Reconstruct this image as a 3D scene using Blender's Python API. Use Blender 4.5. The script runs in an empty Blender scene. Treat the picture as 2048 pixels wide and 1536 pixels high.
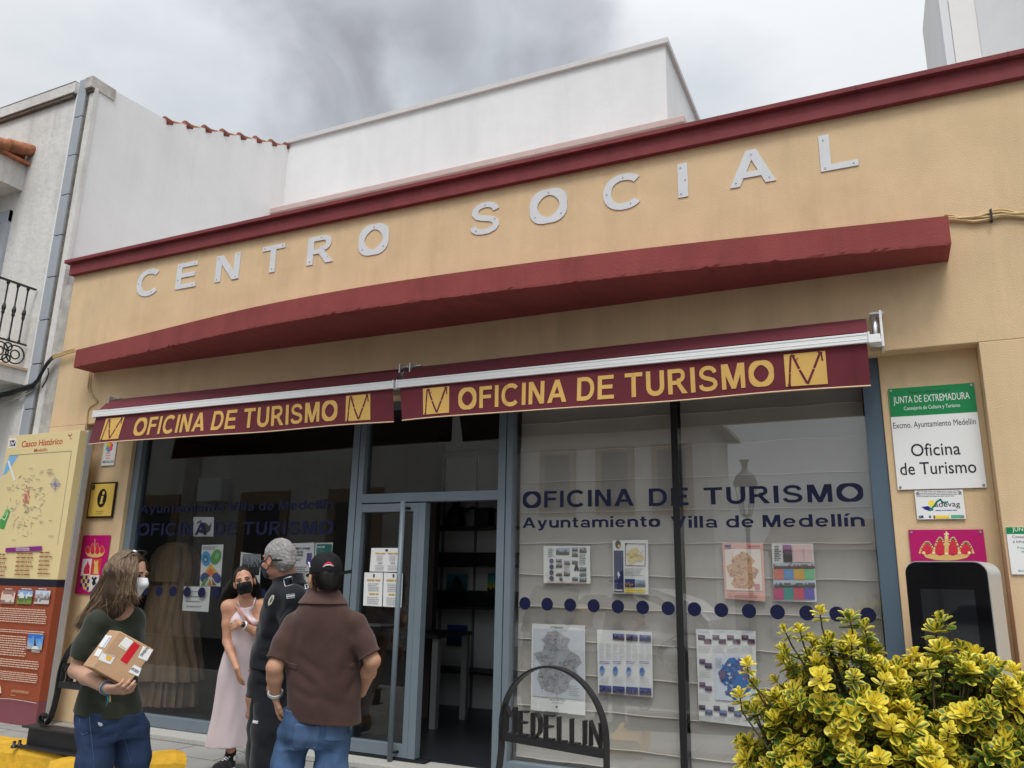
# ------------------------------------------------------------------ a bold grotesque drawn from strokes (flat lettering)
def _arc(cx, cy, rx, ry, a0, a1, n=14, p=2.25):
    o = []
    for i in range(n+1):
        t = R(a0+(a1-a0)*i/n); c, s = math.cos(t), math.sin(t)
        o.append((cx+rx*math.copysign(abs(c)**(2/p), c), cy+ry*math.copysign(abs(s)**(2/p), s)))
    return o
def _rect(x0, y0, x1, y1): return [(x0, y0), (x1, y0), (x1, y1), (x0, y1)]
def _glyph(ch):
    t, u, h = .195, .165, .195/2          # stem, bar, half
    P, S = [], []
    if ch == ' ': return .30, P, S
    if ch in 'íi':
        w = t; P += [_rect(0, 0, t, .72)]
        P += [_rect(0, .84, t, 1.0)] if ch == 'i' else [[(0, .82), (t*.8, .82), (t*1.9, 1.03), (t*.7, 1.03)]]
    elif ch in 'Il': w = t; P += [_rect(0, 0, t, 1)]
    elif ch == 'L': w = .68; P += [_rect(0, 0, t, 1), _rect(t, 0, w, u)]
    elif ch in 'EF':
        w = .74 if ch == 'E' else .68; P += [_rect(0, 0, t, 1), _rect(t, 1-u, w, 1), _rect(t, .43, w*.93, .43+u)]
        if ch == 'E': P += [_rect(t, 0, w*1.02, u)]
    elif ch == 'T': w = .80; P += [_rect(0, 1-u, w, 1), _rect(w/2-h, 0, w/2+h, 1-u)]
    elif ch == 'N': w = .80; P += [_rect(0, 0, t, 1), _rect(w-t, 0, w, 1), [(w-t*1.1, 0), (w-t*.0, 0), (t*1.1, 1), (0, 1)]]
    elif ch == 'A':
        w = .96; a, b = .11, .215; P += [[(0, 0), (b, 0), (w/2-a+b, 1), (w/2-a, 1)], [(w-b, 0), (w, 0), (w/2+a, 1), (w/2+a-b, 1)], _rect(w*.26, .22, w*.74, .22+u)]
    elif ch == 'V':
        w = .92; a, b = .11, .215; P += [[(0, 1), (w/2-a, 0), (w/2-a+b, 0), (b, 1)], [(w-b, 1), (w/2+a-b, 0), (w/2+a, 0), (w, 1)]]
    elif ch == 'M':
        w = .96; P += [_rect(0, 0, t*.92, 1), _rect(w-t*.92, 0, w, 1), [(0, 1), (w/2-.085, 0), (w/2+.085, 0), (t*1.42, 1)], [(w-t*1.42, 1), (w/2-.085, 0), (w/2+.085, 0), (w, 1)]]
    elif ch == 'U': w = .80; S += [([(h, 1)]+_arc(w/2, .40, w/2-h, .40-u/2, 180, 360)+[(w-h, 1)], t)]
    elif ch == 'O': w = 1.0; S += [(_arc(w/2, .5, w/2-h, .51-u/2, 0, 360, 36), (t, u*1.05))]
    elif ch == 'C': w = .92; S += [(_arc(.49, .5, .49-h, .51-u/2, 42, 318, 30), t*.98)]
    elif ch == 'D': w = .82; P += [_rect(0, 0, t, 1)]; S += [([(t*.9, 1-u/2), (.36, 1-u/2)]+_arc(.36, .5, w-.36-h, .5-u/2, 90, -90, 20)+[(.36, u/2), (t*.9, u/2)], u*1.1)]
    elif ch in 'RP':
        w = .82 if ch == 'R' else .76; P += [_rect(0, 0, t, 1)]; S += [([(t*.9, 1-u/2), (.48, 1-u/2)]+_arc(.48, .725, .185, .275-u/2, 90, -90, 14)+[(.48, .45+u/2-.0825), (t*.9, .45)], u)]
        if ch == 'R': P += [[(.60, 0), (w+.02, 0), (.52, .45), (.33, .45)]]
    elif ch == 'S':
        w = .80; pts = [(.075, .265), (.105, .17), (.19, .105), (.33, .078), (.50, .085), (.63, .14), (.695, .235), (.68, .345), (.60, .425), (.46, .475), (.30, .52), (.18, .575), (.115, .665), (.12, .775), (.19, .865), (.31, .918), (.45, .922), (.57, .885), (.65, .815), (.685, .715)]
        S += [(pts, .165)]
    elif ch == 'o': w = .74; S += [(_arc(w/2, .36, w/2-h, .37-u/2, 0, 360, 28), (t, u*.95))]
    elif ch == 'e': w = .70; S += [(_arc(w/2, .36, w/2-h, .37-u/2, -38, -360+4, 26), .165)]; P += [_rect(.1, .31, w-.06, .31+.115)]
    elif ch == 'd': w = .74; P += [_rect(w-t, 0, w, 1)]; S += [(_arc(w/2, .36, w/2-h, .37-u/2, 30, 330, 24), .165)]
    elif ch == 'a': w = .70; S += [([(.10, .53)]+_arc(.34, .50, .24-.02, .225-.075, 150, 0, 10)+[(w-h, .0)], .165), (_arc(.30, .21, .30-h, .21-.06, 25, 335, 18), .14)]
    elif ch == 'u': w = .70; S += [([(h, .72)]+_arc(w/2, .32, w/2-h, .32-u/2, 180, 330, 12), t)]; P += [_rect(w-t, 0, w, .72)]
    elif ch == 'n': w = .70; P += [_rect(0, 0, t, .72)]; S += [(_arc(w/2, .42, w/2-h, .315-u/2, 160, 0, 12)+[(w-h, 0)], t)]
    elif ch == 'm': w = 1.12; P += [_rect(0, 0, t, .72)]; S += [(_arc(.33, .46, .23, .275-u/2, 160, 0, 12)+[(.56, 0)], .18), (_arc(.79, .46, .23, .275-u/2, 160, 0, 12)+[(1.02, 0)], .18)]
    elif ch == 't': w = .44; S += [([(.19, .93), (.19, .22), (.22, .12), (.30, .085), (.42, .09)], .18)]; P += [_rect(0, .58, .42, .72)]
    elif ch == 'y': w = .74; S += [([(.64, .74), (.43, .16), (.35, -.08), (.26, -.16), (.10, -.16)], .18)]; P += [[(0, .72), (.27, 0), (.47, 0), (.21, .72)]]
    else: return _glyph('E')
    return w, P, S
def _strip(pts, wd):
    P = np.array(pts, float); n = len(P); closed = np.linalg.norm(P[0]-P[-1]) < 1e-6; q = []
    for i in range(n):
        a = P[i]-P[i-1] if i > 0 else (P[-1]-P[-2] if closed else P[1]-P[0]); b = P[i+1]-P[i] if i < n-1 else (P[1]-P[0] if closed else P[-1]-P[-2])
        a = a/np.linalg.norm(a); b = b/np.linalg.norm(b); m = a+b; m /= np.linalg.norm(m); nn = np.array([-m[1], m[0]]); k = 1/max(.5, float(nn@np.array([-a[1], a[0]])))
        w_ = wd if not isinstance(wd, tuple) else wd[0]*abs(nn[0])+wd[1]*abs(nn[1])
        q.append((P[i]+nn*w_/2*k, P[i]-nn*w_/2*k))
    return q
_G = {}
def grot_mesh(s, space=.16, ext=False):
    """vertices (x, y, layer), faces; overlapping strokes lie on separate layers"""
    if (s, space, ext) in _G: return _G[(s, space, ext)]
    V, F, x = [], [], 0.0
    wi = [0]
    def put(poly_v, poly_f, lay):
        o = len(V); n = len(poly_v)
        V.extend([(a, b, lay, 0, wi[0]) for a, b in poly_v]); F.extend([tuple(i+o for i in f) for f in poly_f])
        if ext:
            V.extend([(a, b, lay, 1, wi[0]) for a, b in poly_v])
            ed = {}
            for f in poly_f:
                for i in range(len(f)): e = (f[i], f[(i+1) % len(f)]); ed[e] = 1
            for (a, b) in list(ed):
                if (b, a) not in ed: F.append((o+b, o+a, o+n+a, o+n+b))
    for ch in s:
        if ch == ' ': wi[0] += 1
        w, P, S = _glyph(ch); k = 0
        for p in P: put([(x+a, b) for a, b in p], [tuple(range(len(p)))], k); k += 1
        for pts, wd in S:
            q = _strip(pts, wd); pv = [c for ab in q for c in ab]
            put([(x+a, b) for a, b in pv], [(2*i+1, 2*i+3, 2*i+2, 2*i) for i in range(len(q)-1)], k); k += 1
        x += w + (space if ch != ' ' else .05)
    V = np.array(V); V[:, 0] -= V[:, 0].min(); r = (V, F, V[:, 0].max()); _G[(s, space, ext)] = r; return r
def grot(m, txt, x0, z0, x1, z1, y, mt, fn=None, ext=0.0, space=.16, step=.0004, word=None):
    V, F, w = grot_mesh(txt, space, ext > 0); sx, sz = (x1-x0)/w, (z1-z0)
    vs = [(x0+p[0]*sx, y-ext-p[2]*step if not p[3] else y, z0+p[1]*sz) for p in V]
    if fn: vs = [fn(*p) for p in vs]
    if word is not None:
        keep = [i for i in range(len(V)) if V[i][4] == word]; idx = {k: i for i, k in enumerate(keep)}; F = [tuple(idx[i] for i in f) for f in F if f[0] in idx]; vs = [vs[i] for i in keep]
    return m.add(vs, F, mt)
import bpy, math, random
import numpy as np
from mathutils import Vector, Matrix
random.seed(7); np.random.seed(7)
SC = bpy.context.scene; COL = SC.collection
R = math.radians; PI = math.pi

# ------------------------------------------------------------------ camera
F_PX, YAW, PIT, ROL = 1570.92, -0.438528, 0.243096, 0.0202155     # photograph 2048 x 1536
CAM = np.array([0.0, -6.0, 1.57])
def _axes():
    cy, sy, cp, sp = math.cos(YAW), math.sin(YAW), math.cos(PIT), math.sin(PIT)
    f = np.array([sy*cp, cy*cp, sp]); r = np.array([cy, -sy, 0.0]); u = np.cross(r, f)
    c, s = math.cos(ROL), math.sin(ROL)
    return r*c + u*s, u*c - r*s, f
AX_R, AX_U, AX_F = _axes()
cam_d = bpy.data.cameras.new('camera'); cam = bpy.data.objects.new('camera', cam_d); COL.objects.link(cam)
cam.matrix_world = Matrix([[AX_R[i], AX_U[i], -AX_F[i], CAM[i]] for i in range(3)] + [[0, 0, 0, 1]])
cam_d.sensor_width = 36; cam_d.lens = F_PX/2048*36; cam_d.clip_start = 0.05; cam_d.clip_end = 3000
SC.camera = cam

# ------------------------------------------------------------------ sky and sun (overcast)
SUN_EL, SUN_AZ = R(60), R(22)     # azimuth measured from -y (street side) towards +x
sd = Vector((math.sin(SUN_AZ)*math.cos(SUN_EL), -math.cos(SUN_AZ)*math.cos(SUN_EL), math.sin(SUN_EL)))
W = bpy.data.worlds.new('World'); SC.world = W; W.use_nodes = True
nt = W.node_tree; nt.nodes.clear()
def wn(t, **k):
    n = nt.nodes.new(t)
    for a, b in k.items(): setattr(n, a, b)
    return n
sky = wn('ShaderNodeTexSky', sky_type='NISHITA', sun_disc=False, sun_elevation=SUN_EL)
sky.sun_rotation = math.atan2(sd.x, sd.y)
tc = wn('ShaderNodeTexCoord')
mp = wn('ShaderNodeMapping'); mp.inputs['Scale'].default_value = (1, 1, 2.2); mp.inputs['Location'].default_value = (3.1, 1.7, 0.4)
nt.links.new(tc.outputs['Generated'], mp.inputs['Vector'])
n1 = wn('ShaderNodeTexNoise'); n1.inputs['Scale'].default_value = 2.1; n1.inputs['Detail'].default_value = 7; n1.inputs['Roughness'].default_value = .5
nt.links.new(mp.outputs[0], n1.inputs['Vector'])
# one heavy grey cloud bank, a direction in the sky broken up by noise
def sky_dir(px, py):
    d = AX_R*(px-1024) + AX_U*(768-py) + AX_F*F_PX; return Vector(d/np.linalg.norm(d))
n2 = wn('ShaderNodeTexNoise'); n2.inputs['Scale'].default_value = 5.5; n2.inputs['Detail'].default_value = 6
nt.links.new(tc.outputs['Generated'], n2.inputs['Vector'])
def blob(px, py, r0, r1, wob):
    sub = wn('ShaderNodeVectorMath', operation='DISTANCE'); sub.inputs[1].default_value = sky_dir(px, py)
    nt.links.new(tc.outputs['Generated'], sub.inputs[0])
    ad = wn('ShaderNodeMath', operation='MULTIPLY_ADD'); ad.inputs[1].default_value = wob
    nt.links.new(n2.outputs['Fac'], ad.inputs[0]); nt.links.new(sub.outputs['Value'], ad.inputs[2])
    mr = wn('ShaderNodeMapRange', interpolation_type='SMOOTHSTEP'); mr.inputs['From Min'].default_value = r1; mr.inputs['From Max'].default_value = r0
    nt.links.new(ad.outputs[0], mr.inputs['Value']); return mr.outputs['Result']
b1 = blob(680, 170, .30, .46, .5)
b2 = blob(900, 70, .28, .48, .5)
mx = wn('ShaderNodeMath', operation='MAXIMUM'); nt.links.new(b1, mx.inputs[0]); nt.links.new(b2, mx.inputs[1])
cr = wn('ShaderNodeValToRGB')
cr.color_ramp.elements[0].position = .36; cr.color_ramp.elements[0].color = (.57, .62, .67, 1)
cr.color_ramp.elements[1].position = .62; cr.color_ramp.elements[1].color = (.84, .86, .885, 1)
nt.links.new(n1.outputs['Fac'], cr.inputs[0])
dk = wn('ShaderNodeMix', data_type='RGBA'); dk.inputs[7].default_value = (.34, .35, .385, 1)
fr_ = wn('ShaderNodeMapRange'); fr_.inputs['From Min'].default_value = .3; fr_.inputs['From Max'].default_value = .62; fr_.inputs['To Min'].default_value = 1.0; fr_.inputs['To Max'].default_value = .45
n3 = wn('ShaderNodeTexNoise'); n3.inputs['Scale'].default_value = 7; n3.inputs['Detail'].default_value = 8; n3.inputs['Distortion'].default_value = .6; nt.links.new(tc.outputs['Generated'], n3.inputs['Vector']); nt.links.new(n3.outputs['Fac'], fr_.inputs['Value'])
mm_ = wn('ShaderNodeMath', operation='MULTIPLY'); nt.links.new(mx.outputs[0], mm_.inputs[0]); nt.links.new(fr_.outputs[0], mm_.inputs[1]); nt.links.new(mm_.outputs[0], dk.inputs[0]); nt.links.new(cr.outputs[0], dk.inputs[6])
# cloud glow added round the hidden sun, behind the photographer, to brighten the facade
ds_ = wn('ShaderNodeVectorMath', operation='DISTANCE'); ds_.inputs[1].default_value = sd; nt.links.new(tc.outputs['Generated'], ds_.inputs[0])
gl = wn('ShaderNodeMapRange', interpolation_type='SMOOTHSTEP'); gl.inputs['From Min'].default_value = 1.0; gl.inputs['From Max'].default_value = .1; gl.inputs['To Min'].default_value = 1.0; gl.inputs['To Max'].default_value = 2.6
nt.links.new(ds_.outputs['Value'], gl.inputs['Value'])
gm = wn('ShaderNodeVectorMath', operation='SCALE'); nt.links.new(dk.outputs[2], gm.inputs[0]); nt.links.new(gl.outputs[0], gm.inputs['Scale'])
# overcast sky: dimmer towards the horizon
sx_ = wn('ShaderNodeSeparateXYZ'); nt.links.new(tc.outputs['Generated'], sx_.inputs[0])
hz_ = wn('ShaderNodeMapRange'); hz_.inputs['From Min'].default_value = 0; hz_.inputs['From Max'].default_value = 1; hz_.inputs['To Min'].default_value = .46; hz_.inputs['To Max'].default_value = 1.32
nt.links.new(sx_.outputs['Z'], hz_.inputs['Value'])
hm_ = wn('ShaderNodeVectorMath', operation='SCALE'); nt.links.new(gm.outputs[0], hm_.inputs[0]); nt.links.new(hz_.outputs[0], hm_.inputs['Scale'])
sc10 = wn('ShaderNodeVectorMath', operation='SCALE'); sc10.inputs['Scale'].default_value = 10.0     # cloud radiance at background strength 0.1
nt.links.new(hm_.outputs[0], sc10.inputs[0])
ov = wn('ShaderNodeMix', data_type='RGBA'); ov.inputs[0].default_value = .94                        # a little of the clear sky shows through
nt.links.new(sky.outputs[0], ov.inputs[6]); nt.links.new(sc10.outputs[0], ov.inputs[7])
bg = wn('ShaderNodeBackground'); bg.inputs['Strength'].default_value = .1
nt.links.new(ov.outputs[2], bg.inputs['Color'])
out = wn('ShaderNodeOutputWorld'); nt.links.new(bg.outputs[0], out.inputs[0])
sl = bpy.data.lights.new('sun', 'SUN'); sl.energy = 1.5; sl.angle = R(18); sl.color = (1, .96, .9)
so = bpy.data.objects.new('sun', sl); COL.objects.link(so); so.rotation_euler = (-sd).to_track_quat('-Z', 'Y').to_euler(); so.location = (0, -5, 30)
SC.view_settings.view_transform = 'Standard'; SC.view_settings.look = 'None'; SC.view_settings.exposure = 0.2; SC.view_settings.gamma = 1

# ------------------------------------------------------------------ pixel of the photograph -> point of the place
def _ray(px, py): return AX_R*(px-1024) + AX_U*(768-py) + AX_F*F_PX
def at(px, py, Y=0.0):           # on the plane y = Y
    d = _ray(px, py); return CAM + d*((Y-CAM[1])/d[1])
def gz(px, py, z=0.0):           # on the plane z
    d = _ray(px, py); return CAM + d*((z-CAM[2])/d[2])
def atx(px, py, X):              # on the plane x = X
    d = _ray(px, py); return CAM + d*((X-CAM[0])/d[0])
def aw(px, py, w):               # at the distance w along the viewing axis
    return CAM + _ray(px, py)*(w/F_PX)

# ------------------------------------------------------------------ tags
def tag(o, label=None, cat=None, group=None, kind=None):
    if label: o['label'] = label
    if cat: o['category'] = cat
    if group: o['group'] = group
    if kind: o['kind'] = kind
    return o
def thing(name, label, cat, loc=(0, 0, 0), group=None):
    o = bpy.data.objects.new(name, None); COL.objects.link(o); o.location = [float(c) for c in loc]; o.empty_display_size = .1
    return tag(o, label, cat, group)
def wloc(o):
    l = np.zeros(3)
    while o is not None: l = l + np.array(o.location); o = o.parent
    return l
def copy_tree(o, parent=None):
    c = o.copy(); COL.objects.link(c); c.parent = parent
    for ch in list(o.children): copy_tree(ch, c)
    return c

# ------------------------------------------------------------------ materials
_M = {}
def mat(name, col, rough=.8, var=.0, streak=0.0, vscale=3.0, bump=.0, bscale=80.0, spec=.3, metal=0.0, dark=None, stain=0.0, sscale=1.2, coord='Object', bdist=.01, stretch=None, sheen=0.0, coat=0.0, sss=0.0):
    if name in _M: return _M[name]
    m = bpy.data.materials.new(name); _M[name] = m; m.use_nodes = True; m.diffuse_color = (*col, 1)
    t = m.node_tree; n = t.nodes; b = n['Principled BSDF']
    b.inputs['Base Color'].default_value = (*col, 1); b.inputs['Roughness'].default_value = rough
    b.inputs['Specular IOR Level'].default_value = spec; b.inputs['Metallic'].default_value = metal
    if sheen: b.inputs['Sheen Weight'].default_value = sheen
    if coat: b.inputs['Coat Weight'].default_value = coat; b.inputs['Coat Roughness'].default_value = .08
    if sss: b.inputs['Subsurface Weight'].default_value = sss; b.inputs['Subsurface Radius'].default_value = (.01, .004, .002)
    c = n.new('ShaderNodeTexCoord'); src = c.outputs[coord]
    if stretch:
        mpn = n.new('ShaderNodeMapping'); mpn.inputs['Scale'].default_value = stretch; t.links.new(src, mpn.inputs[0]); src = mpn.outputs[0]
    last = None
    if var:
        a = n.new('ShaderNodeTexNoise'); a.inputs['Scale'].default_value = vscale; a.inputs['Detail'].default_value = 8; a.inputs['Roughness'].default_value = .6
        t.links.new(src, a.inputs['Vector'])
        mr = n.new('ShaderNodeMapRange'); mr.inputs['From Min'].default_value = .3; mr.inputs['From Max'].default_value = .7
        t.links.new(a.outputs['Fac'], mr.inputs['Value'])
        mixn = n.new('ShaderNodeMix'); mixn.data_type = 'RGBA'
        lo = [max(0, k*(1-var)) for k in col] if dark is None else dark; hi = [min(1, k*(1+var*.6)) for k in col]
        mixn.inputs[6].default_value = (*lo, 1); mixn.inputs[7].default_value = (*hi, 1)
        t.links.new(mr.outputs[0], mixn.inputs[0]); last = mixn.outputs[2]
    if stain:
        a = n.new('ShaderNodeTexNoise'); a.inputs['Scale'].default_value = sscale; a.inputs['Detail'].default_value = 10; a.inputs['Roughness'].default_value = .7
        mpn = n.new('ShaderNodeMapping'); mpn.inputs['Scale'].default_value = (2.2, 2.2, .55); t.links.new(c.outputs[coord], mpn.inputs[0]); t.links.new(mpn.outputs[0], a.inputs['Vector'])
        mr = n.new('ShaderNodeMapRange'); mr.inputs['From Min'].default_value = .52; mr.inputs['From Max'].default_value = .78; mr.inputs['To Max'].default_value = stain
        t.links.new(a.outputs['Fac'], mr.inputs['Value'])
        mixn = n.new('ShaderNodeMix'); mixn.data_type = 'RGBA'; mixn.inputs[7].default_value = (*[k*.42 for k in col], 1)
        if last is not None: t.links.new(last, mixn.inputs[6])
        else: mixn.inputs[6].default_value = (*col, 1)
        t.links.new(mr.outputs[0], mixn.inputs[0]); last = mixn.outputs[2]
    if streak:           # run-off marks: narrow, long down the wall, broken up by a larger patchiness
        a = n.new('ShaderNodeTexNoise'); a.inputs['Scale'].default_value = 1.0; a.inputs['Detail'].default_value = 6; a.inputs['Roughness'].default_value = .65
        mpn = n.new('ShaderNodeMapping'); mpn.inputs['Scale'].default_value = (5, 5, .22); t.links.new(c.outputs[coord], mpn.inputs[0]); t.links.new(mpn.outputs[0], a.inputs['Vector'])
        a2 = n.new('ShaderNodeTexNoise'); a2.inputs['Scale'].default_value = .7; a2.inputs['Detail'].default_value = 3; t.links.new(c.outputs[coord], a2.inputs['Vector'])
        k = n.new('ShaderNodeMath'); k.operation = 'MULTIPLY'; t.links.new(a.outputs['Fac'], k.inputs[0]); t.links.new(a2.outputs['Fac'], k.inputs[1])
        mr = n.new('ShaderNodeMapRange'); mr.inputs['From Min'].default_value = .24; mr.inputs['From Max'].default_value = .42; mr.inputs['To Max'].default_value = streak; t.links.new(k.outputs[0], mr.inputs['Value'])
        mixn = n.new('ShaderNodeMix'); mixn.data_type = 'RGBA'; mixn.inputs[7].default_value = (*[q*.45 for q in col], 1)
        if last is not None: t.links.new(last, mixn.inputs[6])
        else: mixn.inputs[6].default_value = (*col, 1)
        t.links.new(mr.outputs[0], mixn.inputs[0]); last = mixn.outputs[2]
    if last is not None: t.links.new(last, b.inputs['Base Color'])
    if bump:
        a = n.new('ShaderNodeTexNoise'); a.inputs['Scale'].default_value = bscale; a.inputs['Detail'].default_value = 5
        t.links.new(src, a.inputs['Vector'])
        bp = n.new('ShaderNodeBump'); bp.inputs['Strength'].default_value = bump; bp.inputs['Distance'].default_value = bdist
        t.links.new(a.outputs['Fac'], bp.inputs['Height']); t.links.new(bp.outputs[0], b.inputs['Normal'])
    return m
def srgb(r, g, b):
    f = lambda c: (c/255/12.92 if c/255 <= .04045 else ((c/255+.055)/1.055)**2.4)
    return (f(r), f(g), f(b))
def flat(r, g, b, rough=.55, spec=.3): return mat('ink_%d_%d_%d_%d' % (r, g, b, rough*100), srgb(r, g, b), rough, spec=spec)
def glass_mat(name, ior, tint):
    if name in _M: return _M[name]
    m = bpy.data.materials.new(name); _M[name] = m; m.use_nodes = True; t = m.node_tree; n = t.nodes; n.clear()
    o = n.new('ShaderNodeOutputMaterial'); mx = n.new('ShaderNodeMixShader'); tr = n.new('ShaderNodeBsdfTransparent'); gl = n.new('ShaderNodeBsdfGlossy')
    tr.inputs[0].default_value = (*tint, 1); gl.inputs['Roughness'].default_value = .0; gl.inputs[0].default_value = (1, 1, 1, 1)
    ge = n.new('ShaderNodeNewGeometry'); dt = n.new('ShaderNodeVectorMath'); dt.operation = 'DOT_PRODUCT'; t.links.new(ge.outputs['Normal'], dt.inputs[0]); t.links.new(ge.outputs['Incoming'], dt.inputs[1])
    def mth(op, a, b=None):
        k = n.new('ShaderNodeMath'); k.operation = op
        for i, q in enumerate((a, b)):
            if q is None: continue
            if isinstance(q, (int, float)): k.inputs[i].default_value = q
            else: t.links.new(q, k.inputs[i])
        return k.outputs[0]
    f0 = ((ior-1)/(ior+1))**2; fr = mth('ADD', mth('MULTIPLY', mth('POWER', mth('SUBTRACT', 1.0, mth('ABSOLUTE', dt.outputs['Value'])), 5.0), 1-f0), f0)     # Schlick, the same from both faces
    t.links.new(fr, mx.inputs[0]); t.links.new(tr.outputs[0], mx.inputs[1]); t.links.new(gl.outputs[0], mx.inputs[2]); t.links.new(mx.outputs[0], o.inputs[0])
    return m

# ------------------------------------------------------------------ mesh builder
_T = {}
def text_mesh(s, off=0.0, ext=0.0, shear=0.0):
    k = (s, off, ext, shear)
    if k in _T: return _T[k]
    cu = bpy.data.curves.new('lettering', 'FONT'); cu.body = s; cu.offset = off; cu.extrude = ext; cu.shear = shear; cu.resolution_u = 4
    ob = bpy.data.objects.new('lettering', cu); COL.objects.link(ob)
    dg = bpy.context.evaluated_depsgraph_get(); me = bpy.data.meshes.new_from_object(ob.evaluated_get(dg))
    v = np.array([p.co for p in me.vertices]); f = [tuple(p.vertices) for p in me.polygons]
    bpy.data.objects.remove(ob); bpy.data.curves.remove(cu); bpy.data.meshes.remove(me)
    lo, hi = v.min(0), v.max(0)
    v = (v - [lo[0], lo[1], 0])
    _T[k] = (v, f, hi[0]-lo[0], hi[1]-lo[1]); return _T[k]
class MB:
    def __init__(s): s.v = []; s.f = []; s.mi = []; s.mats = []; s.sm = []
    def slot(s, m):
        if m not in s.mats: s.mats.append(m)
        return s.mats.index(m)
    def add(s, vs, fs, m, smooth=False):
        o = len(s.v); k = s.slot(m); s.v.extend([tuple(float(c) for c in p) for p in vs])
        for f in fs: s.f.append(tuple(i+o for i in f)); s.mi.append(k); s.sm.append(smooth)
        return s
    def box(s, x0, y0, z0, x1, y1, z1, m):
        v = [(x, y, z) for z in (z0, z1) for y in (y0, y1) for x in (x0, x1)]
        return s.add(v, [(0, 2, 3, 1), (4, 5, 7, 6), (0, 1, 5, 4), (2, 6, 7, 3), (0, 4, 6, 2), (1, 3, 7, 5)], m)
    def hexa(s, p, m): return s.add(p, [(0, 3, 2, 1), (4, 5, 6, 7), (0, 1, 5, 4), (1, 2, 6, 5), (2, 3, 7, 6), (3, 0, 4, 7)], m)
    def quad(s, x0, z0, x1, z1, y, m): return s.add([(x0, y, z0), (x1, y, z0), (x1, y, z1), (x0, y, z1)], [(0, 1, 2, 3)], m)
    def poly(s, pts, y, m, t=0.0):            # outline in the x-z plane, thickness t towards +y
        n = len(pts); v = [(a, y, b) for a, b in pts]; fs = [tuple(range(n))]
        if t:
            v += [(a, y+t, b) for a, b in pts]; fs += [tuple(range(2*n-1, n-1, -1))] + [(i, i+n, (i+1) % n+n, (i+1) % n) for i in range(n)]
        return s.add(v, fs, m)
    def disc(s, x, z, r, y, m, n=24, t=0.0, rz=None):
        return s.poly([(x+r*math.cos(2*PI*i/n), z+(rz or r)*math.sin(2*PI*i/n)) for i in range(n)], y, m, t)
    def stroke(s, pts, w, y, m, closed=False):      # flat line of width w in the x-z plane
        P = [np.array(p, float) for p in pts]; n = len(P)
        for i in range(n if closed else n-1):
            a, b = P[i], P[(i+1) % n]; d = b-a; L = np.linalg.norm(d)
            if L < 1e-6: continue
            d /= L; q = np.array([-d[1], d[0]])*w/2; e = d*w*.3
            s.poly([tuple(a-e-q), tuple(b+e-q), tuple(b+e+q), tuple(a-e+q)], y, m)
        return s
    def text(s, txt, x0, z0, x1, z1, y, m, off=.0, ext=0.0, shear=0.0, fn=None):   # fitted to the rectangle, facing -y
        v, f, w, h = text_mesh(txt, off, 1.0 if ext else 0.0, shear)
        sx, sz = (x1-x0)/w, (z1-z0)/h
        vs = [(x0+p[0]*sx, y-p[2]*ext, z0+p[1]*sz) for p in v]
        if fn: vs = [fn(*p) for p in vs]
        return s.add(vs, f, m)
    def textl(s, txt, x, z, h, y, m, off=.0, width=None, center=False):              # cap height h
        v, f, w, hh = text_mesh(txt, off); k = h/.70
        kx = k if width is None else width/w
        x0 = x - w*kx/2 if center else x
        return s.add([(x0+p[0]*kx, y, z+p[1]*k) for p in v], f, m)
    def tube(s, pts, r, m, n=8, caps=True, flat=None):
        P = [np.array(p, float) for p in pts]; k = len(P); rr = r if hasattr(r, '__len__') else [r]*k
        v = []; up = None
        for i in range(k):
            d = P[min(i+1, k-1)]-P[max(i-1, 0)]; d /= (np.linalg.norm(d)+1e-9)
            if up is None:
                up = np.array([0, 0, 1.0]) if abs(d[2]) < .9 else np.array([0, 1.0, 0])
            a = np.cross(d, up); a /= (np.linalg.norm(a)+1e-9); b = np.cross(a, d); up = b
            for j in range(n):
                t = 2*PI*j/n; v.append(P[i]+(a*math.cos(t)+b*math.sin(t)*(flat or 1))*rr[i])
        fs = [(i*n+j, i*n+(j+1) % n, (i+1)*n+(j+1) % n, (i+1)*n+j) for i in range(k-1) for j in range(n)]
        if caps: fs += [tuple(range(n-1, -1, -1)), tuple(range((k-1)*n, k*n))]
        return s.add(v, fs, m, smooth=n > 4)
    def bar(s, pts, wdir, w, t, m):          # flat bar: width w along wdir, thickness t across the path
        P = [np.array(p, float) for p in pts]; k = len(P); wd = np.array(wdir, float); v = []
        for i in range(k):
            d = P[min(i+1, k-1)]-P[max(i-1, 0)]; d /= np.linalg.norm(d); c = np.cross(d, wd); c /= np.linalg.norm(c)
            for a, b in ((-1, -1), (1, -1), (1, 1), (-1, 1)): v.append(P[i]+wd*w/2*a+c*t/2*b)
        fs = [(i*4+j, i*4+(j+1) % 4, i*4+4+(j+1) % 4, i*4+4+j) for i in range(k-1) for j in range(4)] + [(3, 2, 1, 0), tuple(range(4*k-4, 4*k))]
        return s.add(v, fs, m)
    def lathe(s, prof, cx, cy, m, n=20, z0=0.0):
        v = [(cx+r*math.cos(2*PI*j/n), cy+r*math.sin(2*PI*j/n), z0+z) for r, z in prof for j in range(n)]
        fs = [(i*n+j, i*n+(j+1) % n, (i+1)*n+(j+1) % n, (i+1)*n+j) for i in range(len(prof)-1) for j in range(n)]
        return s.add(v, fs, m, smooth=True)
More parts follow.
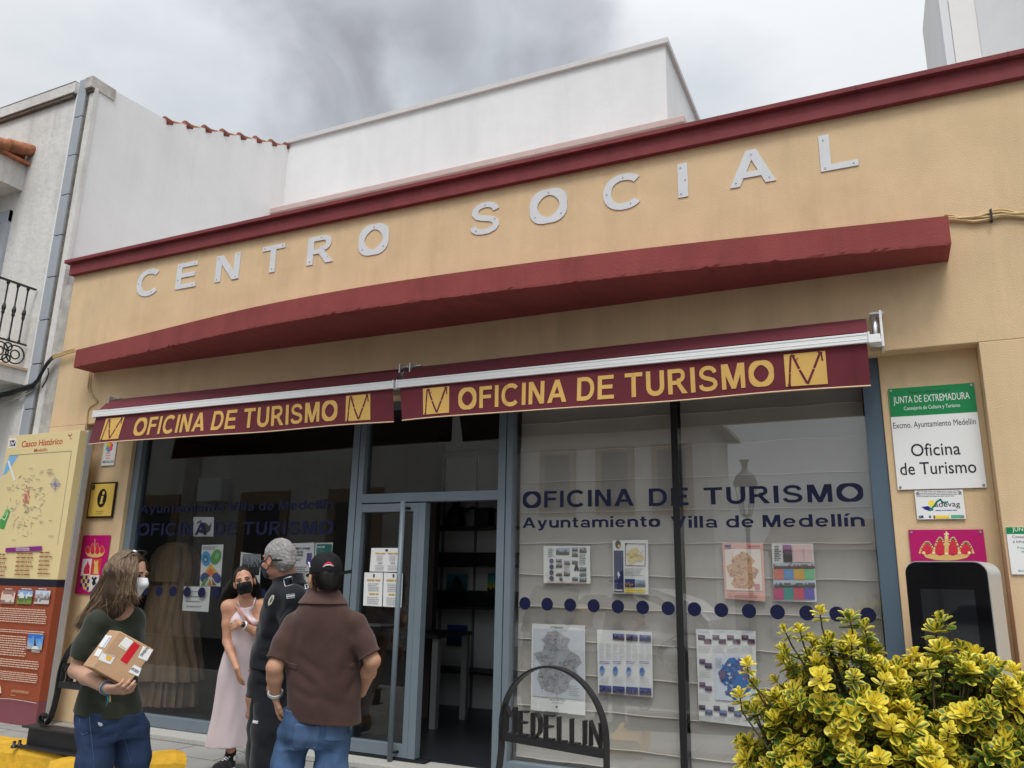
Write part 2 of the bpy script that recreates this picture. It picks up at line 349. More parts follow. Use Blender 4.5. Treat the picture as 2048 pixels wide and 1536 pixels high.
    def build(s, name, parent=None, bevel=0.0, origin=None, seg=2):
        me = bpy.data.meshes.new(name)
        base = wloc(parent) if parent is not None else (np.array(origin, float) if origin is not None else np.array([0, 0, 0.]))
        v = np.array(s.v, float) - base
        me.from_pydata(v.tolist(), [], s.f); me.validate(verbose=False)
        for m in s.mats: me.materials.append(m)
        if len(me.polygons) == len(s.mi):
            me.polygons.foreach_set('material_index', s.mi); me.polygons.foreach_set('use_smooth', s.sm)
        o = bpy.data.objects.new(name, me); COL.objects.link(o)
        if parent is not None: o.parent = parent
        else: o.location = base
        if bevel:
            b = o.modifiers.new('edge', 'BEVEL'); b.width = bevel; b.segments = seg; b.limit_method = 'ANGLE'; b.angle_limit = R(40); b.harden_normals = False
        return o
# ------------------------------------------------------------------ shared materials
M_tan = mat('ochre_render', (.705, .512, .305), .9, streak=.20, var=.10, vscale=2.2, bump=.5, bscale=120, bdist=.008, stain=.34, sscale=.9)
M_red = mat('oxblood_paint', (.215, .043, .048), .75, streak=.35, var=.16, vscale=3.5, bump=.25, bscale=40, stain=.4, sscale=1.6)
M_white = mat('white_limewash', (.76, .755, .755), .9, var=.04, vscale=1.6, bump=.22, bscale=5, bdist=.02, stain=.10, sscale=.8, streak=.10)
M_white2 = mat('weathered_limewash', (.68, .665, .63), .92, streak=.35, var=.08, vscale=2.4, bump=.4, bscale=14, bdist=.02, stain=.55, sscale=1.5)
M_dirty = mat('dirty_plaster', (.47, .44, .40), .95, var=.3, vscale=6, bump=.5, bscale=25, stain=.6, sscale=2)
M_quoin = mat('grey_painted_quoin', (.36, .385, .42), .85, var=.08, vscale=5, bump=.2, bscale=60, stain=.2)
M_moss_shade = mat('lichened_mortar_and_shadow', (.16, .14, .11), .95, var=.5, vscale=14, bump=.6, bscale=60)
M_pink = mat('pale_pink_cornice', (.56, .42, .39), .9, var=.07, vscale=4, stain=.2)
M_tile = mat('terracotta_tile', (.40, .16, .085), .85, var=.45, vscale=9, bump=.4, bscale=50)
M_iron = mat('black_iron', (.018, .018, .02), .45, var=.3, vscale=20, bump=.1, bscale=120, spec=.5)
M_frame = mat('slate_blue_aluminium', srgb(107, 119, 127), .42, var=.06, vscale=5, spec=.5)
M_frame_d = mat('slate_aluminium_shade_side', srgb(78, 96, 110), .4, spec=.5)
M_gasket = mat('black_gasket', (.012, .012, .013), .6)
M_alu = mat('brushed_aluminium', (.62, .63, .64), .32, var=.05, vscale=30, metal=.85)
M_wplastic = mat('white_lacquer', (.80, .80, .79), .35, spec=.5)
M_cloth = mat('burgundy_acrylic_cloth', (.135, .021, .031), .9, var=.10, vscale=4, bump=.25, bscale=260, bdist=.002, sheen=.1)
M_gold = mat('gold_print', srgb(214, 172, 96), .7, var=.06, vscale=9)
M_trim = mat('cream_piping', srgb(226, 196, 160), .8)
M_navy = mat('navy_vinyl', (.0045, .007, .040), .5, spec=.3)
M_glass = glass_mat('window_glass', 1.9, (.98, .985, .98))
M_glass_d = glass_mat('tinted_window_glass', 1.50, (.86, .87, .87))
M_paper = mat('white_paper', (.72, .72, .71), .75)
M_blind = mat('beige_blind_fabric', (.43, .405, .375), .9, var=.08, vscale=2.6, bump=.25, bscale=200, bdist=.003)
M_blindr = mat('blind_seam', (.60, .56, .51), .9)
M_steel = mat('screw_steel', (.32, .32, .33), .4, metal=.7)

# ------------------------------------------------------------------ ground
def slab_material():
    m = bpy.data.materials.new('granite_paving'); m.use_nodes = True; t = m.node_tree; n = t.nodes; b = n['Principled BSDF']
    c = n.new('ShaderNodeTexCoord'); mp_ = n.new('ShaderNodeMapping'); mp_.inputs['Rotation'].default_value = (0, 0, R(0)); t.links.new(c.outputs['Object'], mp_.inputs[0])
    br = n.new('ShaderNodeTexBrick'); br.inputs['Scale'].default_value = 1; br.inputs['Brick Width'].default_value = .60; br.inputs['Row Height'].default_value = .40; br.inputs['Mortar Size'].default_value = .008
    br.inputs['Color1'].default_value = (.33, .325, .305, 1); br.inputs['Color2'].default_value = (.27, .265, .25, 1); br.inputs['Mortar'].default_value = (.09, .085, .08, 1); br.offset = .5
    t.links.new(mp_.outputs[0], br.inputs['Vector'])
    a = n.new('ShaderNodeTexNoise'); a.inputs['Scale'].default_value = 3; a.inputs['Detail'].default_value = 10; t.links.new(c.outputs['Object'], a.inputs['Vector'])
    mr = n.new('ShaderNodeMapRange'); mr.inputs['To Min'].default_value = .72; mr.inputs['To Max'].default_value = 1.2; t.links.new(a.outputs['Fac'], mr.inputs[0])
    mu = n.new('ShaderNodeVectorMath'); mu.operation = 'SCALE'; t.links.new(br.outputs['Color'], mu.inputs[0]); t.links.new(mr.outputs[0], mu.inputs['Scale'])
    t.links.new(mu.outputs[0], b.inputs['Base Color']); b.inputs['Roughness'].default_value = .85
    g = n.new('ShaderNodeTexNoise'); g.inputs['Scale'].default_value = 120; t.links.new(c.outputs['Object'], g.inputs['Vector'])
    bp = n.new('ShaderNodeBump'); bp.inputs['Strength'].default_value = .35; bp.inputs['Distance'].default_value = .005; t.links.new(g.outputs[0], bp.inputs['Height']); t.links.new(bp.outputs[0], b.inputs['Normal'])
    return m
M_slab = slab_material()
M_asph = mat('asphalt', (.052, .052, .054), .95, var=.25, vscale=5, bump=.6, bscale=140)
M_step = mat('granite_step', (.42, .41, .38), .85, var=.22, vscale=60, bump=.2, bscale=120)
g = MB().box(-120, -120, -.42, 120, 120, -.14, M_asph).build('road'); tag(g, kind='structure')
g = MB().box(-60, -3.9, -.139, 12, .3, 0, M_slab).build('pavement'); tag(g, kind='structure')
g = MB().box(-60, -4.05, -.139, 12, -3.902, -.01, M_step).build('kerb', bevel=.012); tag(g, kind='structure')

# ------------------------------------------------------------------ the social centre
ZL = 3.204; XL = -8.86; XR = 3.4; ZT = 5.117
bld = thing('social_centre', 'ochre single storey social centre with oxblood cornice, curved canopy and glazed shopfront', 'building', (-4, 0, 0))
w = MB()
w.box(XL, 0, ZL, XR, .34, ZT+.05, M_tan)
w.box(XL, 0, 0, -8.24, .34, ZL, M_tan); w.box(.705, 0, 0, XR, .34, ZL, M_tan)
w.box(-8.24, .15, 0, -7.60, .337, ZL+.03, M_tan); w.box(.074, .15, 0, .705, .337, ZL+.03, M_tan)
w.build('wall', bld, bevel=.006)
c = MB(); c.box(XL-.03, -.055, ZT, XR, .30, ZT+.18, M_red); c.box(XL-.09, -.10, ZT+.150, XR+.05, .34, ZT+.190, M_red)
for x in (-.95, -2.6, .1, 1.1): c.box(x, -.1015, ZT+.149, x+.004, -.05, ZT+.1915, M_gasket)
c.build('cornice', bld, bevel=.006)
# canopy: a bowed concrete slab (front edge depth measured along the facade)
prof = [(-8.23, .26), (-7.65, .33), (-7.07, .40), (-6.36, .50), (-5.66, .60), (-5.1, .66), (-4.55, .69), (-4.05, .705), (-3.55, .705), (-2.9, .675), (-1.89, .615), (-1.056, .53), (-.273, .43), (.585, .318)]
xs = np.linspace(-8.23, .585, 260); ds = np.interp(xs, [a for a, b in prof], [b for a, b in prof])
ds = np.convolve(np.pad(ds, 15, mode='reflect', reflect_type='odd'), np.ones(31)/31, 'valid')
cz0, cz1 = 3.815, 4.025
v = []; rnd = random.Random(3)
for x, d in zip(xs, ds):
    jz = rnd.uniform(-.003, .003)+(rnd.random() < .12)*rnd.uniform(0, .012); jd = rnd.uniform(0, .003)+(rnd.random() < .12)*rnd.uniform(0, .010)
    v += [(x, .01, cz0), (x, -d+jd, cz0+jz), (x, -d, cz0+.02), (x, -d, cz1), (x, .01, cz1+.03)]
n_ = len(xs); f = [(i*5+j, i*5+5+j, i*5+5+(j+1) % 5, i*5+(j+1) % 5) for i in range(n_-1) for j in range(5)] + [(0, 1, 2, 3, 4), tuple(range((n_-1)*5+4, (n_-1)*5-1, -1))]
M_redc = mat('oxblood_concrete', (.27, .058, .054), .85, var=.14, vscale=2.2, bump=.45, bscale=70, bdist=.006, stain=.4, sscale=2.0, streak=.3)
MB().add(v, f, M_redc).build('canopy', bld)

# shopfront frame -----------------------------------------------------
YF0, YF1, YG = .20, .30, .262
px = lambda a, b, Y=YF0: float(at(a, b, Y)[0])
pz = lambda a, b, Y=YF0: float(at(a, b, Y)[2])
ZB0, ZB1 = .055, .16
xa0, xa1 = -7.60, -7.50                                   # left jamb
xm0, xm1 = px(691, 1110), px(716, 1110)                    # mullion left of the door
xr0, xr1 = px(992, 1110), px(1021, 1110)                   # mullion right of the door
xj = px(1350, 1050)                                        # black joint
xe0, xe1 = -.045, .074
zt0, zt1 = pz(850, 1003), pz(850, 991)                     # transom
fr = MB()
fr.box(xa0, YF0, ZB0, xa1, YF1, ZL, M_frame)
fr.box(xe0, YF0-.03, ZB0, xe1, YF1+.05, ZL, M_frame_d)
for a, b in ((xm0, xm1), (xr0, xr1)):
    mid = (a*.45+b*.55); fr.box(a, YF0, ZB0, mid-.004, YF1, ZL, M_frame); fr.box(mid+.004, YF0+.003, ZB0, b, YF1, ZL, M_frame); fr.box(mid-.004, YF0+.012, ZB0, mid+.004, YF1, ZL, M_gasket)
fr.box(xa1, YF0+.002, ZB0, xm0, YF1, ZB1, M_frame); fr.box(xr1, YF0+.002, ZB0, xe0, YF1, ZB0+.09, M_frame)
fr.box(xm1, YF0+.003, zt0, xr0, YF1, zt1+.03, M_frame)
for a, b in ((xa1, xm0), (xm1, xr0), (xr1, xe0)): fr.box(a, YF0+.002, ZL-.07, b, YF1, ZL, M_frame)
fr.build('window_frame', bld, bevel=.003)
gp = MB().box(xa1, YG, ZB1, xm0, YG+.008, ZL-.07, M_glass_d).build('window_pane', bld)
gp_l = gp
gp_t = MB().box(xm1, YG, zt1+.03, xr0, YG+.008, ZL-.07, M_glass_d).build('window_pane', bld)
gp_r = MB().box(xr1, YG, ZB0+.09, xj-.028, YG+.008, ZL-.07, M_glass).build('window_pane', bld)
gp_r2 = MB().box(xj+.028, YG, ZB0+.09, xe0, YG+.008, ZL-.07, M_glass).build('window_pane', bld)
MB().box(xj-.025, YG-.006, ZB0+.09, xj+.025, YG+.03, ZL-.07, M_gasket).build('glazing_joint', bld)
# door leaf (closed half), full height tubular pull
xd0, xd1, xd2 = px(708, 1110), px(835, 1110), px(849, 1110)
dr = thing('door', None, None); dr.parent = bld; dr.location = (xd0+4, 0, 0)
d = MB(); zd0, zd1 = .075, zt0-.012; fw = .058
d.box(xd0, YF0-.012, zd0, xd0+.065, YF1-.03, zd1, M_frame); d.box(xd1-fw, YF0-.012, zd0, xd1-.002, YF1-.03, zd1, M_frame); d.box(xd1+.002, YF0-.018, zd0, xd2, YF1-.03, zd1, M_frame)
d.box(xd0+.065, YF0-.010, zd1-.075, xd1-fw, YF1-.032, zd1, M_frame); d.box(xd0+.065, YF0-.010, zd0, xd1-fw, YF1-.032, zd0+.10, M_frame)
d.box(xd0+.02, YF0-.02, .0, xd2+.1, YF0+.1, .07, M_gasket)
d.build('door_frame', dr, bevel=.003)
MB().box(xd0+.065, YG-.02, zd0+.10, xd1-fw, YG-.012, zd1-.075, M_glass_d).build('door_pane', dr)
xh = px(794, 1250, YF0-.07)
h = MB(); h.tube([(xh, YF0-.075, .06), (xh, YF0-.075, zt0+.0)], .024, M_frame, 14)
for z in (.12, zt0-.06): h.tube([(xh, YF0-.07, z), (xh+.04, YF0, z)], .012, M_gasket, 8)
h.build('handle', dr)

# interior ---------------------------------------------------------------
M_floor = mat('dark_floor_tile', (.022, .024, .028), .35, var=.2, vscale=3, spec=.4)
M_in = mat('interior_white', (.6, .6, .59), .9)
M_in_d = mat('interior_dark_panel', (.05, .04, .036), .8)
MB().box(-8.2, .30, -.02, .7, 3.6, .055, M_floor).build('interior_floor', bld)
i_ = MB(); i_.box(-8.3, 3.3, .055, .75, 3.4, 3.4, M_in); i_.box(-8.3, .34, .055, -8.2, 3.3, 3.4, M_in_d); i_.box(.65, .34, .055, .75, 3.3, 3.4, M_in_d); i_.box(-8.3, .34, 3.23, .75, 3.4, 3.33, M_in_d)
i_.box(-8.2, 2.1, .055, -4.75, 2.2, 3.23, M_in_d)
i_.build('interior_wall', bld)
MB().box(XL+.02, .34, 3.5, XR, 3.6, 4.6, M_dirty).build('roof', bld)
st = MB().box(-7.62, -.02, 0, .09, .30, .05, M_step).build('sill_step', bld, bevel=.008)

# vinyl on the glass --------------------------------------------------------
YV = YG-.0035
def rect_on(p0, p1, Y): a = at(*p0, Y); b = at(*p1, Y); return float(a[0]), float(a[2]), float(b[0]), float(b[2])
def vinyl(parent, txt, p0, p1, off=.03):
    x0, z0, x1, z1 = rect_on(p0, p1, YV); sp = .17 if txt.isupper() else .13
    for k in range(len(txt.split(' '))): grot(MB(), txt, x0, z0, x1, z1, YV, M_navy, space=sp, step=.0002, word=k).build('vinyl_lettering', parent)
# right pane: the two lines run across the joint
vinyl(gp_r, 'OFICINA', (1045, 1016), (1267, 977), .035)
vinyl(gp_r, 'DE', (1298, 1012), (1376, 975), .035)
vinyl(gp_r2, 'TURISMO', (1408, 1009), (1725, 966), .035)
vinyl(gp_r, 'Ayuntamiento', (1045, 1056), (1320, 1031), .035)
vinyl(gp_r2, 'Villa de Medellín', (1342, 1056), (1728, 1027), .035)
vinyl(gp_l, 'Ayuntamiento Villa de Medellín', (280, 1026), (668, 999), .03)
vinyl(gp_l, 'OFICINA DE TURISMO', (274, 1071), (668, 1041), .03)
for i in range(14):
    t = i/13; x = -2.775+ t*2.635
    o = MB().disc(x, 1.372, .052, YV, M_navy, 28).build('vinyl_dot', gp_r if x < xj else gp_r2)
for pxx, pyy in ((290, 1180), (318, 1181), (346, 1182), (374, 1184), (403, 1187), (432, 1188), (525, 1193), (461, 1190), (493, 1191), (558, 1195), (592, 1197)):
    q = at(pxx, pyy, YV); MB().disc(q[0], 1.372, .052, YV, M_navy, 24).build('vinyl_dot', gp_l)

# blind behind the right panes ------------------------------------------------
def blind(x0, x1, label):
    t = thing('roman_blind', label, 'blind', ((x0+x1)/2, .36, .15), 'fabric blinds behind the shop window')
    pan = MB(); rg = MB(); z = .165; k = 0
    zs = [.165] + [.30+.262*i for i in range(11)] + [3.05]
    rr = random.Random(int(x0*100))
    for a, b in zip(zs[:-1], zs[1:]):
        n = 14; v = []
        for i in range(n+1):
            x = x0+(x1-x0)*i/n
            v += [(x, .352+rr.uniform(-.002, .002), a), (x, .357+rr.uniform(-.001, .001), a+(b-a)*.4), (x, .356, b-.012), (x, .348, b)]
        pan.add(v, [(i*4+j, i*4+4+j, i*4+5+j, i*4+1+j) for i in range(n) for j in range(3)], M_blind, True)
        rg.tube([(x0+(x1-x0)*i/30, .347+rr.uniform(-.001, .001), a+.003*math.sin(i*.5+a*9)+rr.uniform(-.001, .001)) for i in range(31)], .0048, M_blindr, 6)
    pan.build('fabric_panel', t); rg.build('hem_rod', t)
blind(xr1+.015, xj-.032, 'beige fabric blind with sewn seams, behind the pane next to the open door')
blind(xj+.035, xe0-.01, 'beige fabric blind with sewn seams, behind the pane right of the black joint')

# ------------------------------------------------------------------ CENTRO SOCIAL letters on the wall
M_let = mat('white_cut_letters', (.66, .67, .68), .4, var=.06, vscale=8, stain=.12, sscale=5, spec=.4)
wl = thing('wall_lettering', 'white cut-out capitals CENTRO SOCIAL screwed to the ochre wall above the canopy', 'lettering', (-4, 0, 4.67))
LZ0, LZ1 = 4.682, 4.992
L = [('C', 275, 316, 568), ('E', 354, 394, 552), ('N', 433, 480, 533), ('T', 525, 569, 517), ('R', 616, 668, 503), ('O', 718, 778, 481), ('S', 942, 999, 441), ('O', 1060, 1135, 418), ('C', 1207, 1280, 387), ('I', 1356, 1376, 362), ('A', 1458, 1551, 338), ('L', 1639, 1715, 306)]
SCREW = {'C': [(.55, .93), (.1, .5), (.75, .1)], 'E': [(.12, .9), (.85, .92), (.12, .35), (.85, .07)], 'N': [(.1, .9), (.9, .92), (.1, .1), (.88, .1)], 'T': [(.1, .93), (.9, .93), (.5, .12)], 'R': [(.5, .93), (.12, .12), (.8, .2)], 'O': [(.5, .93), (.16, .2), (.84, .2)], 'S': [(.5, .93), (.86, .42), (.2, .12)], 'I': [(.3, .88), (.75, .5), (.3, .1)], 'A': [(.5, .86), (.14, .12), (.86, .12)], 'L': [(.12, .86), (.12, .08), (.88, .08)]}
for ch, a, b, yy in L:
    x0, x1 = float(at(a, yy)[0]), float(at(b, yy)[0]); e = .006 if ch in 'COS' else 0
    m = grot(MB(), ch, x0, LZ0-e, x1, LZ1+e, -.002, M_let, ext=.006, step=.0008)
    for sx, sz in SCREW[ch]: m.disc(x0+(x1-x0)*sx, LZ0+(LZ1-LZ0)*sz, .006, -.0125, M_steel, 10, .004)
    m.build('letter', wl)

# ------------------------------------------------------------------ awnings
def mv_logo(m, x0, z0, x1, z1, fn):
    def q(pts, mt, y):
        m.add([fn(x0+(x1-x0)*a, y, z0+(z1-z0)*b) for a, b in pts], [tuple(range(len(pts)))], mt)
    for k in range(4): q([(k/4, 0), ((k+1)/4, 0), ((k+1)/4, 1), (k/4, 1)], M_gold, -.003)
    def s(a, b, wd):
        (ax, az), (bx, bz) = a, b; dx, dz = bx-ax, bz-az; l = math.hypot(dx, dz); nx, nz = -dz/l*wd/2, dx/l*wd/2
        q([(ax-nx, az-nz), (bx-nx, bz-nz), (bx+nx, bz+nz), (ax+nx, az+nz)], M_cloth, -.006)
    s((.09, .0), (.12, .40), .05); s((.12, .42), (.17, .95), .05); s((.05, .05), (.13, .02), .04); s((.22, .93), (.35, .52), .06); s((.36, .48), (.52, .06), .06); s((.53, .04), (.70, .48), .06); s((.71, .51), (.88, .97), .06); s((.18, .97), (.27, .93), .045); s((.82, .98), (.93, .95), .045); s((.90, .93), (.92, .70), .04); s((.30, .80), (.34, .86), .02)
def awning(x0, x1, label, logo, letters, skew, seams):
    t = thing('awning', label, 'awning', ((x0+x1)/2, -.1, 3.2), 'burgundy retractable awnings above the shopfront')
    rl = MB().tube([(x0+.03, -.10, 3.365), (x1-.02, -.10, 3.365)], .062, M_cloth, 18); rl.build('roller', t)
    cs = MB(); n = 30; v = []
    for i in range(n+1):
        x = x0+(x1-x0)*i/n; v += [(x, -.10, 3.428), (x, -.18, 3.375+.003*math.sin(i*1.7)), (x, -.255, 3.285)]
    cs.add(v, [(i*3+j, i*3+3+j, i*3+4+j, i*3+1+j) for i in range(n) for j in range(2)], M_cloth, True); cs.build('canopy_cloth', t)
    bz0, bz1 = 3.192, 3.262
    fb = MB(); fb.box(x0, -.31, bz0, x1, -.25, bz1, M_wplastic); fb.box(x0, -.3125, bz0+.022, x1, -.309, bz0+.026, M_wplastic); fb.box(x0, -.313, bz1-.016, x1, -.309, bz1-.001, M_wplastic)
    fb.box(x0-.012, -.32, bz0-.006, x0, -.245, bz1+.004, M_wplastic); fb.box(x1, -.32, bz0-.006, x1+.012, -.245, bz1+.004, M_wplastic)
    fb.build('front_bar', t, bevel=.004)
    for x in (x0+.04, x1-.02):
        b = MB()
        if x < 0: b.box(x-.05, -.10, 3.435, x+.06, -.002, 3.45, M_alu); b.box(x-.006, -.19, 3.30, x+.006, -.004, 3.45, M_alu)
        b.tube([(x-.02, -.1, 3.37), (x+.02, -.1, 3.37)], .05, M_alu, 14)
        if x > 0: b.box(.045, -.10, 3.455, .135, -.001, 3.47, M_wplastic); b.box(.105, -.18, 3.19, .122, -.004, 3.455, M_wplastic); b.tube([(.04, -.17, 3.22), (.105, -.17, 3.22)], .035, M_alu, 14); b.tube([(.07, -.16, 3.28), (.075, -.15, 3.36), (.07, -.10, 3.42)], [.018, .022, .016], M_alu, 8); b.box(.03, -.28, 3.195, .1, -.16, 3.255, M_wplastic)
        b.build('wall_bracket', t, bevel=.003)
    zv = 2.895
    def wave(x, y, z):
        k = (bz0-z)/(bz0-zv); s_ = (x-x0)/(x1-x0)
        return (x + skew(s_)*k, y - .012*k*math.sin(s_*16.0+.6) - .022*k*math.sin(s_*5.2), z + .006*k*math.sin(s_*9))
    va = MB(); nx, nz = 200, 10; v = [wave(x0+.01+(x1-x0-.02)*i/nx, -.285, bz0+.01-(bz0+.01-zv)*j/nz) for i in range(nx+1) for j in range(nz+1)]
    va.add(v, [(i*(nz+1)+j, i*(nz+1)+j+1, (i+1)*(nz+1)+j+1, (i+1)*(nz+1)+j) for i in range(nx) for j in range(nz)], M_cloth, True)
    val = va.build('valance', t)
    pp = MB().tube([wave(x0+.01+(x1-x0-.02)*i/nx, -.287, zv) for i in range(nx+1)], .0055, M_trim, 6)
    pp.build('piping', val)
    M_st = mat('seam_thread', (.20, .05, .06), .9)
    for s_ in seams:
        sm_ = MB()
        for o_ in (0, .012):
            x = x0+(x1-x0)*s_+o_; sm_.tube([wave(x, -.288, bz0-(bz0-zv)*j/8) for j in range(9)], .0014, M_st, 4)
        sm_.build('seam', val)
    lm = MB(); lx0, lz0, lx1, lz1 = letters
    fn = lambda x, y, z: wave(x, -.285+y*.6-.0035, z)
    for k in range(3): grot(MB(), 'OFICINA DE TURISMO', lx0, lz0, lx1, lz1, 0, M_gold, fn=fn, step=.0006, word=k).build('lettering', val)
    for (a, b, c_, d_) in logo:
        g_ = MB(); mv_logo(g_, a, b, c_, d_, fn); g_.build('emblem', val)
def band(pa, pb, pc, pd): return rect_on(pa, pb, -.30)
lxR = rect_on((914, 806), (1548, 756), -.30); lxL = rect_on((270, 855), (672, 820), -.30)
zc0, zc1 = 2.945, 3.135
lg = lambda a, b: (float(at(a, 800, -.3)[0]), 2.925, float(at(b, 800, -.3)[0]), 3.165)
awning(-3.79, .022, 'burgundy awning with white front bar, over the open door and beige-blind window', [lg(843, 896), lg(1573, 1658)], (lxR[0], zc0, lxR[2], zc1), lambda s: .05*(1-s)**6-.0*s, (.275, .275+.003, .56, .905, .972))
awning(-7.70, -3.84, 'burgundy awning with white front bar, over the dark window behind the people', [lg(217, 253), lg(690, 738)], (lxL[0], zc0, lxL[2], zc1), lambda s: -.05*(1-s)**2+.01*s, (.27, .58, .93))
# ------------------------------------------------------------------ white house on the left
XG = -9.08
lh = thing('left_house', 'tall white limewashed house with grey quoins and iron balcony, left of the ochre building', 'building', (-12, 0, 0))
v0 = at(188, 160, 0.0); zc = 7.97
gb = atx(578, 292, XG); gm_ = atx(335, 241, XG)
m = MB(); yb = float(gb[1]); ym, zm, zb = float(gm_[1]), float(gm_[2]), float(gb[2])
# the party wall: front corner high, dips, then rises with the tiled verge
prof_ = [(0, 0), (0, zc), (ym, zm), (yb, zb), (yb+3, zb+1.0), (yb+6, 0)]
n_ = len(prof_); v = [(XG, a, b) for a, b in prof_] + [(XG-.35, a, b) for a, b in prof_]
m.add(v, [tuple(range(n_)), tuple(range(2*n_-1, n_-1, -1))] + [(i, i+n_, (i+1) % n_+n_, (i+1) % n_) for i in range(n_)], M_white)
m.box(-20, .02, 0, XG-.35, .4, zc-.12, M_white2)
m.build('wall', lh)
q_ = MB(); xq0, xq1 = -9.36, -9.20
zz = [0, .6, 1.17, 1.74, 2.31, 2.88, 3.45, 4.02, 4.59, 5.16, 5.73, 6.3, 6.87, 7.44, 8.02]
for a, b in zip(zz[:-1], zz[1:]): q_.box(xq0, -.03, a+.006, xq1, .1, b-.006, M_quoin)
q_.box(xq0+.002, -.012, 0, xq1-.002, .05, 8.0, M_gasket)
q_.build('quoin', lh, bevel=.003)
e_ = MB(); e_.box(xq1, -.005, 0, xq1+.045, .05, 7.98, M_moss_shade); e_.box(xq1+.045, -.002, 0, XG+.03, .045, 7.85, M_white2); e_.box(XG-.01, .004, 0, -8.865, .25, 5.02, M_dirty)  # last strip: dirty plaster, its grey also painting the shadow in the gap
e_.build('corner_plaster', lh)
p_ = MB(); p_.box(-20, -.05, zc-.12, xq0-.05, .42, zc+.03, M_white2); p_.box(-20, -.03, zc-.17, xq0-.1, .05, zc-.12, M_moss_shade); p_.box(xq1+.0, -.06, zc-.14, XG+.02, .3, zc+.02, M_dirty); p_.box(xq1+.03, -.03, zc-.19, XG+.015, .03, zc-.14, M_moss_shade)  # dark strips under the copings paint in their shadow line
p_.box(-20, -.052, zc+.03, xq0-.06, .40, zc+.045, M_moss_shade); p_.build('parapet_coping', lh)
# verge tiles along the rear half of the party wall
tv = MB()
for i in range(8):
    t = i/7.0; y = ym+(yb-ym)*t*.985; z = zm+(zb-zm)*t*.985; L_ = (yb-ym)/7*1.05
    dz = (zb-zm)/7*1.05; pts = [(XG+.02, y+L_*k/3, z+.035+dz*k/3) for k in range(4)]
    tv.tube([(x_-.05, y_, z_-.045) for x_, y_, z_ in pts], [.045, .035, .03, .03], M_tile, 8); tv.tube([(XG-.045, y-.02, z-.012), (XG-.045, y+.10, z+.012)], [.078, .055], mat('weathered_red_tile', (.24, .085, .06), .9, var=.4, vscale=9), 12)
tv.build('verge_tiles', lh)
# balcony
xb = float(at(72, 581, 0.0)[0]); zr = float(at(70, 581, 0.0)[2]); zbt = float(at(45, 737, 0.0)[2]); zsl = float(at(48, 742, 0.0)[2]); zs0 = float(at(40, 770, 0.0)[2])
BD = -1.0
b_ = MB(); b_.box(-13, BD-.08, zs0, xb+.06, .02, zsl, M_white2); b_.box(-13, BD-.10, zsl, xb+.08, .02, zsl+.03, mat('cream_tile_edge', srgb(205, 180, 150), .8, var=.2)); b_.build('balcony_slab', lh)
r_ = MB()
def baluster(x, y, z0, z1):
    pr = [(.0105, 0), (.018, .03), (.0105, .06), (.010, .40), (.016, .43), (.022, .45), (.016, .47), (.022, .50), (.026, .53), (.022, .56), (.016, .59), (.010, .62), (.010, .93), (.017, .95), (.022, .97), (.012, 1.0)]
    r_.lathe([(a, z0+(z1-z0)*b) for a, b in pr], x, y, M_iron, 8)
zg = zbt+.30
for k in range(12):
    y = -.10-.128*k
    if y > BD+.02: baluster(xb, y, zg, zr)
for k in range(26): baluster(xb-.128*k, BD, zg, zr)
r_.box(xb-.018, BD, zr-.006, xb+.018, 0, zr+.014, M_iron); r_.box(-13, BD-.018, zr-.006, xb+.018, BD+.018, zr+.014, M_iron)
for z in (zg, zbt): r_.box(xb-.012, BD, z-.010, xb+.012, 0, z+.010, M_iron); r_.box(-13, BD-.012, z-.010, xb+.012, BD+.012, z+.010, M_iron)
def ring(cx, cy, cz, r, ax):
    pts = [((cx+r*math.cos(2*PI*i/14)) if ax == 'x' else cx, cy if ax == 'x' else cy+r*math.cos(2*PI*i/14), cz+r*math.sin(2*PI*i/14)) for i in range(15)]; r_.tube(pts, .010, M_iron, 5, caps=False)
for k in range(6):
    y = -.12-.20*k; zc_ = (zg+zbt)/2
    if y > BD: ring(xb, y, zc_, .115, 'y'); ring(xb, y, zc_, .055, 'y'); ring(xb, y-.1, zc_+.075, .05, 'y'); ring(xb, y-.1, zc_-.075, .05, 'y')
for k in range(14): x = xb-.1-.24*k; ring(x, BD, zc_, .125, 'x'); ring(x, BD, zc_, .055, 'x')
r_.build('balcony_railing', lh)
# tiled hood over the balcony door and its grey surround
ht = at(60, 322, 0.0); xh_ = float(ht[0]); zh_ = float(ht[2])
hd = MB(); hd.box(-13, -.55, zh_-.42, xh_-.08, .03, zh_-.06, M_white2); hd.build('door_hood', lh)
tl = MB()
for k in range(9):
    x = xh_-.03-.19*k
    for j in range(2): tl.tube([(x, -.62+.34*j-.02, zh_-.02+.10*j), (x, -.22+.34*j, zh_+.10+.10*j)], [.095, .08], M_tile, 10)
tl.box(-13, -.6, zh_-.06, xh_, .02, zh_-.02, M_tile); tl.build('hood_tiles', lh)
xs_ = float(at(20, 440, 0)[0]); zs_ = float(at(20, 422, 0)[2])
sr = MB(); sr.box(xs_-.16, -.025, zsl+.03, xs_, .1, zs_, M_quoin); sr.box(xs_-1.3, -.026, zs_-.16, xs_, .1, zs_+.002, M_quoin); sr.box(xs_-1.14, -.01, zsl+.03, xs_-.161, .03, zs_-.161, M_gasket); sr.build('door_surround', lh)

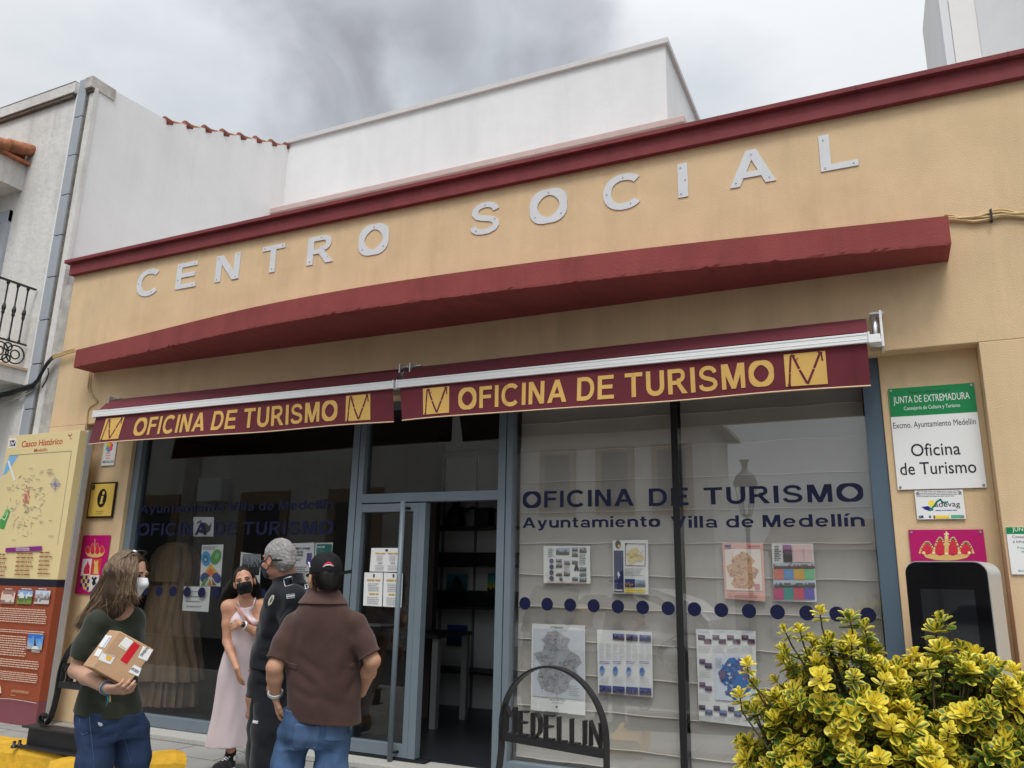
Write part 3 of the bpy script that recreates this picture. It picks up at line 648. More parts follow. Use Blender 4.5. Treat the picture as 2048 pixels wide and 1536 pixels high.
# ------------------------------------------------------------------ white building behind
bb = thing('rear_building', 'plain white box building with pink-edged cornice, rising behind the ochre front', 'building', (-5, 6, 0))
cx = float(at(1330, 78, yb)[0]); zt_ = float(at(1330, 82, yb)[2])
MB().box(XG, yb, 0, cx, yb+7, zt_-.05, M_white).build('wall', bb)
pc = MB(); pc.box(XG, yb-.05, zt_-.06, cx+.05, yb+7.05, zt_+.02, mat('coping_grey_white', (.62, .60, .59), .9, var=.05)); pc.build('coping', bb)
zl0 = float(at(1370, 229, yb-.3)[2]); xl1 = float(at(1368, 229, yb-.3)[0])
lc = MB(); lc.box(XG, yb-.30, zl0-.10, xl1, yb+.02, zl0, M_pink); lc.box(XG, yb-.22, zl0-.22, xl1-.08, yb+.02, zl0-.10, M_pink); lc.box(XG, yb-.13, zl0-.9, xl1-.17, yb+.02, zl0-.22, M_white); lc.box(xl1-.34, yb+.0, zl0-.10, xl1-.002, yb+3, zl0-.001, M_pink)
lc.build('cornice', bb, bevel=.01)

# ------------------------------------------------------------------ white buildings far right, above the cornice
rb = thing('tower_house', 'white plastered house with grey return wall, above the right end of the cornice', 'building', (4, 9, 0))
a0 = at(1895, 0, 8.0); a1 = at(1912, 118, 8.0); b0 = at(1991, 0, 8.0); b1 = at(1964, 108, 8.0)
xa, xb_ = float(a1[0]), float(b1[0]); M_bright = mat('bright_limewash', (.80, .78, .76), .9, var=.03, vscale=2, bump=.2, bscale=10)
m = MB(); m.hexa([(xa, 8, 0), (xb_, 8, 0), (xb_+.1, 12, 0), (xa-.05, 12, 0), (xa, 8, 14), (xb_+.5, 8, 14), (xb_+.6, 12, 14), (xa-.05, 12, 14)], M_bright)
m.hexa([(xb_, 7.98, 0), (xb_+.9, 7.2, 0), (xb_+1.2, 11, 0), (xb_+.2, 11, 0), (xb_, 7.98, 14), (xb_+.9, 7.2, 14), (xb_+1.2, 11, 14), (xb_+.2, 11, 14)], M_white)
m.hexa([(xb_+.9, 7.2, 0), (xb_+4, 6.9, 0), (xb_+4, 11, 0), (xb_+1.2, 11, 0), (xb_+.9, 7.2, 14), (xb_+4, 6.9, 14), (xb_+4, 11, 14), (xb_+1.2, 11, 14)], M_bright)
m.build('wall', rb)
d_ = MB(); d_.tube([(xb_+.86, 7.15, 0), (xb_+.86, 7.15, 14)], .045, mat('brown_pipe', (.20, .14, .13), .6), 10)
for z in (8.6, 9.6, 10.6): d_.box(xb_+.70, 7.1, z, xb_+.92, 7.25, z+.04, M_steel)
d_.build('downpipe', rb)
gv = MB(); gv.box(xa-.14, 8.03, 0, xa-.005, 8.5, 14, mat('grey_return', (.72, .72, .73), .8)); gv.build('side_wall', rb)

# ------------------------------------------------------------------ the other side of the street (seen in the glass)
M_glassy = mat('dark_window', (.02, .022, .025), .15, spec=.5)
M_stone = mat('tan_stone_surround', (.30, .23, .15), .85, var=.15)
oh = thing('opposite_house', 'long white house with tan door surrounds across the street, reflected in the dark window', 'building', (-16, -10, 0))
m = MB(); YO = -10.2; m.box(-34, YO-8, -.14, -9.6, YO, 6.6, M_white2); m.build('wall', oh)
for x in (-26, -22.6, -19.2, -15.2, -12.2):
    d_ = MB(); d_.box(x-.85, YO-.02, -.1, x+.85, YO+.07, 3.75, M_stone); d_.box(x-.58, YO-.0, -.1, x+.58, YO+.075, 3.4, M_glassy); d_.build('doorway', oh)
ac = MB(); ac.box(-17.4, YO, 3.5, -16.5, YO+.35, 4.15, M_wplastic); ac.build('air_conditioner', oh, bevel=.02)
pp_ = MB(); pp_.box(-18.2, YO, -.1, -17.7, YO+.12, 6.6, M_dirty); pp_.build('pilaster', oh)
ev = MB(); ev.box(-34, YO-.3, 6.6, -9.3, YO+.35, 6.85, M_white2); ev.build('eaves', oh)
o2 = thing('opposite_corner_house', 'white corner house with tiled eaves across the street, reflected in the beige windows', 'building', (-8, -15, 0))
m = MB(); m.box(-9.5, -17, -.14, -3.95, -14.4, 5.6, M_white2); m.build('wall', o2)
for x in (-8.3, -6.6, -5.0):
    d_ = MB(); d_.box(x-.55, -14.42, 3.3, x+.55, -14.33, 5.2, M_stone); d_.box(x-.38, -14.41, 3.5, x+.38, -14.32, 5.05, M_glassy); d_.build('window', o2)
ev = MB(); ev.box(-9.6, -17.2, 5.6, -3.6, -13.9, 5.72, M_dirty)
for k in range(33): ev.tube([(-9.5+.18*k, -13.78, 5.78), (-9.5+.18*k, -15.6, 6.5)], .09, M_tile, 8)
ev.build('eaves', o2)
o3 = thing('opposite_low_house', 'low white house with pitched tiled roof beyond the street lamp, seen reflected', 'building', (2, -24, 0))
m = MB(); m.box(-3.6, -30, -.14, 24, -22, 2.7, M_white2); m.build('wall', o3)
m = MB(); m.add([(-3.8, -21.7, 2.7), (24.2, -21.7, 2.7), (24.2, -26, 4.0), (-3.8, -26, 4.0), (-3.8, -30, 2.7), (24.2, -30, 2.7)], [(0, 1, 2, 3), (3, 2, 5, 4), (0, 3, 4), (1, 5, 2), (0, 4, 5, 1)], mat('old_grey_tile', (.20, .16, .13), .9, var=.3, vscale=3)); m.build('roof', o3)
# street lamp
lp = thing('street_lamp', 'ornate black street lamp with crowned lantern across the street, reflected in the right window', 'lamp', (-2.9, -13, -.14))
p_ = MB(); p_.lathe([(.16, 0), (.16, .1), (.10, .2), (.09, .9), (.06, 1.0), (.05, 2.9), (.07, 2.95), (.05, 3.0), (.045, 3.25)], -2.9, -13, M_iron, 12, -.14); p_.build('post', lp)
ln = MB(); ln.lathe([(.10, 3.25), (.13, 3.30), (.12, 3.32)], -2.9, -13, M_iron, 6, -.14); ln.lathe([(.26, 3.98), (.30, 4.02), (.27, 4.12), (.20, 4.26), (.10, 4.34), (.07, 4.40), (.07, 4.50), (.12, 4.62), (.0, 4.60)], -2.9, -13, M_iron, 12, -.14)
for k in range(6): a = k*PI/3; ln.tube([(-2.9+.12*math.cos(a), -13+.12*math.sin(a), 3.17), (-2.9+.25*math.cos(a), -13+.25*math.sin(a), 3.86)], .012, M_iron, 5)
ln.build('lantern', lp)
# parked van across the street
vn = thing('parked_car', 'white parked car across the street, reflected low in the shop windows', 'car', (-5.2, -10.2, -.14))
M_car = mat('white_car_paint', (.72, .72, .73), .25, spec=.5, coat=.5)
pf = [(-2.1, .35), (-2.15, .75), (-1.95, .95), (-1.1, 1.05), (-.55, 1.48), (.0, 1.58), (1.0, 1.56), (1.65, 1.35), (2.05, 1.0), (2.12, .6), (2.05, .35)]
m = MB(); n_ = len(pf); v = []
for yy, k in ((-.84, .93), (-.78, 1), (.78, 1), (.84, .93)): v += [(-5.2+a*(k*.5+.5), -10.2+yy*(1 if b < 1.02 else .82), -.14+.35+(b-.35)*(k*.3+.7)) for a, b in pf]
m.add(v, [(j*n_+i, j*n_+(i+1) % n_, (j+1)*n_+(i+1) % n_, (j+1)*n_+i) for j in range(3) for i in range(n_)] + [tuple(range(n_)), tuple(range(4*n_-1, 3*n_-1, -1))], M_car); m.build('body', vn, bevel=.03)
m = MB(); m.add([(-6.15, -9.46, .96), (-5.72, -9.50, 1.28), (-4.2, -9.50, 1.30), (-3.75, -9.46, .96)], [(0, 1, 2, 3)], M_glassy); m.build('side_window', vn)
for x in (-6.6, -3.9):
    wl_ = MB(); wl_.tube([(x, -9.35, .17), (x, -9.6, .17)], .31, M_gasket, 20); wl_.tube([(x, -9.33, .17), (x, -9.36, .17)], .18, M_alu, 16); wl_.build('wheel', vn)
# ------------------------------------------------------------------ helpers for flat printed things
def pp(a, b, Y): q = at(a, b, Y); return (float(q[0]), float(q[2]))
class Sheet:
    """printed marks laid on a facade-parallel plane, in layers a fraction of a millimetre apart"""
    def __init__(s, Y): s.m = MB(); s.Y = Y; s.k = 0
    def y(s): s.k += 1; return s.Y - .00008*s.k
    def P(s, pts, c): s.m.poly([pp(a, b, s.Y) for a, b in pts], s.y(), c); return s
    def Q(s, x0, y0, x1, y1, c):          # px rectangle, sides follow the place's own horizontals and verticals
        a = pp((x0+x1)/2, y0, s.Y); b = pp((x0+x1)/2, y1, s.Y); l = pp(x0, (y0+y1)/2, s.Y); r = pp(x1, (y0+y1)/2, s.Y)
        s.m.quad(l[0], b[1], r[0], a[1], s.y(), c); return s
    def S(s, pts, w, c): s.m.stroke([pp(a, b, s.Y) for a, b in pts], w, s.y(), c); return s
    def T(s, txt, xl, xr, yb, cap, c, off=.0, grotesk=False):
        l = pp(xl, yb, s.Y); r = pp(xr, yb, s.Y); h = pp((xl+xr)/2, yb-cap, s.Y)[1]-pp((xl+xr)/2, yb, s.Y)[1]; z = pp((xl+xr)/2, yb, s.Y)[1]
        if grotesk: grot(s.m, txt, l[0], z, r[0], z+h, s.y(), c, step=.00005)
        else: s.m.textl(txt, l[0], z, h, s.y(), c, off, width=r[0]-l[0])
        return s
    def lines(s, x0, x1, ya, yb, n, c, seed=1, rag=.12, wd=.35, skip=()):
        rr = random.Random(seed)
        for i in range(n):
            if i in skip: continue
            yy = ya+(yb-ya)*(i+.5)/n; e = x1-(x1-x0)*rr.uniform(0, rag); l = pp(x0, yy, s.Y); r = pp(e, yy, s.Y)
            z = pp((x0+x1)/2, yy, s.Y)[1]; h = abs(pp(x0, ya, s.Y)[1]-pp(x0, yb, s.Y)[1])/n*wd; x = l[0]; yv = s.y()
            while x < r[0]:
                w_ = min(rr.uniform(.8, 3.2)*h*2.2, r[0]-x); s.m.quad(x, z-h/2, x+w_, z+h/2, yv, c); x += w_+h*.7
        return s
    def img(s, x0, y0, x1, y1, cols, seed=1, nx=7, ny=5):     # a small printed photograph: sky band and dappled ground
        rr = random.Random(seed); a = pp((x0+x1)/2, y0, s.Y); b = pp((x0+x1)/2, y1, s.Y); l = pp(x0, (y0+y1)/2, s.Y)[0]; r = pp(x1, (y0+y1)/2, s.Y)[0]
        yv = s.y(); mm = [flat(*c) for c in cols]
        for i in range(nx):
            for j in range(ny):
                t = (j+.5+rr.uniform(-.9, .9))/ny; k = min(len(mm)-1, max(0, int((1-t)*len(mm))))
                s.m.quad(l+(r-l)*i/nx, b[1]+(a[1]-b[1])*j/ny, l+(r-l)*(i+1)/nx, b[1]+(a[1]-b[1])*(j+1)/ny, yv, mm[k])
        return s
INK = flat(30, 30, 34); GREY = flat(120, 120, 122); WHITE = flat(228, 228, 226, .5)
def board(name, label, cat, corners, Y, t, col, edge=None, group=None, bevel=.002, screws=True):
    """a flat sign on the wall: TL TR BR BL pixel corners on the plane Y (its front)"""
    q = [pp(a, b, Y) for a, b in corners]; x0 = (q[0][0]+q[3][0])/2; x1 = (q[1][0]+q[2][0])/2; z1 = (q[0][1]+q[1][1])/2; z0 = (q[2][1]+q[3][1])/2
    o = thing(name, label, cat, ((x0+x1)/2, Y+t, z0), group)
    MB().box(x0, Y, z0, x1, Y+t, z1, edge or col).build('panel', o, bevel=bevel)
    if screws:
        sw = MB()
        for x in (x0+.018, x1-.018):
            for z in (z0+.018, z1-.018): sw.disc(x, z, .009, Y-.004, M_steel, 10, .004)
        sw.build('screws', o)
    return o, x0, z0, x1, z1
YP = .135
# ------------------------------------------------------------------ right pier: signs
G_JUNTA = flat(14, 128, 72, .5)
o, x0, z0, x1, z1 = board('wall_sign', 'large white sign with green band reading Oficina de Turismo, on the right pier', 'sign', [(1776, 777), (1950, 765), (1972, 975), (1795, 980)], YP, .006, WHITE)
s = Sheet(YP-.0005); zg_ = pp(1868, 829, YP)[1]; s.m.quad(x0+.001, zg_, x1-.001, z1-.001, s.y(), G_JUNTA)
s.T('Proyecto cofinanciado por:', 1818, 1900, 787, 6, INK); s.T('JUNTA DE EXTREMADURA', 1787, 1941, 807, 14, WHITE, 0); s.T('Consejería de Cultura y Turismo', 1808, 1921, 819.5, 7.5, WHITE)
s.T('Excmo. Ayuntamiento Medellín', 1787, 1953, 856.5, 12, INK, 0); s.T('Oficina', 1823, 1922, 911, 25, INK, .004); s.T('de Turismo', 1801, 1954, 948, 25, INK, .004)
s.m.build('lettering', o)
o, x0, z0, x1, z1 = board('wall_sign', 'small white adevag plaque with blue and green wave emblem, below the Oficina de Turismo sign', 'sign', [(1829, 981), (1925, 980), (1933, 1038), (1834, 1039)], YP-.002, .006, WHITE)
s = Sheet(YP-.0026); s.lines(1834, 1924, 981, 994, 4, GREY, 3, .2, .4)
s.P([(1843, 1014), (1856, 1012), (1868, 1020), (1860, 1022), (1856, 1021), (1850, 1019)], flat(24, 34, 120)); s.m.disc(*pp(1863, 1007, YP), .022, s.y(), flat(240, 220, 80), 16)
s.S([(1860, 1021), (1868, 1012), (1874, 1003), (1881, 999), (1885, 1005), (1895, 1004)], .011, flat(20, 130, 110)); s.T('adevag', 1870, 1921, 1017, 11, INK, .0); s.lines(1871, 1914, 1019, 1022, 1, flat(60, 80, 160), 2, .0, .5)
s.Q(1838, 1031, 1847, 1036, flat(24, 50, 140)); s.Q(1858, 1031, 1862, 1036, flat(30, 110, 90)); s.Q(1868, 1031, 1899, 1037, flat(235, 205, 60)); s.Q(1902, 1030, 1924, 1036, flat(80, 175, 130)); s.Q(1867, 1031, 1870, 1037, flat(120, 30, 40))
s.m.build('emblem', o)
MAG = flat(178, 22, 100, .35); GLD = flat(214, 178, 110); CRED = flat(200, 44, 66); CREAM = flat(236, 216, 170)
def crown(s, cx, cy, w, h, bead=True):
    """cx, cy centre of the brim; w width, h height, in pixels"""
    def arch(x0, x1, yb, yt, n=9): return [(x0+(x1-x0)*i/n, yb-(yb-yt)*math.sin(PI*i/n)**.7) for i in range(n+1)]
    A = [(-.5, -.22), (-.24, .0), (.0, .24), (.22, .5)]
    for a, b in A:
        hh = .62 if abs(a+b) > .4 else .78
        s.P([(cx+a*w, cy-h*.18)] + arch(cx+a*w, cx+b*w, cy-h*.22, cy-h*hh) + [(cx+b*w, cy-h*.18)], CRED)
    for a, b in A:
        hh = .62 if abs(a+b) > .4 else .78; s.S(arch(cx+a*w, cx+b*w, cy-h*.22, cy-h*hh), w*.0001, GLD)
    s.S([(cx, cy-h*.1), (cx, cy-h*.86)], w*.00022, GLD); s.S([(cx, cy-h*.8), (cx, cy-h*1.04)], w*.00009, CREAM); s.S([(cx-w*.035, cy-h*.96), (cx+w*.035, cy-h*.96)], w*.00009, CREAM)
    if bead:
        for a, b in A:
            hh = .68 if abs(a+b) > .4 else .84
            for (u_, v_) in arch(cx+a*w, cx+b*w, cy-h*.24, cy-h*hh, 14): s.m.disc(*pp(u_, v_, s.Y), w*.00003, s.Y-.0029, CREAM, 6)
    s.P([(cx-.47*w, cy-h*.26), (cx-.38*w, cy-h*.05), (cx-.2*w, cy+h*.04), (cx, cy+h*.06), (cx+.2*w, cy+h*.04), (cx+.38*w, cy-h*.05), (cx+.47*w, cy-h*.26), (cx+.36*w, cy-h*.16), (cx+.25*w, cy-h*.22), (cx+.12*w, cy-h*.12), (cx, cy-h*.20), (cx-.12*w, cy-h*.12), (cx-.25*w, cy-h*.22), (cx-.36*w, cy-h*.16)], GLD)
    for t_ in (-.42, -.24, 0, .24, .42): s.m.disc(*pp(cx+t_*w, cy-h*(.24 if abs(t_) > .1 else .2), s.Y), w*.00009, s.Y-.0032, CREAM, 8)
o, x0, z0, x1, z1 = board('wall_sign', 'magenta plaque with a golden crown, half hidden behind the touch screen kiosk', 'sign', [(1814, 1059), (1966, 1059), (2000, 1330), (1846, 1330)], YP, .006, MAG)
s = Sheet(YP-.001); crown(s, 1893, 1118, 108, 52); s.m.build('emblem', o)
q0 = pp(2011, 1054, -.012); q1 = pp(2023, 1149, -.012)
o = thing('wall_sign', 'white information sign with narrow green heading, cut by the right edge of the picture', 'sign', (q0[0]+.25, 0, q1[1]))
MB().box(q0[0], -.012, q1[1], q0[0]+.56, -.004, q0[1], WHITE).build('panel', o, bevel=.002)
s = Sheet(-.0125); zt1_ = pp(2014, 1068, -.012)[1]; s.m.quad(q0[0]+.001, zt1_, q0[0]+.559, q0[1]-.001, s.y(), G_JUNTA)
xx = q0[0]
def tl_(t, x, z, h, c): s.m.textl(t, xx+x, z, h, s.y(), c)
zz_ = lambda py: pp(2030, py, -.012)[1]
tl_('JUNTA DE EXTREMADURA', .035, zz_(1065), .024, WHITE); tl_('Consejería de Fomento', .03, zz_(1078), .017, INK); tl_('e Infraestructuras', .03, zz_(1086), .017, INK)
for k, t in enumerate(('Proyecto de mejora', 'Medellín en el entorno', 'urbano de la villa', 'de Medellín')): tl_(t, .05+.02*k, zz_(1099+7*k), .014, flat(40, 140, 90))
for k, t in enumerate(('Inversión', 'Subvención')): tl_(t, .14, zz_(1132+6*k), .013, INK)
tl_('Beneficiario', .04, zz_(1143), .012, flat(40, 140, 90)); s.m.build('lettering', o)

# ------------------------------------------------------------------ left pier: signs
o, x0, z0, x1, z1 = board('wall_sign', 'narrow white MEDELLIN sign with rainbow flower emblem, under the left end of the awning', 'sign', [(209, 872), (235, 871), (228, 931), (203, 931)], YP, .005, WHITE, screws=False)
s = Sheet(YP-.0005)
for k, c in enumerate(((230, 60, 60), (240, 140, 40), (240, 205, 60), (130, 190, 80), (80, 150, 210), (230, 90, 140))): a = k*PI/3+.4; c0 = pp(219, 894, YP); s.m.disc(c0[0]+.030*math.cos(a), c0[1]+.030*math.sin(a), .030, s.y(), flat(*c), 14)
for k in range(3): s.lines(212, 222, 904+5*k, 908+5*k, 1, flat(220, 140, 120), k, .2, .5)
s.T('MEDELLIN', 205.5, 226.5, 926, 5, flat(40, 50, 80), .01); s.m.build('lettering', o)
o, x0, z0, x1, z1 = board('wall_sign', 'gold information plate with large black i and dark frame, between MEDELLIN sign and crest', 'sign', [(182, 966), (232.5, 963), (224, 1037), (173, 1034)], YP-.012, .016, flat(222, 190, 92, .35), edge=flat(40, 26, 22, .4), screws=False)
s = Sheet(YP-.0125); s.m.quad(x0+.018, z0+.018, x1-.018, z1-.018, s.y(), flat(222, 188, 92, .35)); cxs = (x0+x1)/2+.008; czs = (z0+z1)/2+.02; s.m.disc(cxs, czs, .075, s.y(), INK, 28, rz=.105)
yv = s.y(); s.m.disc(cxs+.012, czs+.058, .020, yv, flat(222, 188, 92), 14); s.m.poly([(cxs-.022, czs+.022), (cxs+.022, czs+.028), (cxs+.008, czs-.050), (cxs+.024, czs-.042), (cxs+.018, czs-.060), (cxs-.02, czs-.068), (cxs-.026, czs-.056), (cxs-.012, czs+.012)], yv, flat(222, 188, 92))
s.m.disc(x0+.05, z1-.055, .028, s.y(), flat(90, 70, 50), 10, rz=.036); s.m.textl('Información', (x0+x1)/2, z0+.062, .018, s.y(), INK, center=True); s.m.textl('al peregrino', (x0+x1)/2, z0+.034, .018, s.y(), INK, center=True); s.m.build('lettering', o)
o, x0, z0, x1, z1 = board('wall_sign', 'magenta plaque with crown and quartered town crest, partly behind the long-haired woman', 'sign', [(165, 1071), (221, 1070), (205, 1188), (150, 1188)], YP, .006, MAG, screws=False)
s = Sheet(YP-.001); crown(s, 190, 1113, 40, 34, bead=False)
bx = lambda a, b: pp(a, b, YP)
s.P([(166, 1118), (184.5, 1117.5), (180, 1150), (161.5, 1150.5)], flat(215, 205, 210)); s.P([(184.5, 1117.5), (204, 1117), (199, 1150), (180, 1150)], flat(205, 62, 50)); s.P([(161.5, 1150.5), (180, 1150), (177, 1184), (168, 1178), (162, 1166)], flat(206, 178, 96)); s.P([(180, 1150), (199, 1150), (196, 1170), (188, 1180), (177, 1184)], flat(214, 206, 204))
RD = flat(190, 40, 62)
s.P([(167, 1148), (168, 1138), (171, 1131), (174, 1127), (176, 1120), (177.5, 1127), (180, 1132), (179, 1148)], RD)
s.P([(187, 1148), (189, 1130), (188, 1121), (191, 1121), (192, 1124), (194, 1121), (197, 1121), (196, 1130), (197, 1148)], GLD)
for i in range(4):
    for j in range(4):
        if (i+j) % 2 == 0 and not (j == 3 and i < 2): a, b = 162+4.6*i-.7*j, 1151+7.6*j; s.P([(a, b), (a+4.6, b-.1), (a+3.8, b+7.4), (a-.8, b+7.6)], flat(70, 36, 110))
s.P([(183, 1156), (186, 1153), (188, 1157), (191, 1153), (195, 1156), (191, 1160), (192, 1168), (186, 1172), (184, 1166), (186, 1161)], flat(30, 30, 44)); s.m.build('emblem', o)

# ------------------------------------------------------------------ town map totem
YT = -.20
tx0 = pp(17, 873, YT)[0]; tx1 = pp(115, 1157, YT)[0]; tz1 = pp(159, 860, YT)[1]
zk1, zk0, zp = pp(60, 1158, YT)[1], pp(60, 1173, YT)[1], pp(40, 1400, YT)[1]
tm = thing('information_totem', 'tall town map totem headed Casco Histórico, beige above rust brown, grey metal edge', 'sign', ((tx0+tx1)/2, -.12, 0))
BEI = mat('beige_print', srgb(222, 202, 150), .6, var=.04, vscale=2); RUST = mat('rust_print', srgb(150, 74, 46), .6, var=.08, vscale=3); PLUM = mat('plum_print', srgb(128, 74, 80), .6, var=.08, vscale=4); NIGHT = flat(34, 30, 44)
b_ = MB()
for a, c, m_ in ((zk1, tz1, BEI), (zk0, zk1, NIGHT), (zp, zk0, RUST), (0.0, zp, PLUM)): b_.box(tx0, YT, a, tx1, YT+.095, c, m_)
b_.build('printed_panel', tm, bevel=.004)
MB().box(tx0+.01, YT+.0955, 0, tx1+.012, YT+.17, tz1+.012, mat('grey_steel_edge', (.46, .47, .48), .45, var=.06, vscale=6, metal=.4)).build('metal_back', tm, bevel=.003)
s = Sheet(YT-.0008); REDT = flat(186, 76, 52); BRN = flat(150, 84, 56)
s.P([(17.5, 877), (33.5, 875.5), (32, 895), (16, 896.5)], WHITE); s.P([(20, 881), (31.5, 880), (30.5, 892), (19, 893)], flat(66, 44, 60)); s.S([(21.5, 891), (22.5, 882), (26, 890), (30.5, 881)], .016, WHITE)
s.T('Casco Histórico', 43, 124, 891.5, 12, REDT, .018); s.T('Medellín', 68, 94, 903.5, 7, REDT, .006); s.S([(137, 869), (140, 873), (144, 868)], .014, REDT); s.S([(140, 878), (143, 877)], .01, REDT)
s.S([(19, 911), (143, 902), (115, 1090)], .006, GREY)
s.P([(19, 912), (37, 911), (13, 947), (6, 950), (12, 930)], flat(120, 178, 220)); s.S([(17, 923), (29, 960)], .028, WHITE)
s.P([(16, 1018), (21, 1023), (8, 1059), (0, 1057), (0, 1040)], flat(74, 150, 74)); s.P([(12, 1018), (17, 1018), (14, 1030), (6, 1034)], flat(120, 180, 100)); s.S([(4, 1036), (10, 1040), (16, 1026)], .01, WHITE)
rr = random.Random(11)
for k in range(95):
    a = rr.uniform(0, 2*PI); d_ = rr.random()**.6; x = 52+38*d_*math.cos(a); y = 1010+62*d_*math.sin(a); l = rr.uniform(3, 9); th = rr.choice((.3, 1.5, 1.9, -.6))+rr.gauss(0, .15); s.S([(x, y), (x+l*math.cos(th), y+l*math.sin(th))], .0045, GREY if rr.random() < .75 else BRN)
for k in range(16): x = 54+rr.gauss(0, 3.5); y = 993+rr.gauss(0, 11); s.S([(x, y), (x+1.5, y+3)], .016, flat(206, 110, 110))
for k in range(22):
    x = rr.choice((38, 78, 100, 62, 20))+rr.uniform(-6, 6); y = rr.choice((940, 948, 975, 985, 1045, 1075))+rr.uniform(-5, 5); s.lines(x, x+rr.uniform(7, 12), y, y+2, 1, GREY, k, .1, .5)
BLU = flat(110, 116, 178)
for k in range(8): a = k*PI/4; L_ = 13 if k % 2 == 0 else 8; s.S([(112, 968), (112+L_*.8*math.cos(a), 968+L_*math.sin(a))], .010 if k % 2 == 0 else .006, BLU)
s.S([(112+8*math.cos(i*PI/8), 968+10*math.sin(i*PI/8)) for i in range(17)], .004, BLU)
s.P([(13.5, 1096), (86, 1092), (85, 1101.5), (12.5, 1104)], flat(132, 40, 126)); s.lines(34, 64, 1094.5, 1102, 2, WHITE, 4, .4, .35)
for col, (xa_, xb2) in enumerate(((-4, 22), (36, 72), (82, 112))):
    for k in range(6): s.lines(xa_-1.2*k*.9, xb2-1.2*k*.9-rr.uniform(0, 10), 1106+8.4*k-.04*xa_, 1111+8.4*k-.04*xa_, 1, BRN, col*10+k, .1, .5)
for k, (a, b) in enumerate(((4.5, 32), (37.5, 67), (72, 102))):
    s.img(a, 1181, b, 1208, [((150, 120, 110), (222, 190, 176), (210, 200, 190), (150, 110, 100)), ((130, 170, 210), (210, 214, 216), (90, 110, 60), (120, 140, 70)), ((190, 206, 220), (170, 160, 160), (120, 110, 110), (200, 190, 186))][k], k+3, 9, 7); s.lines(a+8, b, 1176, 1179.5, 1, WHITE, k, .3, .4)
s.lines(-6, 97, 1216, 1246, 7, flat(222, 190, 170), 6, .03, .42); s.lines(-6, 94, 1259, 1267, 2, flat(222, 190, 170), 7, .05, .42); s.lines(-6, 56, 1270, 1312, 9, flat(222, 190, 170), 8, .05, .42); s.lines(-6, 82, 1318, 1336, 4, flat(222, 190, 170), 9, .06, .42); s.lines(-6, 80, 1343, 1363, 5, flat(222, 190, 170), 10, .05, .42)
s.img(58, 1268, 88.5, 1299, ((52, 110, 190), (96, 150, 214), (120, 170, 220), (180, 170, 160)), 2, 8, 7); s.P([(70, 1293), (71, 1284), (72.5, 1276), (74, 1276), (75, 1284), (76, 1293)], flat(60, 66, 70)); s.P([(66, 1298), (69, 1292), (77, 1292), (80, 1298)], flat(220, 220, 214)); s.lines(66, 84, 1300, 1305, 2, WHITE, 3, .3, .4)
s.T('JUNTA DE EXTREMADURA', 25, 60, 1387, 5, flat(206, 170, 130), .01); s.lines(25, 34, 1389, 1391, 1, flat(206, 170, 130), 3, .1, .5); s.P([(0, 1374), (4, 1371), (5, 1377), (6, 1386), (0, 1386)], flat(222, 200, 170))
s.S([(-10, 1396), (20, 1397), (50, 1401), (76, 1406)], .006, flat(214, 190, 180)); s.m.build('print', tm)

# ------------------------------------------------------------------ touch screen kiosk
t_ = R(19); kn = np.array([-math.sin(t_), -math.cos(t_)]); kr = np.array([math.cos(t_), -math.sin(t_)])
kc = np.array([.325, -.40]); hw, kd, kz, rc = .232, .30, 1.728, .075
def K(u, d, z): p = kc+kr*u-kn*d; return (p[0], p[1], z)
def rounded(hw_, z0, z1, r, n=8):
    o = [(-hw_, z0), (hw_, z0)]
    o += [(hw_-r+r*math.cos(i*PI/2/n), z1-r+r*math.sin(i*PI/2/n)) for i in range(n+1)]
    o += [(-hw_+r-r*math.sin(i*PI/2/n), z1-r+r*math.cos(i*PI/2/n)) for i in range(n+1)]; return o
ko = thing('touch_screen_kiosk', 'silver touch screen kiosk with rounded black glass front, standing before the right pier', 'kiosk', (kc[0], kc[1]+.1, 0))
def slab(m_, hw_, z0, z1, r, d0, d1, mt, smooth=False):
    o = rounded(hw_, z0, z1, r); n = len(o); v = [K(a, d0, b) for a, b in o]+[K(a, d1, b) for a, b in o]
    m_.add(v, [tuple(range(n)), tuple(range(2*n-1, n-1, -1))], mt); m_.add(v, [(i, i+n, (i+1) % n+n, (i+1) % n) for i in range(n)], mt, smooth)
M_sil = mat('silver_powder_coat', (.52, .52, .50), .38, metal=.25, var=.03, vscale=3)
m = MB(); slab(m, hw, .0, kz, rc, .012, kd, M_sil); m.build('housing', ko, bevel=.006)
m = MB(); slab(m, hw-.004, .25, kz-.006, rc-.004, .0, .0115, mat('black_screen_glass', (.004, .004, .005), .06, spec=.28)); m.build('screen', ko, bevel=.003); m = MB(); m.hexa([K(-.15, -.0006, .62), K(.15, -.0006, .62), K(.15, .001, .62), K(-.15, .001, .62), K(-.15, -.0006, 1.56), K(.15, -.0006, 1.56), K(.15, .001, 1.56), K(-.15, .001, 1.56)], mat('display_glass', (.010, .011, .013), .03, spec=.75)); m.build('display', ko)

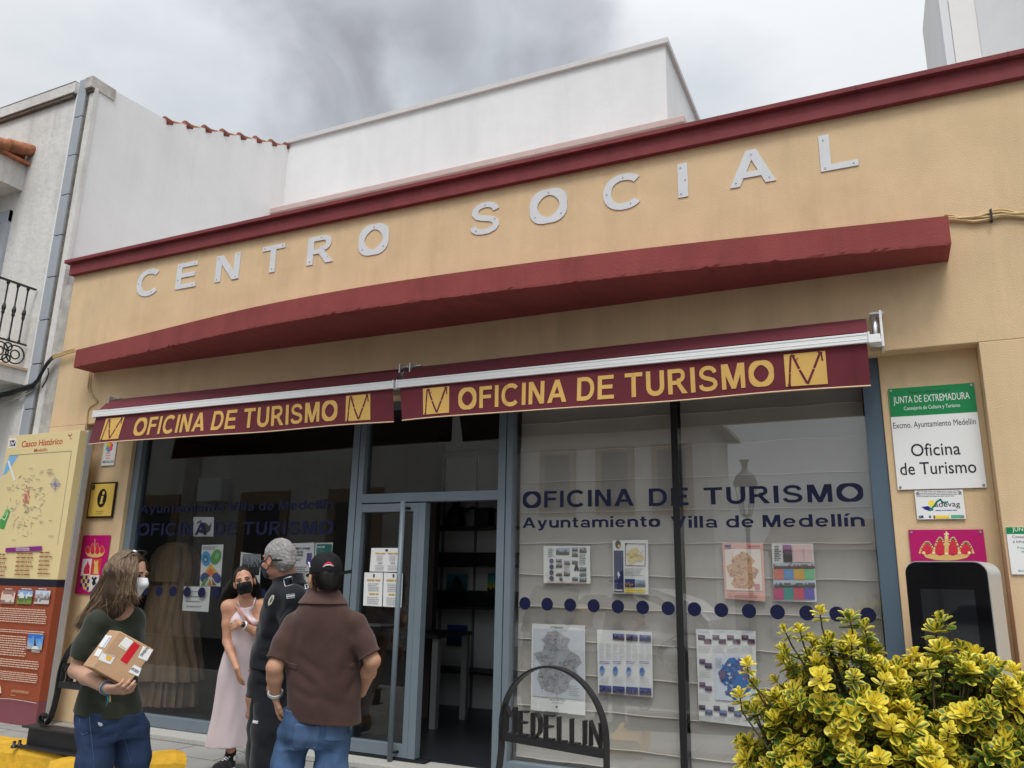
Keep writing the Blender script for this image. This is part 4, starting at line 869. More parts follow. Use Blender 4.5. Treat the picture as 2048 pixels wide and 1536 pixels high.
# ------------------------------------------------------------------ cables
M_cab = mat('painted_cable', srgb(200, 172, 126), .7, var=.1, vscale=20); M_cabk = mat('black_cable', (.02, .022, .026), .5, var=.3, vscale=30)
m = MB(); rr = random.Random(5)
for k, (dz, r_) in enumerate(((0, .013), (.03, .010), (-.028, .011), (.008, .008), (.045, .007))):
    pts = []
    for i in range(16):
        a = 1890+14*i; b = 441-.085*(a-1890); q = at(a, b, -.02-.006*(k % 2)); pts.append((q[0], q[1], q[2]+dz*(.55+.45*math.sin(i*.8+k*2))+rr.uniform(-.004, .004)))
    m.tube(pts, r_, M_cab, 7)
q = at(1982, 434, -.02); m.box(q[0]-.006, -.05, q[2]-.035, q[0]+.006, -.002, q[2]+.05, M_cabk)
tag(m.build('cable_bundle', origin=at(1960, 436, -.02)), 'cream painted cable bundle clipped to the wall, right of the canopy', 'cable')
m = MB()
main = [(-10, 793), (20, 786), (48, 776), (66, 771), (76, 760), (84, 745), (94, 728), (104, 716)]
for k in range(4):
    m.tube([at(a, b+2.2*(k-1.5)*(1 if i < 4 else .6), -.06-.012*(k % 2)) for i, (a, b) in enumerate(main)], .020 if k == 1 else .013, M_cabk, 7)
m.tube([at(a, b, -.05) for a, b in ((84, 775), (92, 762), (97, 748), (96, 736))], .008, M_cabk, 6)
for k in range(3): m.tube([at(a, b+3*(k-1), -.06) for a, b in ((102, 718), (110, 712), (122, 709), (134, 704), (150, 700))], .010, M_cab, 6)
for k in range(3): m.tube([at(a, b+4*k, -.05) for a, b in ((-10, 800), (14, 796), (40, 787), (64, 774))], .008, mat('grey_cable', (.35, .34, .32), .6), 6)
tag(m.build('cable_bundle', origin=at(90, 740, -.06)), 'black taped cable bundle sagging between the white house and the canopy', 'cable')
m = MB(); m.tube([at(a, b, -.012) for a, b in ((178, 742), (177, 762), (175, 775), (179, 787), (188, 797), (196, 803), (190, 808), (182, 812), (176, 820), (174, 838), (173, 862))], .008, M_cab, 6); m.tube([at(a+3, b+1, -.012) for a, b in ((178, 742), (178, 762), (177, 776), (182, 790), (190, 799))], .006, M_cab, 6)
tag(m.build('wall_cable', origin=at(180, 790, 0)), 'thin painted cable curling down the wall beneath the left end of the canopy', 'cable')

# ------------------------------------------------------------------ iron bicycle racks with MEDELLIN arches
M_yel = mat('worn_yellow_paint', srgb(206, 160, 46), .8, var=.22, vscale=7, bump=.5, bscale=18, bdist=.02, stain=.5, sscale=4)
GLY = {'M': [[(0, 0), (0, 1)], [(0, 1), (.25, .62), (.5, 1)], [(.5, 1), (.5, 0)]], 'E': [[(.42, 1), (0, 1), (0, 0), (.42, 0)], [(0, .52), (.34, .52)]], 'D': [[(0, 0), (0, 1), (.2, 1), (.38, .82), (.42, .5), (.38, .2), (.2, 0), (0, 0)]], 'L': [[(0, 1), (0, 0), (.38, 0)]], 'I': [[(0, 0), (0, 1)]], 'N': [[(0, 0), (0, 1), (.48, 0), (.48, 1)]]}
def rack(cx, cy, rot, label, span):
    t = thing('bicycle_rack', label, 'bicycle rack', (cx, cy, 0), 'iron arches reading MEDELLIN')
    c_, s_ = math.cos(rot), math.sin(rot); X = lambda u, d, z: (cx+u*c_-d*s_, cy+u*s_+d*c_, z)
    wd = (-s_, c_, 0); hw_ = .36; zc_ = .722; fz = .345
    arc = [(hw_*math.cos(PI*i/24), zc_+hw_*math.sin(PI*i/24)) for i in range(25)]
    def foot(sg):
        o = [(sg*hw_, .6), (sg*(hw_+.012), .5), (sg*(hw_+.035), .42), (sg*(hw_+.07), .365), (sg*(hw_+.11), .355), (sg*(hw_+.145), .375), (sg*(hw_+.15), .41), (sg*(hw_+.125), .435), (sg*(hw_+.10), .42), (sg*(hw_+.10), .40)]; return o
    path = foot(1)[::-1]+[(hw_, .68)]+arc+[(-hw_, .68)]+foot(-1)
    m = MB(); m.bar([X(a, 0, b) for a, b in path], wd, .05, .012, M_iron); m.build('arch', t)
    m = MB(); m.bar([X(-hw_+.005, 0, .668), X(hw_-.005, 0, .668)], (0, 0, 1), .048, .030, M_iron); m.build('crossbar', t, bevel=.003)
    x = -hw_+.035; H = .125; wds = {'M': .5, 'E': .42, 'D': .42, 'L': .38, 'I': .02, 'N': .48}
    k = (2*hw_-.07)/(sum(wds[c]*H for c in 'MEDELLIN')); gap = .036; sc_ = ((2*hw_-.07)-7*gap)/sum(wds[c] for c in 'MEDELLIN')
    for ch in 'MEDELLIN':
        m = MB()
        for st_ in GLY[ch]: m.bar([X(x+a*sc_, 0, .695+b*H*(1.12 if ch == 'M' else 1)) for a, b in st_], wd, .038, .010, M_iron)
        m.build('letter', t); x += wds[ch]*sc_+gap
    u0, u1 = span; m = MB()
    def bx(u0, u1, d0, d1, z0, z1): m.hexa([X(u0, d0, z0), X(u1, d0, z0), X(u1, d1, z0), X(u0, d1, z0), X(u0, d0, z1), X(u1, d0, z1), X(u1, d1, z1), X(u0, d1, z1)], M_iron)
    bx(u0, u1, -.07, .07, .33, .345); bx(u0, u1, -.008, .008, .195, .33); bx(u0, u1, -.07, .07, .18, .195); m.build('beam', t, bevel=.003)
    m = MB()
    for u in (u0+.03, u1-.03):
        for d in (-.095, -.05): q = X(u-.05, d, .18); m.lathe([(.022, 0), (.022, .02), (.012, .022), (.012, .05)], q[0], q[1], M_iron, 6, .18)
    m.build('bolts', t)
rack(-5.80, -1.40, 0.0, 'black iron MEDELLIN arch on an I-beam over yellow blocks, behind the long-haired woman', (-.63, .55))
rack(-1.795, -1.55, R(-13), 'black iron arch reading MEDELLIN, in front of the beige window beside the door', (-.63, .63))
def block(cx, cy, rot, l, w, label):
    c_, s_ = math.cos(rot), math.sin(rot); m = MB(); rr = random.Random(int(cx*100)); n = 12; v = []
    for i in range(n+1):
        u = -l/2+l*i/n; e = .02 if i in (0, n) else 0
        for a, b in ((-w/2, 0), (-w/2+.01, .13), (-w/2+.035, .176), (w/2-.035, .179), (w/2-.01, .13), (w/2, 0)):
            jj = rr.uniform(-.004, .004); v.append((cx+(u+jj)*c_-(a+jj)*s_, cy+(u+jj)*s_+(a+jj)*c_, max(0, b-e*(b > .1)+jj*(b > .01))))
    m.add(v, [(i*6+j, i*6+6+j, i*6+7+j, i*6+1+j) for i in range(n) for j in range(5)] + [(0, 1, 2, 3, 4, 5), tuple(n*6+5-k for k in range(6))], M_yel)
    tag(m.build('kerb_block', origin=(cx, cy, 0)), label, 'concrete block', 'yellow concrete blocks under the racks')
block(-6.62, -1.34, R(4), 1.3, .32, 'yellow painted concrete block under the left end of the iron beam')
block(-5.50, -1.28, R(50), .95, .30, 'yellow painted concrete block with chipped corner, right of the long-haired woman’s legs')
block(-2.38, -1.40, R(80), .9, .32, 'yellow painted concrete block under the left end of the MEDELLIN arch by the door')
block(-1.25, -1.62, R(80), .9, .32, 'yellow painted concrete block under the right end of the MEDELLIN arch by the door')
# ------------------------------------------------------------------ papers behind the beige-blind panes
YS = .318
def paper(label, corners, Y=YS, cat='poster', group=None, col=None, curl=.012, name='poster'):
    q = [pp(a, b, Y) for a, b in corners]
    o = thing(name, label, cat, ((q[2][0]+q[3][0])/2, Y, (q[2][1]+q[3][1])/2), group)
    n = 8; v = []
    for i in range(n+1):
        for j in range(n+1):
            a, b = i/n, j/n; x = (q[0][0]*(1-a)+q[1][0]*a)*(1-b)+(q[3][0]*(1-a)+q[2][0]*a)*b; z = (q[0][1]*(1-a)+q[1][1]*a)*(1-b)+(q[3][1]*(1-a)+q[2][1]*a)*b
            v.append((x, Y+curl*.4*math.sin(a*3.1+1)*b*b*.6, z))
    f = [(i*(n+1)+j, i*(n+1)+j+1, (i+1)*(n+1)+j+1, (i+1)*(n+1)+j) for i in range(n) for j in range(n)]
    k = len(v); v2 = [(x, y+.0012, z) for x, y, z in v]; f2 = [tuple(i+k for i in reversed(t)) for t in f]
    MB().add(v, f, col or M_paper, True).add(v2, f2, col or M_paper, True).build('sheet', o)
    return o, Sheet(Y-.0042)
PB = ((92, 88, 120), (150, 160, 180), (60, 70, 84), (110, 100, 90))
o, s = paper('white leaflet full of small photographs, leftmost of the upper papers behind the beige window', [(1087, 1092), (1180, 1092), (1181, 1167), (1087, 1166)])
rr = random.Random(21)
cells = [(1112, 1096, 1139, 1110), (1144, 1095, 1156, 1103), (1144, 1105, 1156, 1114), (1159, 1095, 1173, 1106), (1112, 1118, 1124, 1125), (1112, 1127, 1124, 1135), (1128, 1121, 1140, 1130), (1144, 1121, 1156, 1129), (1159, 1134, 1173, 1143), (1112, 1146, 1124, 1152), (1128, 1143, 1140, 1152), (1159, 1145, 1173, 1153), (1119, 1154, 1125, 1161), (1144, 1154, 1156, 1162), (1159, 1155, 1173, 1164)]
for k, c in enumerate(cells): s.img(*c, [(160, 176, 200), (120+rr.randint(-30, 40), 110, 100), (90, 92, 80), (60, 50+rr.randint(0, 30), 50)], k, 5, 4)
for k in range(4): s.m.disc(*pp(1103, 1122+11.5*k, s.Y), .020, s.y(), flat(84, 88, 110), 14)
s.S([(1150, 1140), (1153, 1132), (1156, 1140)], .02, INK); s.lines(1096, 1108, 1096, 1114, 5, GREY, 4, .3, .4); s.lines(1159, 1173, 1108, 1130, 6, GREY, 5, .3, .4); s.lines(1128, 1140, 1131, 1142, 4, GREY, 6); s.lines(1096, 1173, 1164.2, 1165.2, 1, flat(196, 60, 60), 2, 0, .8); s.m.build('print', o)
o, s = paper('town plan poster with dark blue side band and yellow foot strip behind the beige window', [(1225, 1081), (1296, 1080), (1297, 1189), (1227, 1187)])
s.Q(1228, 1101, 1247, 1184, flat(38, 50, 92)); s.S([(1237, 1144), (1237, 1154), (1237, 1156)], .01, WHITE); s.S([(1235, 1148), (1239, 1148), (1239, 1152)], .008, WHITE); s.Q(1230, 1179, 1245, 1182, flat(200, 200, 190))
s.m.disc(*pp(1236, 1089, s.Y), .024, s.y(), flat(50, 44, 40), 12, rz=.034); s.m.disc(*pp(1238, 1092, s.Y), .012, s.y(), flat(220, 190, 80), 10)
s.S([(1251, 1087), (1291, 1088), (1290, 1132), (1251, 1131), (1251, 1087)], .005, flat(110, 80, 70)); s.P([(1253, 1105), (1262, 1098), (1272, 1095), (1279, 1101), (1276, 1108), (1289, 1115), (1284, 1123), (1268, 1122), (1264, 1130), (1258, 1127), (1255, 1118)], flat(214, 196, 140))
for k in range(26): a, b = 1268+rr.gauss(0, 7), 1112+rr.gauss(0, 5); s.S([(a, b), (a+rr.uniform(-5, 5), b+rr.uniform(-3, 3))], .004, flat(160, 130, 80))
s.Q(1250, 1086, 1254, 1090, flat(40, 50, 100)); s.lines(1250, 1290, 1136, 1152, 6, GREY, 3, .3, .35); s.img(1250, 1158, 1270, 1174, [(44, 60, 110), (60, 70, 120), (150, 120, 90), (50, 44, 50)], 4); s.img(1271, 1160, 1291, 1174, [(150, 170, 200), (110, 130, 150), (70, 80, 80)], 5); s.Q(1250, 1178, 1291, 1185, flat(222, 200, 60)); s.lines(1254, 1286, 1180, 1183, 1, flat(150, 130, 40), 3, .1, .5); s.m.build('print', o)
o, s = paper('pink framed regional map poster behind the right pane of the beige window', [(1444, 1085), (1526, 1087), (1531, 1203), (1450, 1197)], col=flat(220, 170, 158, .8))
def region(s, pts, base, shades, n=70, seed=1, scale=1.0):
    s.P(pts, flat(*base)); r2 = random.Random(seed); xs_ = [p[0] for p in pts]; ys_ = [p[1] for p in pts]
    def inside(x, y):
        c = False
        for i in range(len(pts)):
            (x1, y1), (x2, y2) = pts[i], pts[i-1]
            if (y1 > y) != (y2 > y) and x < (x2-x1)*(y-y1)/(y2-y1+1e-9)+x1: c = not c
        return c
    k = 0
    while k < n:
        x, y = r2.uniform(min(xs_), max(xs_)), r2.uniform(min(ys_), max(ys_)); k += 1
        if not inside(x, y): continue
        c = flat(*r2.choice(shades)); s.P([(x+r2.uniform(-3, 3)*scale, y-2.5*scale), (x+3*scale, y+r2.uniform(-2, 2)*scale), (x+r2.uniform(-2, 2)*scale, y+2.8*scale), (x-3*scale, y+r2.uniform(-1, 1)*scale)], c)
        if r2.random() < .5: s.S([(x, y), (x+r2.uniform(-6, 6)*scale, y+r2.uniform(-4, 4)*scale)], .004, flat(120, 90, 80))
EXT = [(1476, 1108), (1488, 1103), (1500, 1112), (1510, 1122), (1503, 1132), (1518, 1140), (1512, 1152), (1506, 1162), (1511, 1172), (1498, 1176), (1488, 1178), (1470, 1176), (1462, 1168), (1466, 1156), (1456, 1146), (1452, 1132), (1464, 1128), (1466, 1116)]
s.Q(1451, 1098, 1523, 1181, flat(226, 214, 204)); region(s, EXT, (206, 164, 130), [(196, 140, 104), (214, 186, 150), (180, 150, 120), (222, 170, 140)], 110, 3); s.Q(1450, 1090, 1462, 1095, flat(70, 70, 120)); s.Q(1496, 1091, 1520, 1094, flat(200, 90, 84)); s.lines(1456, 1522, 1185, 1196, 3, flat(176, 120, 112), 3, .2, .4); s.Q(1510, 1168, 1520, 1178, flat(200, 120, 130)); s.m.build('print', o)
o, s = paper('leaflet of coloured squares in red, blue, yellow and green behind the right pane', [(1543, 1087), (1626, 1087), (1634, 1204), (1549, 1202)])
cw = [1547, 1567.5, 1587.5, 1608.5, 1629]; rows = [((1138, 1159), ((196, 112, 100), (90, 140, 190), (206, 160, 60), (110, 180, 130))), ((1176, 1199), ((176, 60, 110), (50, 140, 130), (190, 70, 90), (96, 90, 170)))]
for (a, b), cs in rows:
    for k, c in enumerate(cs): s.Q(cw[k], a, cw[k+1], b, flat(*c)); s.lines(cw[k]+2, cw[k+1]-2, a+4, b-4, 4, flat(*[min(255, int(v*1.12)) for v in c]), k, .3, .3)
for k in range(4): s.img(cw[k], 1126, cw[k+1], 1137, [(180, 186, 200), (120, 90, 80), (80, 60, 50)], k, 6, 4); s.img(cw[k]+1, 1163, cw[k+1]+1, 1175, [(170, 186, 206), (90, 90, 90), (60, 56, 52)], k+5, 6, 4)
s.img(1566, 1090, 1584, 1124, [(150, 90, 150), (110, 80, 100), (60, 50, 50), (50, 44, 40)], 9, 6, 8); s.Q(1586, 1090, 1606, 1124, flat(226, 190, 190)); s.Q(1608, 1090, 1624, 1124, flat(226, 192, 190)); s.lines(1549, 1563, 1091, 1122, 9, INK, 5, .5, .45); s.m.build('print', o)
o, s = paper('large pale grey map poster of Extremadura, behind the iron MEDELLIN arch', [(1064, 1247), (1170, 1251), (1171, 1431), (1061, 1420)])
BIG = [(1096, 1266), (1111, 1260), (1128, 1272), (1142, 1278), (1134, 1290), (1140, 1302), (1158, 1312), (1164, 1326), (1150, 1338), (1158, 1350), (1140, 1362), (1136, 1378), (1122, 1388), (1106, 1386), (1094, 1382), (1080, 1372), (1073, 1356), (1078, 1344), (1082, 1332), (1076, 1322), (1068, 1306), (1084, 1302), (1090, 1290), (1084, 1278)]
s.Q(1066, 1259, 1168, 1396, flat(198, 202, 210)); region(s, BIG, (166, 168, 172), [(158, 160, 166), (174, 176, 178), (150, 152, 160), (172, 164, 164), (156, 164, 178)], 420, 8, .8); s.T('EXTREMADURA', 1104, 1129, 1257, 4, INK, .02); s.T('RED DE CARRETERAS', 1102, 1134, 1401, 3, INK, .01); s.lines(1106, 1132, 1403, 1407, 2, GREY, 4, .3, .4); s.m.disc(*pp(1116, 1413, s.Y), .010, s.y(), GREY, 10); s.T('www.turismoextremadura.com', 1092, 1139, 1425, 3, INK, .01); s.lines(1140, 1166, 1370, 1392, 6, GREY, 6, .4, .3)
for k in range(14): a = 1068+rr.uniform(0, 98); b = 1262+rr.uniform(0, 130); s.S([(a, b), (a+rr.uniform(-14, 14), b+rr.uniform(-10, 10))], .003, flat(170, 176, 190))
s.m.build('print', o)
o, s = paper('white leaflet with four small blue maps and dark photo strip, right of the grey map', [(1194, 1259), (1304, 1264), (1306, 1395), (1196, 1386)])
for k in range(4):
    a = 1199+26.8*k
    if k: s.img(a, 1266+1.3*k, a+23, 1279+1.3*k, [(110, 120, 170), (70, 76, 120), (40, 44, 70), (60, 60, 80)], k+3, 7, 5)
    s.lines(a, a+10, 1286, 1320, 12, flat(186, 188, 194), k, .2, .3); s.lines(a+13, a+24, 1286, 1320, 12, flat(186, 188, 194), k+4, .2, .3); s.lines(a, a+22, 1322, 1328, 2, flat(90, 100, 160), k+8, .3, .4)
    s.P([(a+1, 1334+k), (a+7, 1331+k), (a+11, 1338+k), (a+8, 1348+k), (a+3, 1350+k), (a, 1342+k)], flat(140, 160, 200) if k % 2 == 0 else flat(110, 140, 186)); s.P([(a+2, 1333+k), (a+7, 1332+k), (a+8, 1340+k), (a+2, 1341+k)], flat(80, 110, 170)); s.lines(a, a+24, 1352, 1366, 5, flat(186, 188, 194), k+12, .3, .3)
    s.img(a, 1371+1.4*k, a+24, 1386+1.4*k, [(60, 70, 130), (80, 84, 140), (44, 50, 90), (110, 90, 90)], k+20, 8, 5)
s.m.build('print', o)
o, s = paper('pale poster with bright blue region map framed by small photos, beside the yellow bush', [(1392, 1258), (1511, 1262), (1515, 1455), (1398, 1441)])
for k in range(4):
    a = 1396+29*k; s.lines(a, a+26, 1261, 1266, 2, flat(150, 170, 200), k, .3, .3); s.img(a, 1270, a+14, 1280, [(130, 100, 120), (90, 60, 70), (60, 50, 60)], k, 5, 4); s.img(a+12, 1278, a+27, 1288, [(80, 80, 110), (70, 60, 80), (140, 90, 100)], k+4, 5, 4); s.lines(a, a+26, 1292, 1306, 5, flat(176, 178, 186), k+3, .2, .3)
    s.img(a+2, 1410+1.5*k, a+15, 1420+1.5*k, [(100, 90, 110), (60, 50, 60)], k+9, 5, 4); s.img(a+14, 1419+1.5*k, a+29, 1430+1.5*k, [(110, 130, 170), (90, 80, 100)], k+13, 5, 4); s.lines(a+2, a+28, 1432+1.4*k, 1440+1.4*k, 3, flat(176, 178, 186), k+5, .2, .3)
for k in range(2): s.img(1399, 1318+46*k, 1411, 1328+46*k, [(130, 100, 130), (80, 60, 80)], k+30, 5, 4); s.img(1410, 1326+46*k, 1424, 1336+46*k, [(110, 90, 120), (70, 60, 80)], k+33, 5, 4); s.lines(1399, 1423, 1340+46*k, 1356+46*k, 5, flat(176, 178, 186), k, .2, .3)
s.Q(1430, 1312, 1510, 1402, flat(206, 212, 222)); BM = [(1448, 1330), (1458, 1316), (1476, 1314), (1492, 1322), (1502, 1340), (1496, 1358), (1504, 1376), (1490, 1394), (1470, 1398), (1452, 1390), (1456, 1372), (1444, 1366), (1436, 1346)]
region(s, BM, (60, 110, 176), [(50, 96, 160), (80, 134, 196), (66, 120, 180), (110, 100, 140), (200, 206, 216)], 120, 14, 1.3); s.P([(1438, 1342), (1452, 1340), (1450, 1358), (1442, 1362)], flat(110, 96, 130)); s.lines(1432, 1446, 1316, 1336, 6, GREY, 3, .3, .3); s.m.build('print', o)

# ------------------------------------------------------------------ papers on the dark window and the door
YL = .285
o, s = paper('bright poster of blue, green and orange overlapping ovals on the dark window', [(404, 1090), (447, 1089), (441, 1173), (399, 1172)], Y=YL)
def oval(cx, cy, rx, ry, rot, c):
    s.P([(cx+rx*math.cos(a)*math.cos(rot)-ry*math.sin(a)*math.sin(rot), cy+rx*math.cos(a)*math.sin(rot)+ry*math.sin(a)*math.cos(rot)) for a in [2*PI*i/20 for i in range(20)]], flat(*c))
oval(412, 1117, 9.5, 15, .0, (70, 150, 196)); oval(411, 1118, 5, 8, 0, (40, 96, 150)); oval(411, 1119, 2, 3.5, 0, (150, 200, 220)); oval(432, 1114, 10, 16, .35, (84, 150, 84)); oval(434, 1112, 4, 7, .35, (130, 180, 110))
s.P([(409, 1145), (421, 1128), (437, 1146), (424, 1152)], flat(214, 170, 60)); s.P([(413, 1146), (421, 1136), (431, 1147), (422, 1152)], flat(214, 110, 60)); s.P([(411, 1146), (423, 1152), (436, 1147), (424, 1160)], flat(150, 50, 70)); oval(409, 1155, 8, 10, .4, (50, 60, 120)); oval(434, 1156, 8, 11, -.4, (52, 60, 124))
s.P([(410, 1171), (421, 1150), (436, 1172)], flat(206, 200, 190)); s.P([(402, 1171), (408, 1158), (418, 1154), (409, 1171)], flat(90, 140, 80)); s.P([(414, 1171), (420, 1158), (424, 1171)], flat(190, 120, 50)); s.P([(425, 1171), (424, 1158), (433, 1171)], flat(120, 70, 50)); s.lines(406, 436, 1092, 1100, 2, GREY, 3, .2, .4); s.m.build('print', o)
o, s = paper('white paper with grey landscape photo, curling on the dark window above the black-masked woman', [(482, 1104), (522, 1110), (520, 1180), (476, 1176)], Y=YL, curl=.05); s.img(484, 1108, 520, 1150, [(150, 154, 160), (120, 124, 130), (60, 62, 60), (44, 46, 44)], 3, 12, 8); s.m.build('print', o)
o, s = paper('white health notice with bold heading on the dark window, between the two men', [(578, 1087), (629, 1085), (625, 1190), (574, 1190)], Y=YL, cat='notice', name='notice')
s.T('Protégete y protege', 583, 620, 1100, 5, INK, .02); s.T('a los demás', 583, 606, 1106, 5, INK, .02); s.T('con cuidado', 583, 606, 1112, 5, INK, .02); s.lines(582, 604, 1116, 1122, 2, GREY, 4, .2, .4); s.lines(584, 591, 1089, 1092, 1, flat(210, 160, 60), 3, 0, .6); s.Q(613, 1106, 623, 1128, flat(84, 76, 140)); s.lines(582, 620, 1132, 1185, 12, GREY, 5, .3, .35); s.m.build('print', o)
o, s = paper('teal card with white border on the dark window beside the blue-grey mullion', [(631, 1086), (666, 1085), (663, 1118), (629, 1119)], Y=YL, cat='card', name='card'); s.Q(632.5, 1088, 663, 1117, flat(40, 116, 110)); s.P([(648, 1117), (664, 1104), (663, 1117)], flat(70, 130, 90)); s.lines(635, 650, 1092, 1096, 1, WHITE, 3, 0, .5); s.m.build('print', o)
o, s = paper('white sheet low on the dark window below the oval poster', [(368, 1173), (421, 1173), (417, 1224), (364, 1221)], Y=YL, cat='notice', name='notice'); s.lines(372, 412, 1178, 1218, 4, GREY, 3, .4, .15); s.m.build('print', o)
o, s = paper('small white emblem sheet on the dark window, above the oval poster', [(387, 1034), (428, 1034), (427, 1073), (386, 1073)], Y=YL+.05, cat='notice', name='notice'); s.P([(398, 1066), (404, 1050), (410, 1044), (418, 1052), (424, 1044), (420, 1062), (410, 1068)], flat(70, 70, 76)); s.S([(394, 1046), (402, 1042)], .02, GREY); s.m.build('print', o)
YD = .225
def hours(label, cs, two=False, chop=True):
    o, s = paper(label, cs, Y=YD, cat='notice', name='notice', group='opening hours sheets on the door', curl=.006)
    x0, x1 = cs[0][0], cs[1][0]; y0, y1 = cs[0][1], cs[2][1]; w_ = x1-x0; h_ = y1-y0; OR = flat(206, 160, 40)
    s.Q(x0+w_*.46, y0+h_*.05, x0+w_*.55, y0+h_*.13, flat(70, 62, 66))
    for (a, b) in (((.12, .46), (.54, .9)) if two else ((.14, .86),)):
        s.lines(x0+w_*a, x0+w_*b, y0+h_*.19, y0+h_*.25, 1, OR, 1, 0, .7); s.lines(x0+w_*(a+.05), x0+w_*(b-.05), y0+h_*.30, y0+h_*.56, 5, flat(140, 140, 144), 4, .3, .3); s.lines(x0+w_*(a+.1), x0+w_*(b-.1), y0+h_*.6, y0+h_*.65, 1, OR if not two else flat(140, 140, 144), 1, 0, .7); s.lines(x0+w_*a, x0+w_*b, y0+h_*.7, y0+h_*.94, 4, flat(150, 150, 154), 6, .25, .3)
    s.m.build('print', o)
hours('upper white opening hours sheet with two yellow headings on the door glass', [(743, 1096), (803, 1096), (798, 1144), (739, 1143)], True)
hours('lower left white opening hours sheet on the door glass', [(729, 1145), (766, 1145), (764, 1213), (726, 1211)])
hours('lower right white opening hours sheet on the door glass, behind the pull bar', [(767.5, 1145), (806, 1147), (803, 1215), (765.5, 1213)])

# ------------------------------------------------------------------ inside the office
M_blackw = mat('black_shelf', (.012, .012, .014), .5); M_pan = mat('grey_white_panel', (.66, .66, .66), .8)
su = thing('shelf_unit', 'dark display shelves against white panels inside the office, seen through the open door', 'shelf', (-4.6, 2.9, .055))
m = MB(); m.box(-6.2, 3.0, .055, -3.0, 3.04, 3.1, M_pan)
for x in (-5.15, -4.68, -4.25, -3.75): m.box(x-.012, 2.97, .055, x+.012, 3.0, 3.1, mat('panel_rail', (.20, .20, .21), .6))
m.build('back_panel', su)
def shelf_at(py, dep, tilt):
    z = pp(900, py, 2.6)[1]; m = MB(); m.hexa([(-5.9, 2.99-dep, z), (-3.1, 2.99-dep, z), (-3.1, 2.99, z+tilt), (-5.9, 2.99, z+tilt), (-5.9, 2.99-dep, z+.03), (-3.1, 2.99-dep, z+.03), (-3.1, 2.99, z+tilt+.03), (-5.9, 2.99, z+tilt+.03)], M_blackw); m.build('shelf', su); return z
za = shelf_at(1058, .42, 0.0); shelf_at(1134, .38, .16); shelf_at(1217, .42, .18); shelf_at(1345, .42, 0)
bs = thing('bust_statuette', 'dark statuette with outstretched arm on the top shelf inside', 'statuette', (-4.85, 2.75, za+.03))
m = MB(); m.lathe([(.12, 0), (.13, .05), (.11, .14), (.09, .20), (.05, .25), (.035, .27), (.05, .30), (.045, .35), (.0, .38)], -4.85, 2.75, M_blackw, 12, za+.03); m.tube([(-4.80, 2.75, za+.25), (-4.68, 2.74, za+.24), (-4.58, 2.72, za+.27)], [.035, .025, .018], M_blackw, 8); m.build('figure', bs)
o = MB(); o.box(-4.55, 2.68, za+.031, -4.36, 2.86, za+.24, M_blackw); o.box(-4.57, 2.67, za+.24, -4.34, 2.87, za+.262, M_blackw); tag(o.build('display_box', origin=(-4.45, 2.75, za+.03), bevel=.006), 'dark lidded box on the top shelf, right of the statuette', 'box')
def inner(label, cs, cols, seed):
    o, s = paper(label, cs, Y=2.93); a = cs[0]; b = cs[2]; s.img(a[0], a[1], b[0], b[1], cols, seed, 14, 10); return o, s
o, s = inner('blue green print of a church dome on the panel inside the office', [(893, 1149), (935, 1149), (935, 1187), (893, 1187)], [(60, 130, 150), (54, 120, 140), (50, 100, 110), (30, 60, 60)], 3); s.P([(902, 1186), (904, 1168), (910, 1154), (914, 1150), (918, 1156), (926, 1170), (930, 1186)], flat(40, 54, 54)); s.m.build('print', o)
o, s = inner('teal and yellow print at the right edge of the doorway, inside the office', [(975, 1147), (1000, 1147), (1000, 1187), (974, 1187)], [(30, 130, 140), (60, 150, 130), (170, 160, 60), (40, 50, 50)], 4); s.m.build('print', o)
o, s = inner('deep blue landscape print low on the panel inside the office', [(894, 1250), (936, 1250), (935, 1292), (893, 1291)], [(50, 80, 150), (44, 70, 140), (40, 60, 110), (30, 40, 60)], 5); s.m.build('print', o)
ta = thing('display_table', 'dark table with pale square legs inside the open door', 'table', (-4.75, 1.9, .055))
tz = pp(880, 1272, 1.9)[1]; xr_ = pp(912, 1272, 1.9)[0]
MB().box(-6.0, 1.5, tz, xr_, 2.3, tz+.04, M_blackw).build('table_top', ta, bevel=.004)
for x, y in ((xr_-.09, 1.55), (xr_-.09, 2.2), (-5.95, 1.55)): MB().box(x, y, .055, x+.07, y+.07, tz, mat('pale_table_leg', (.20, .20, .20), .6)).build('leg', ta)
o = MB(); o.box(-5.55, 1.75, tz+.041, -5.2, 2.05, tz+.075, M_blackw); o.box(-5.53, 1.77, tz+.0755, -5.22, 2.03, tz+.09, M_paper); tag(o.build('leaflet_stack', origin=(-5.4, 1.9, tz+.04)), 'stack of leaflets lying on the dark table inside', 'leaflets')

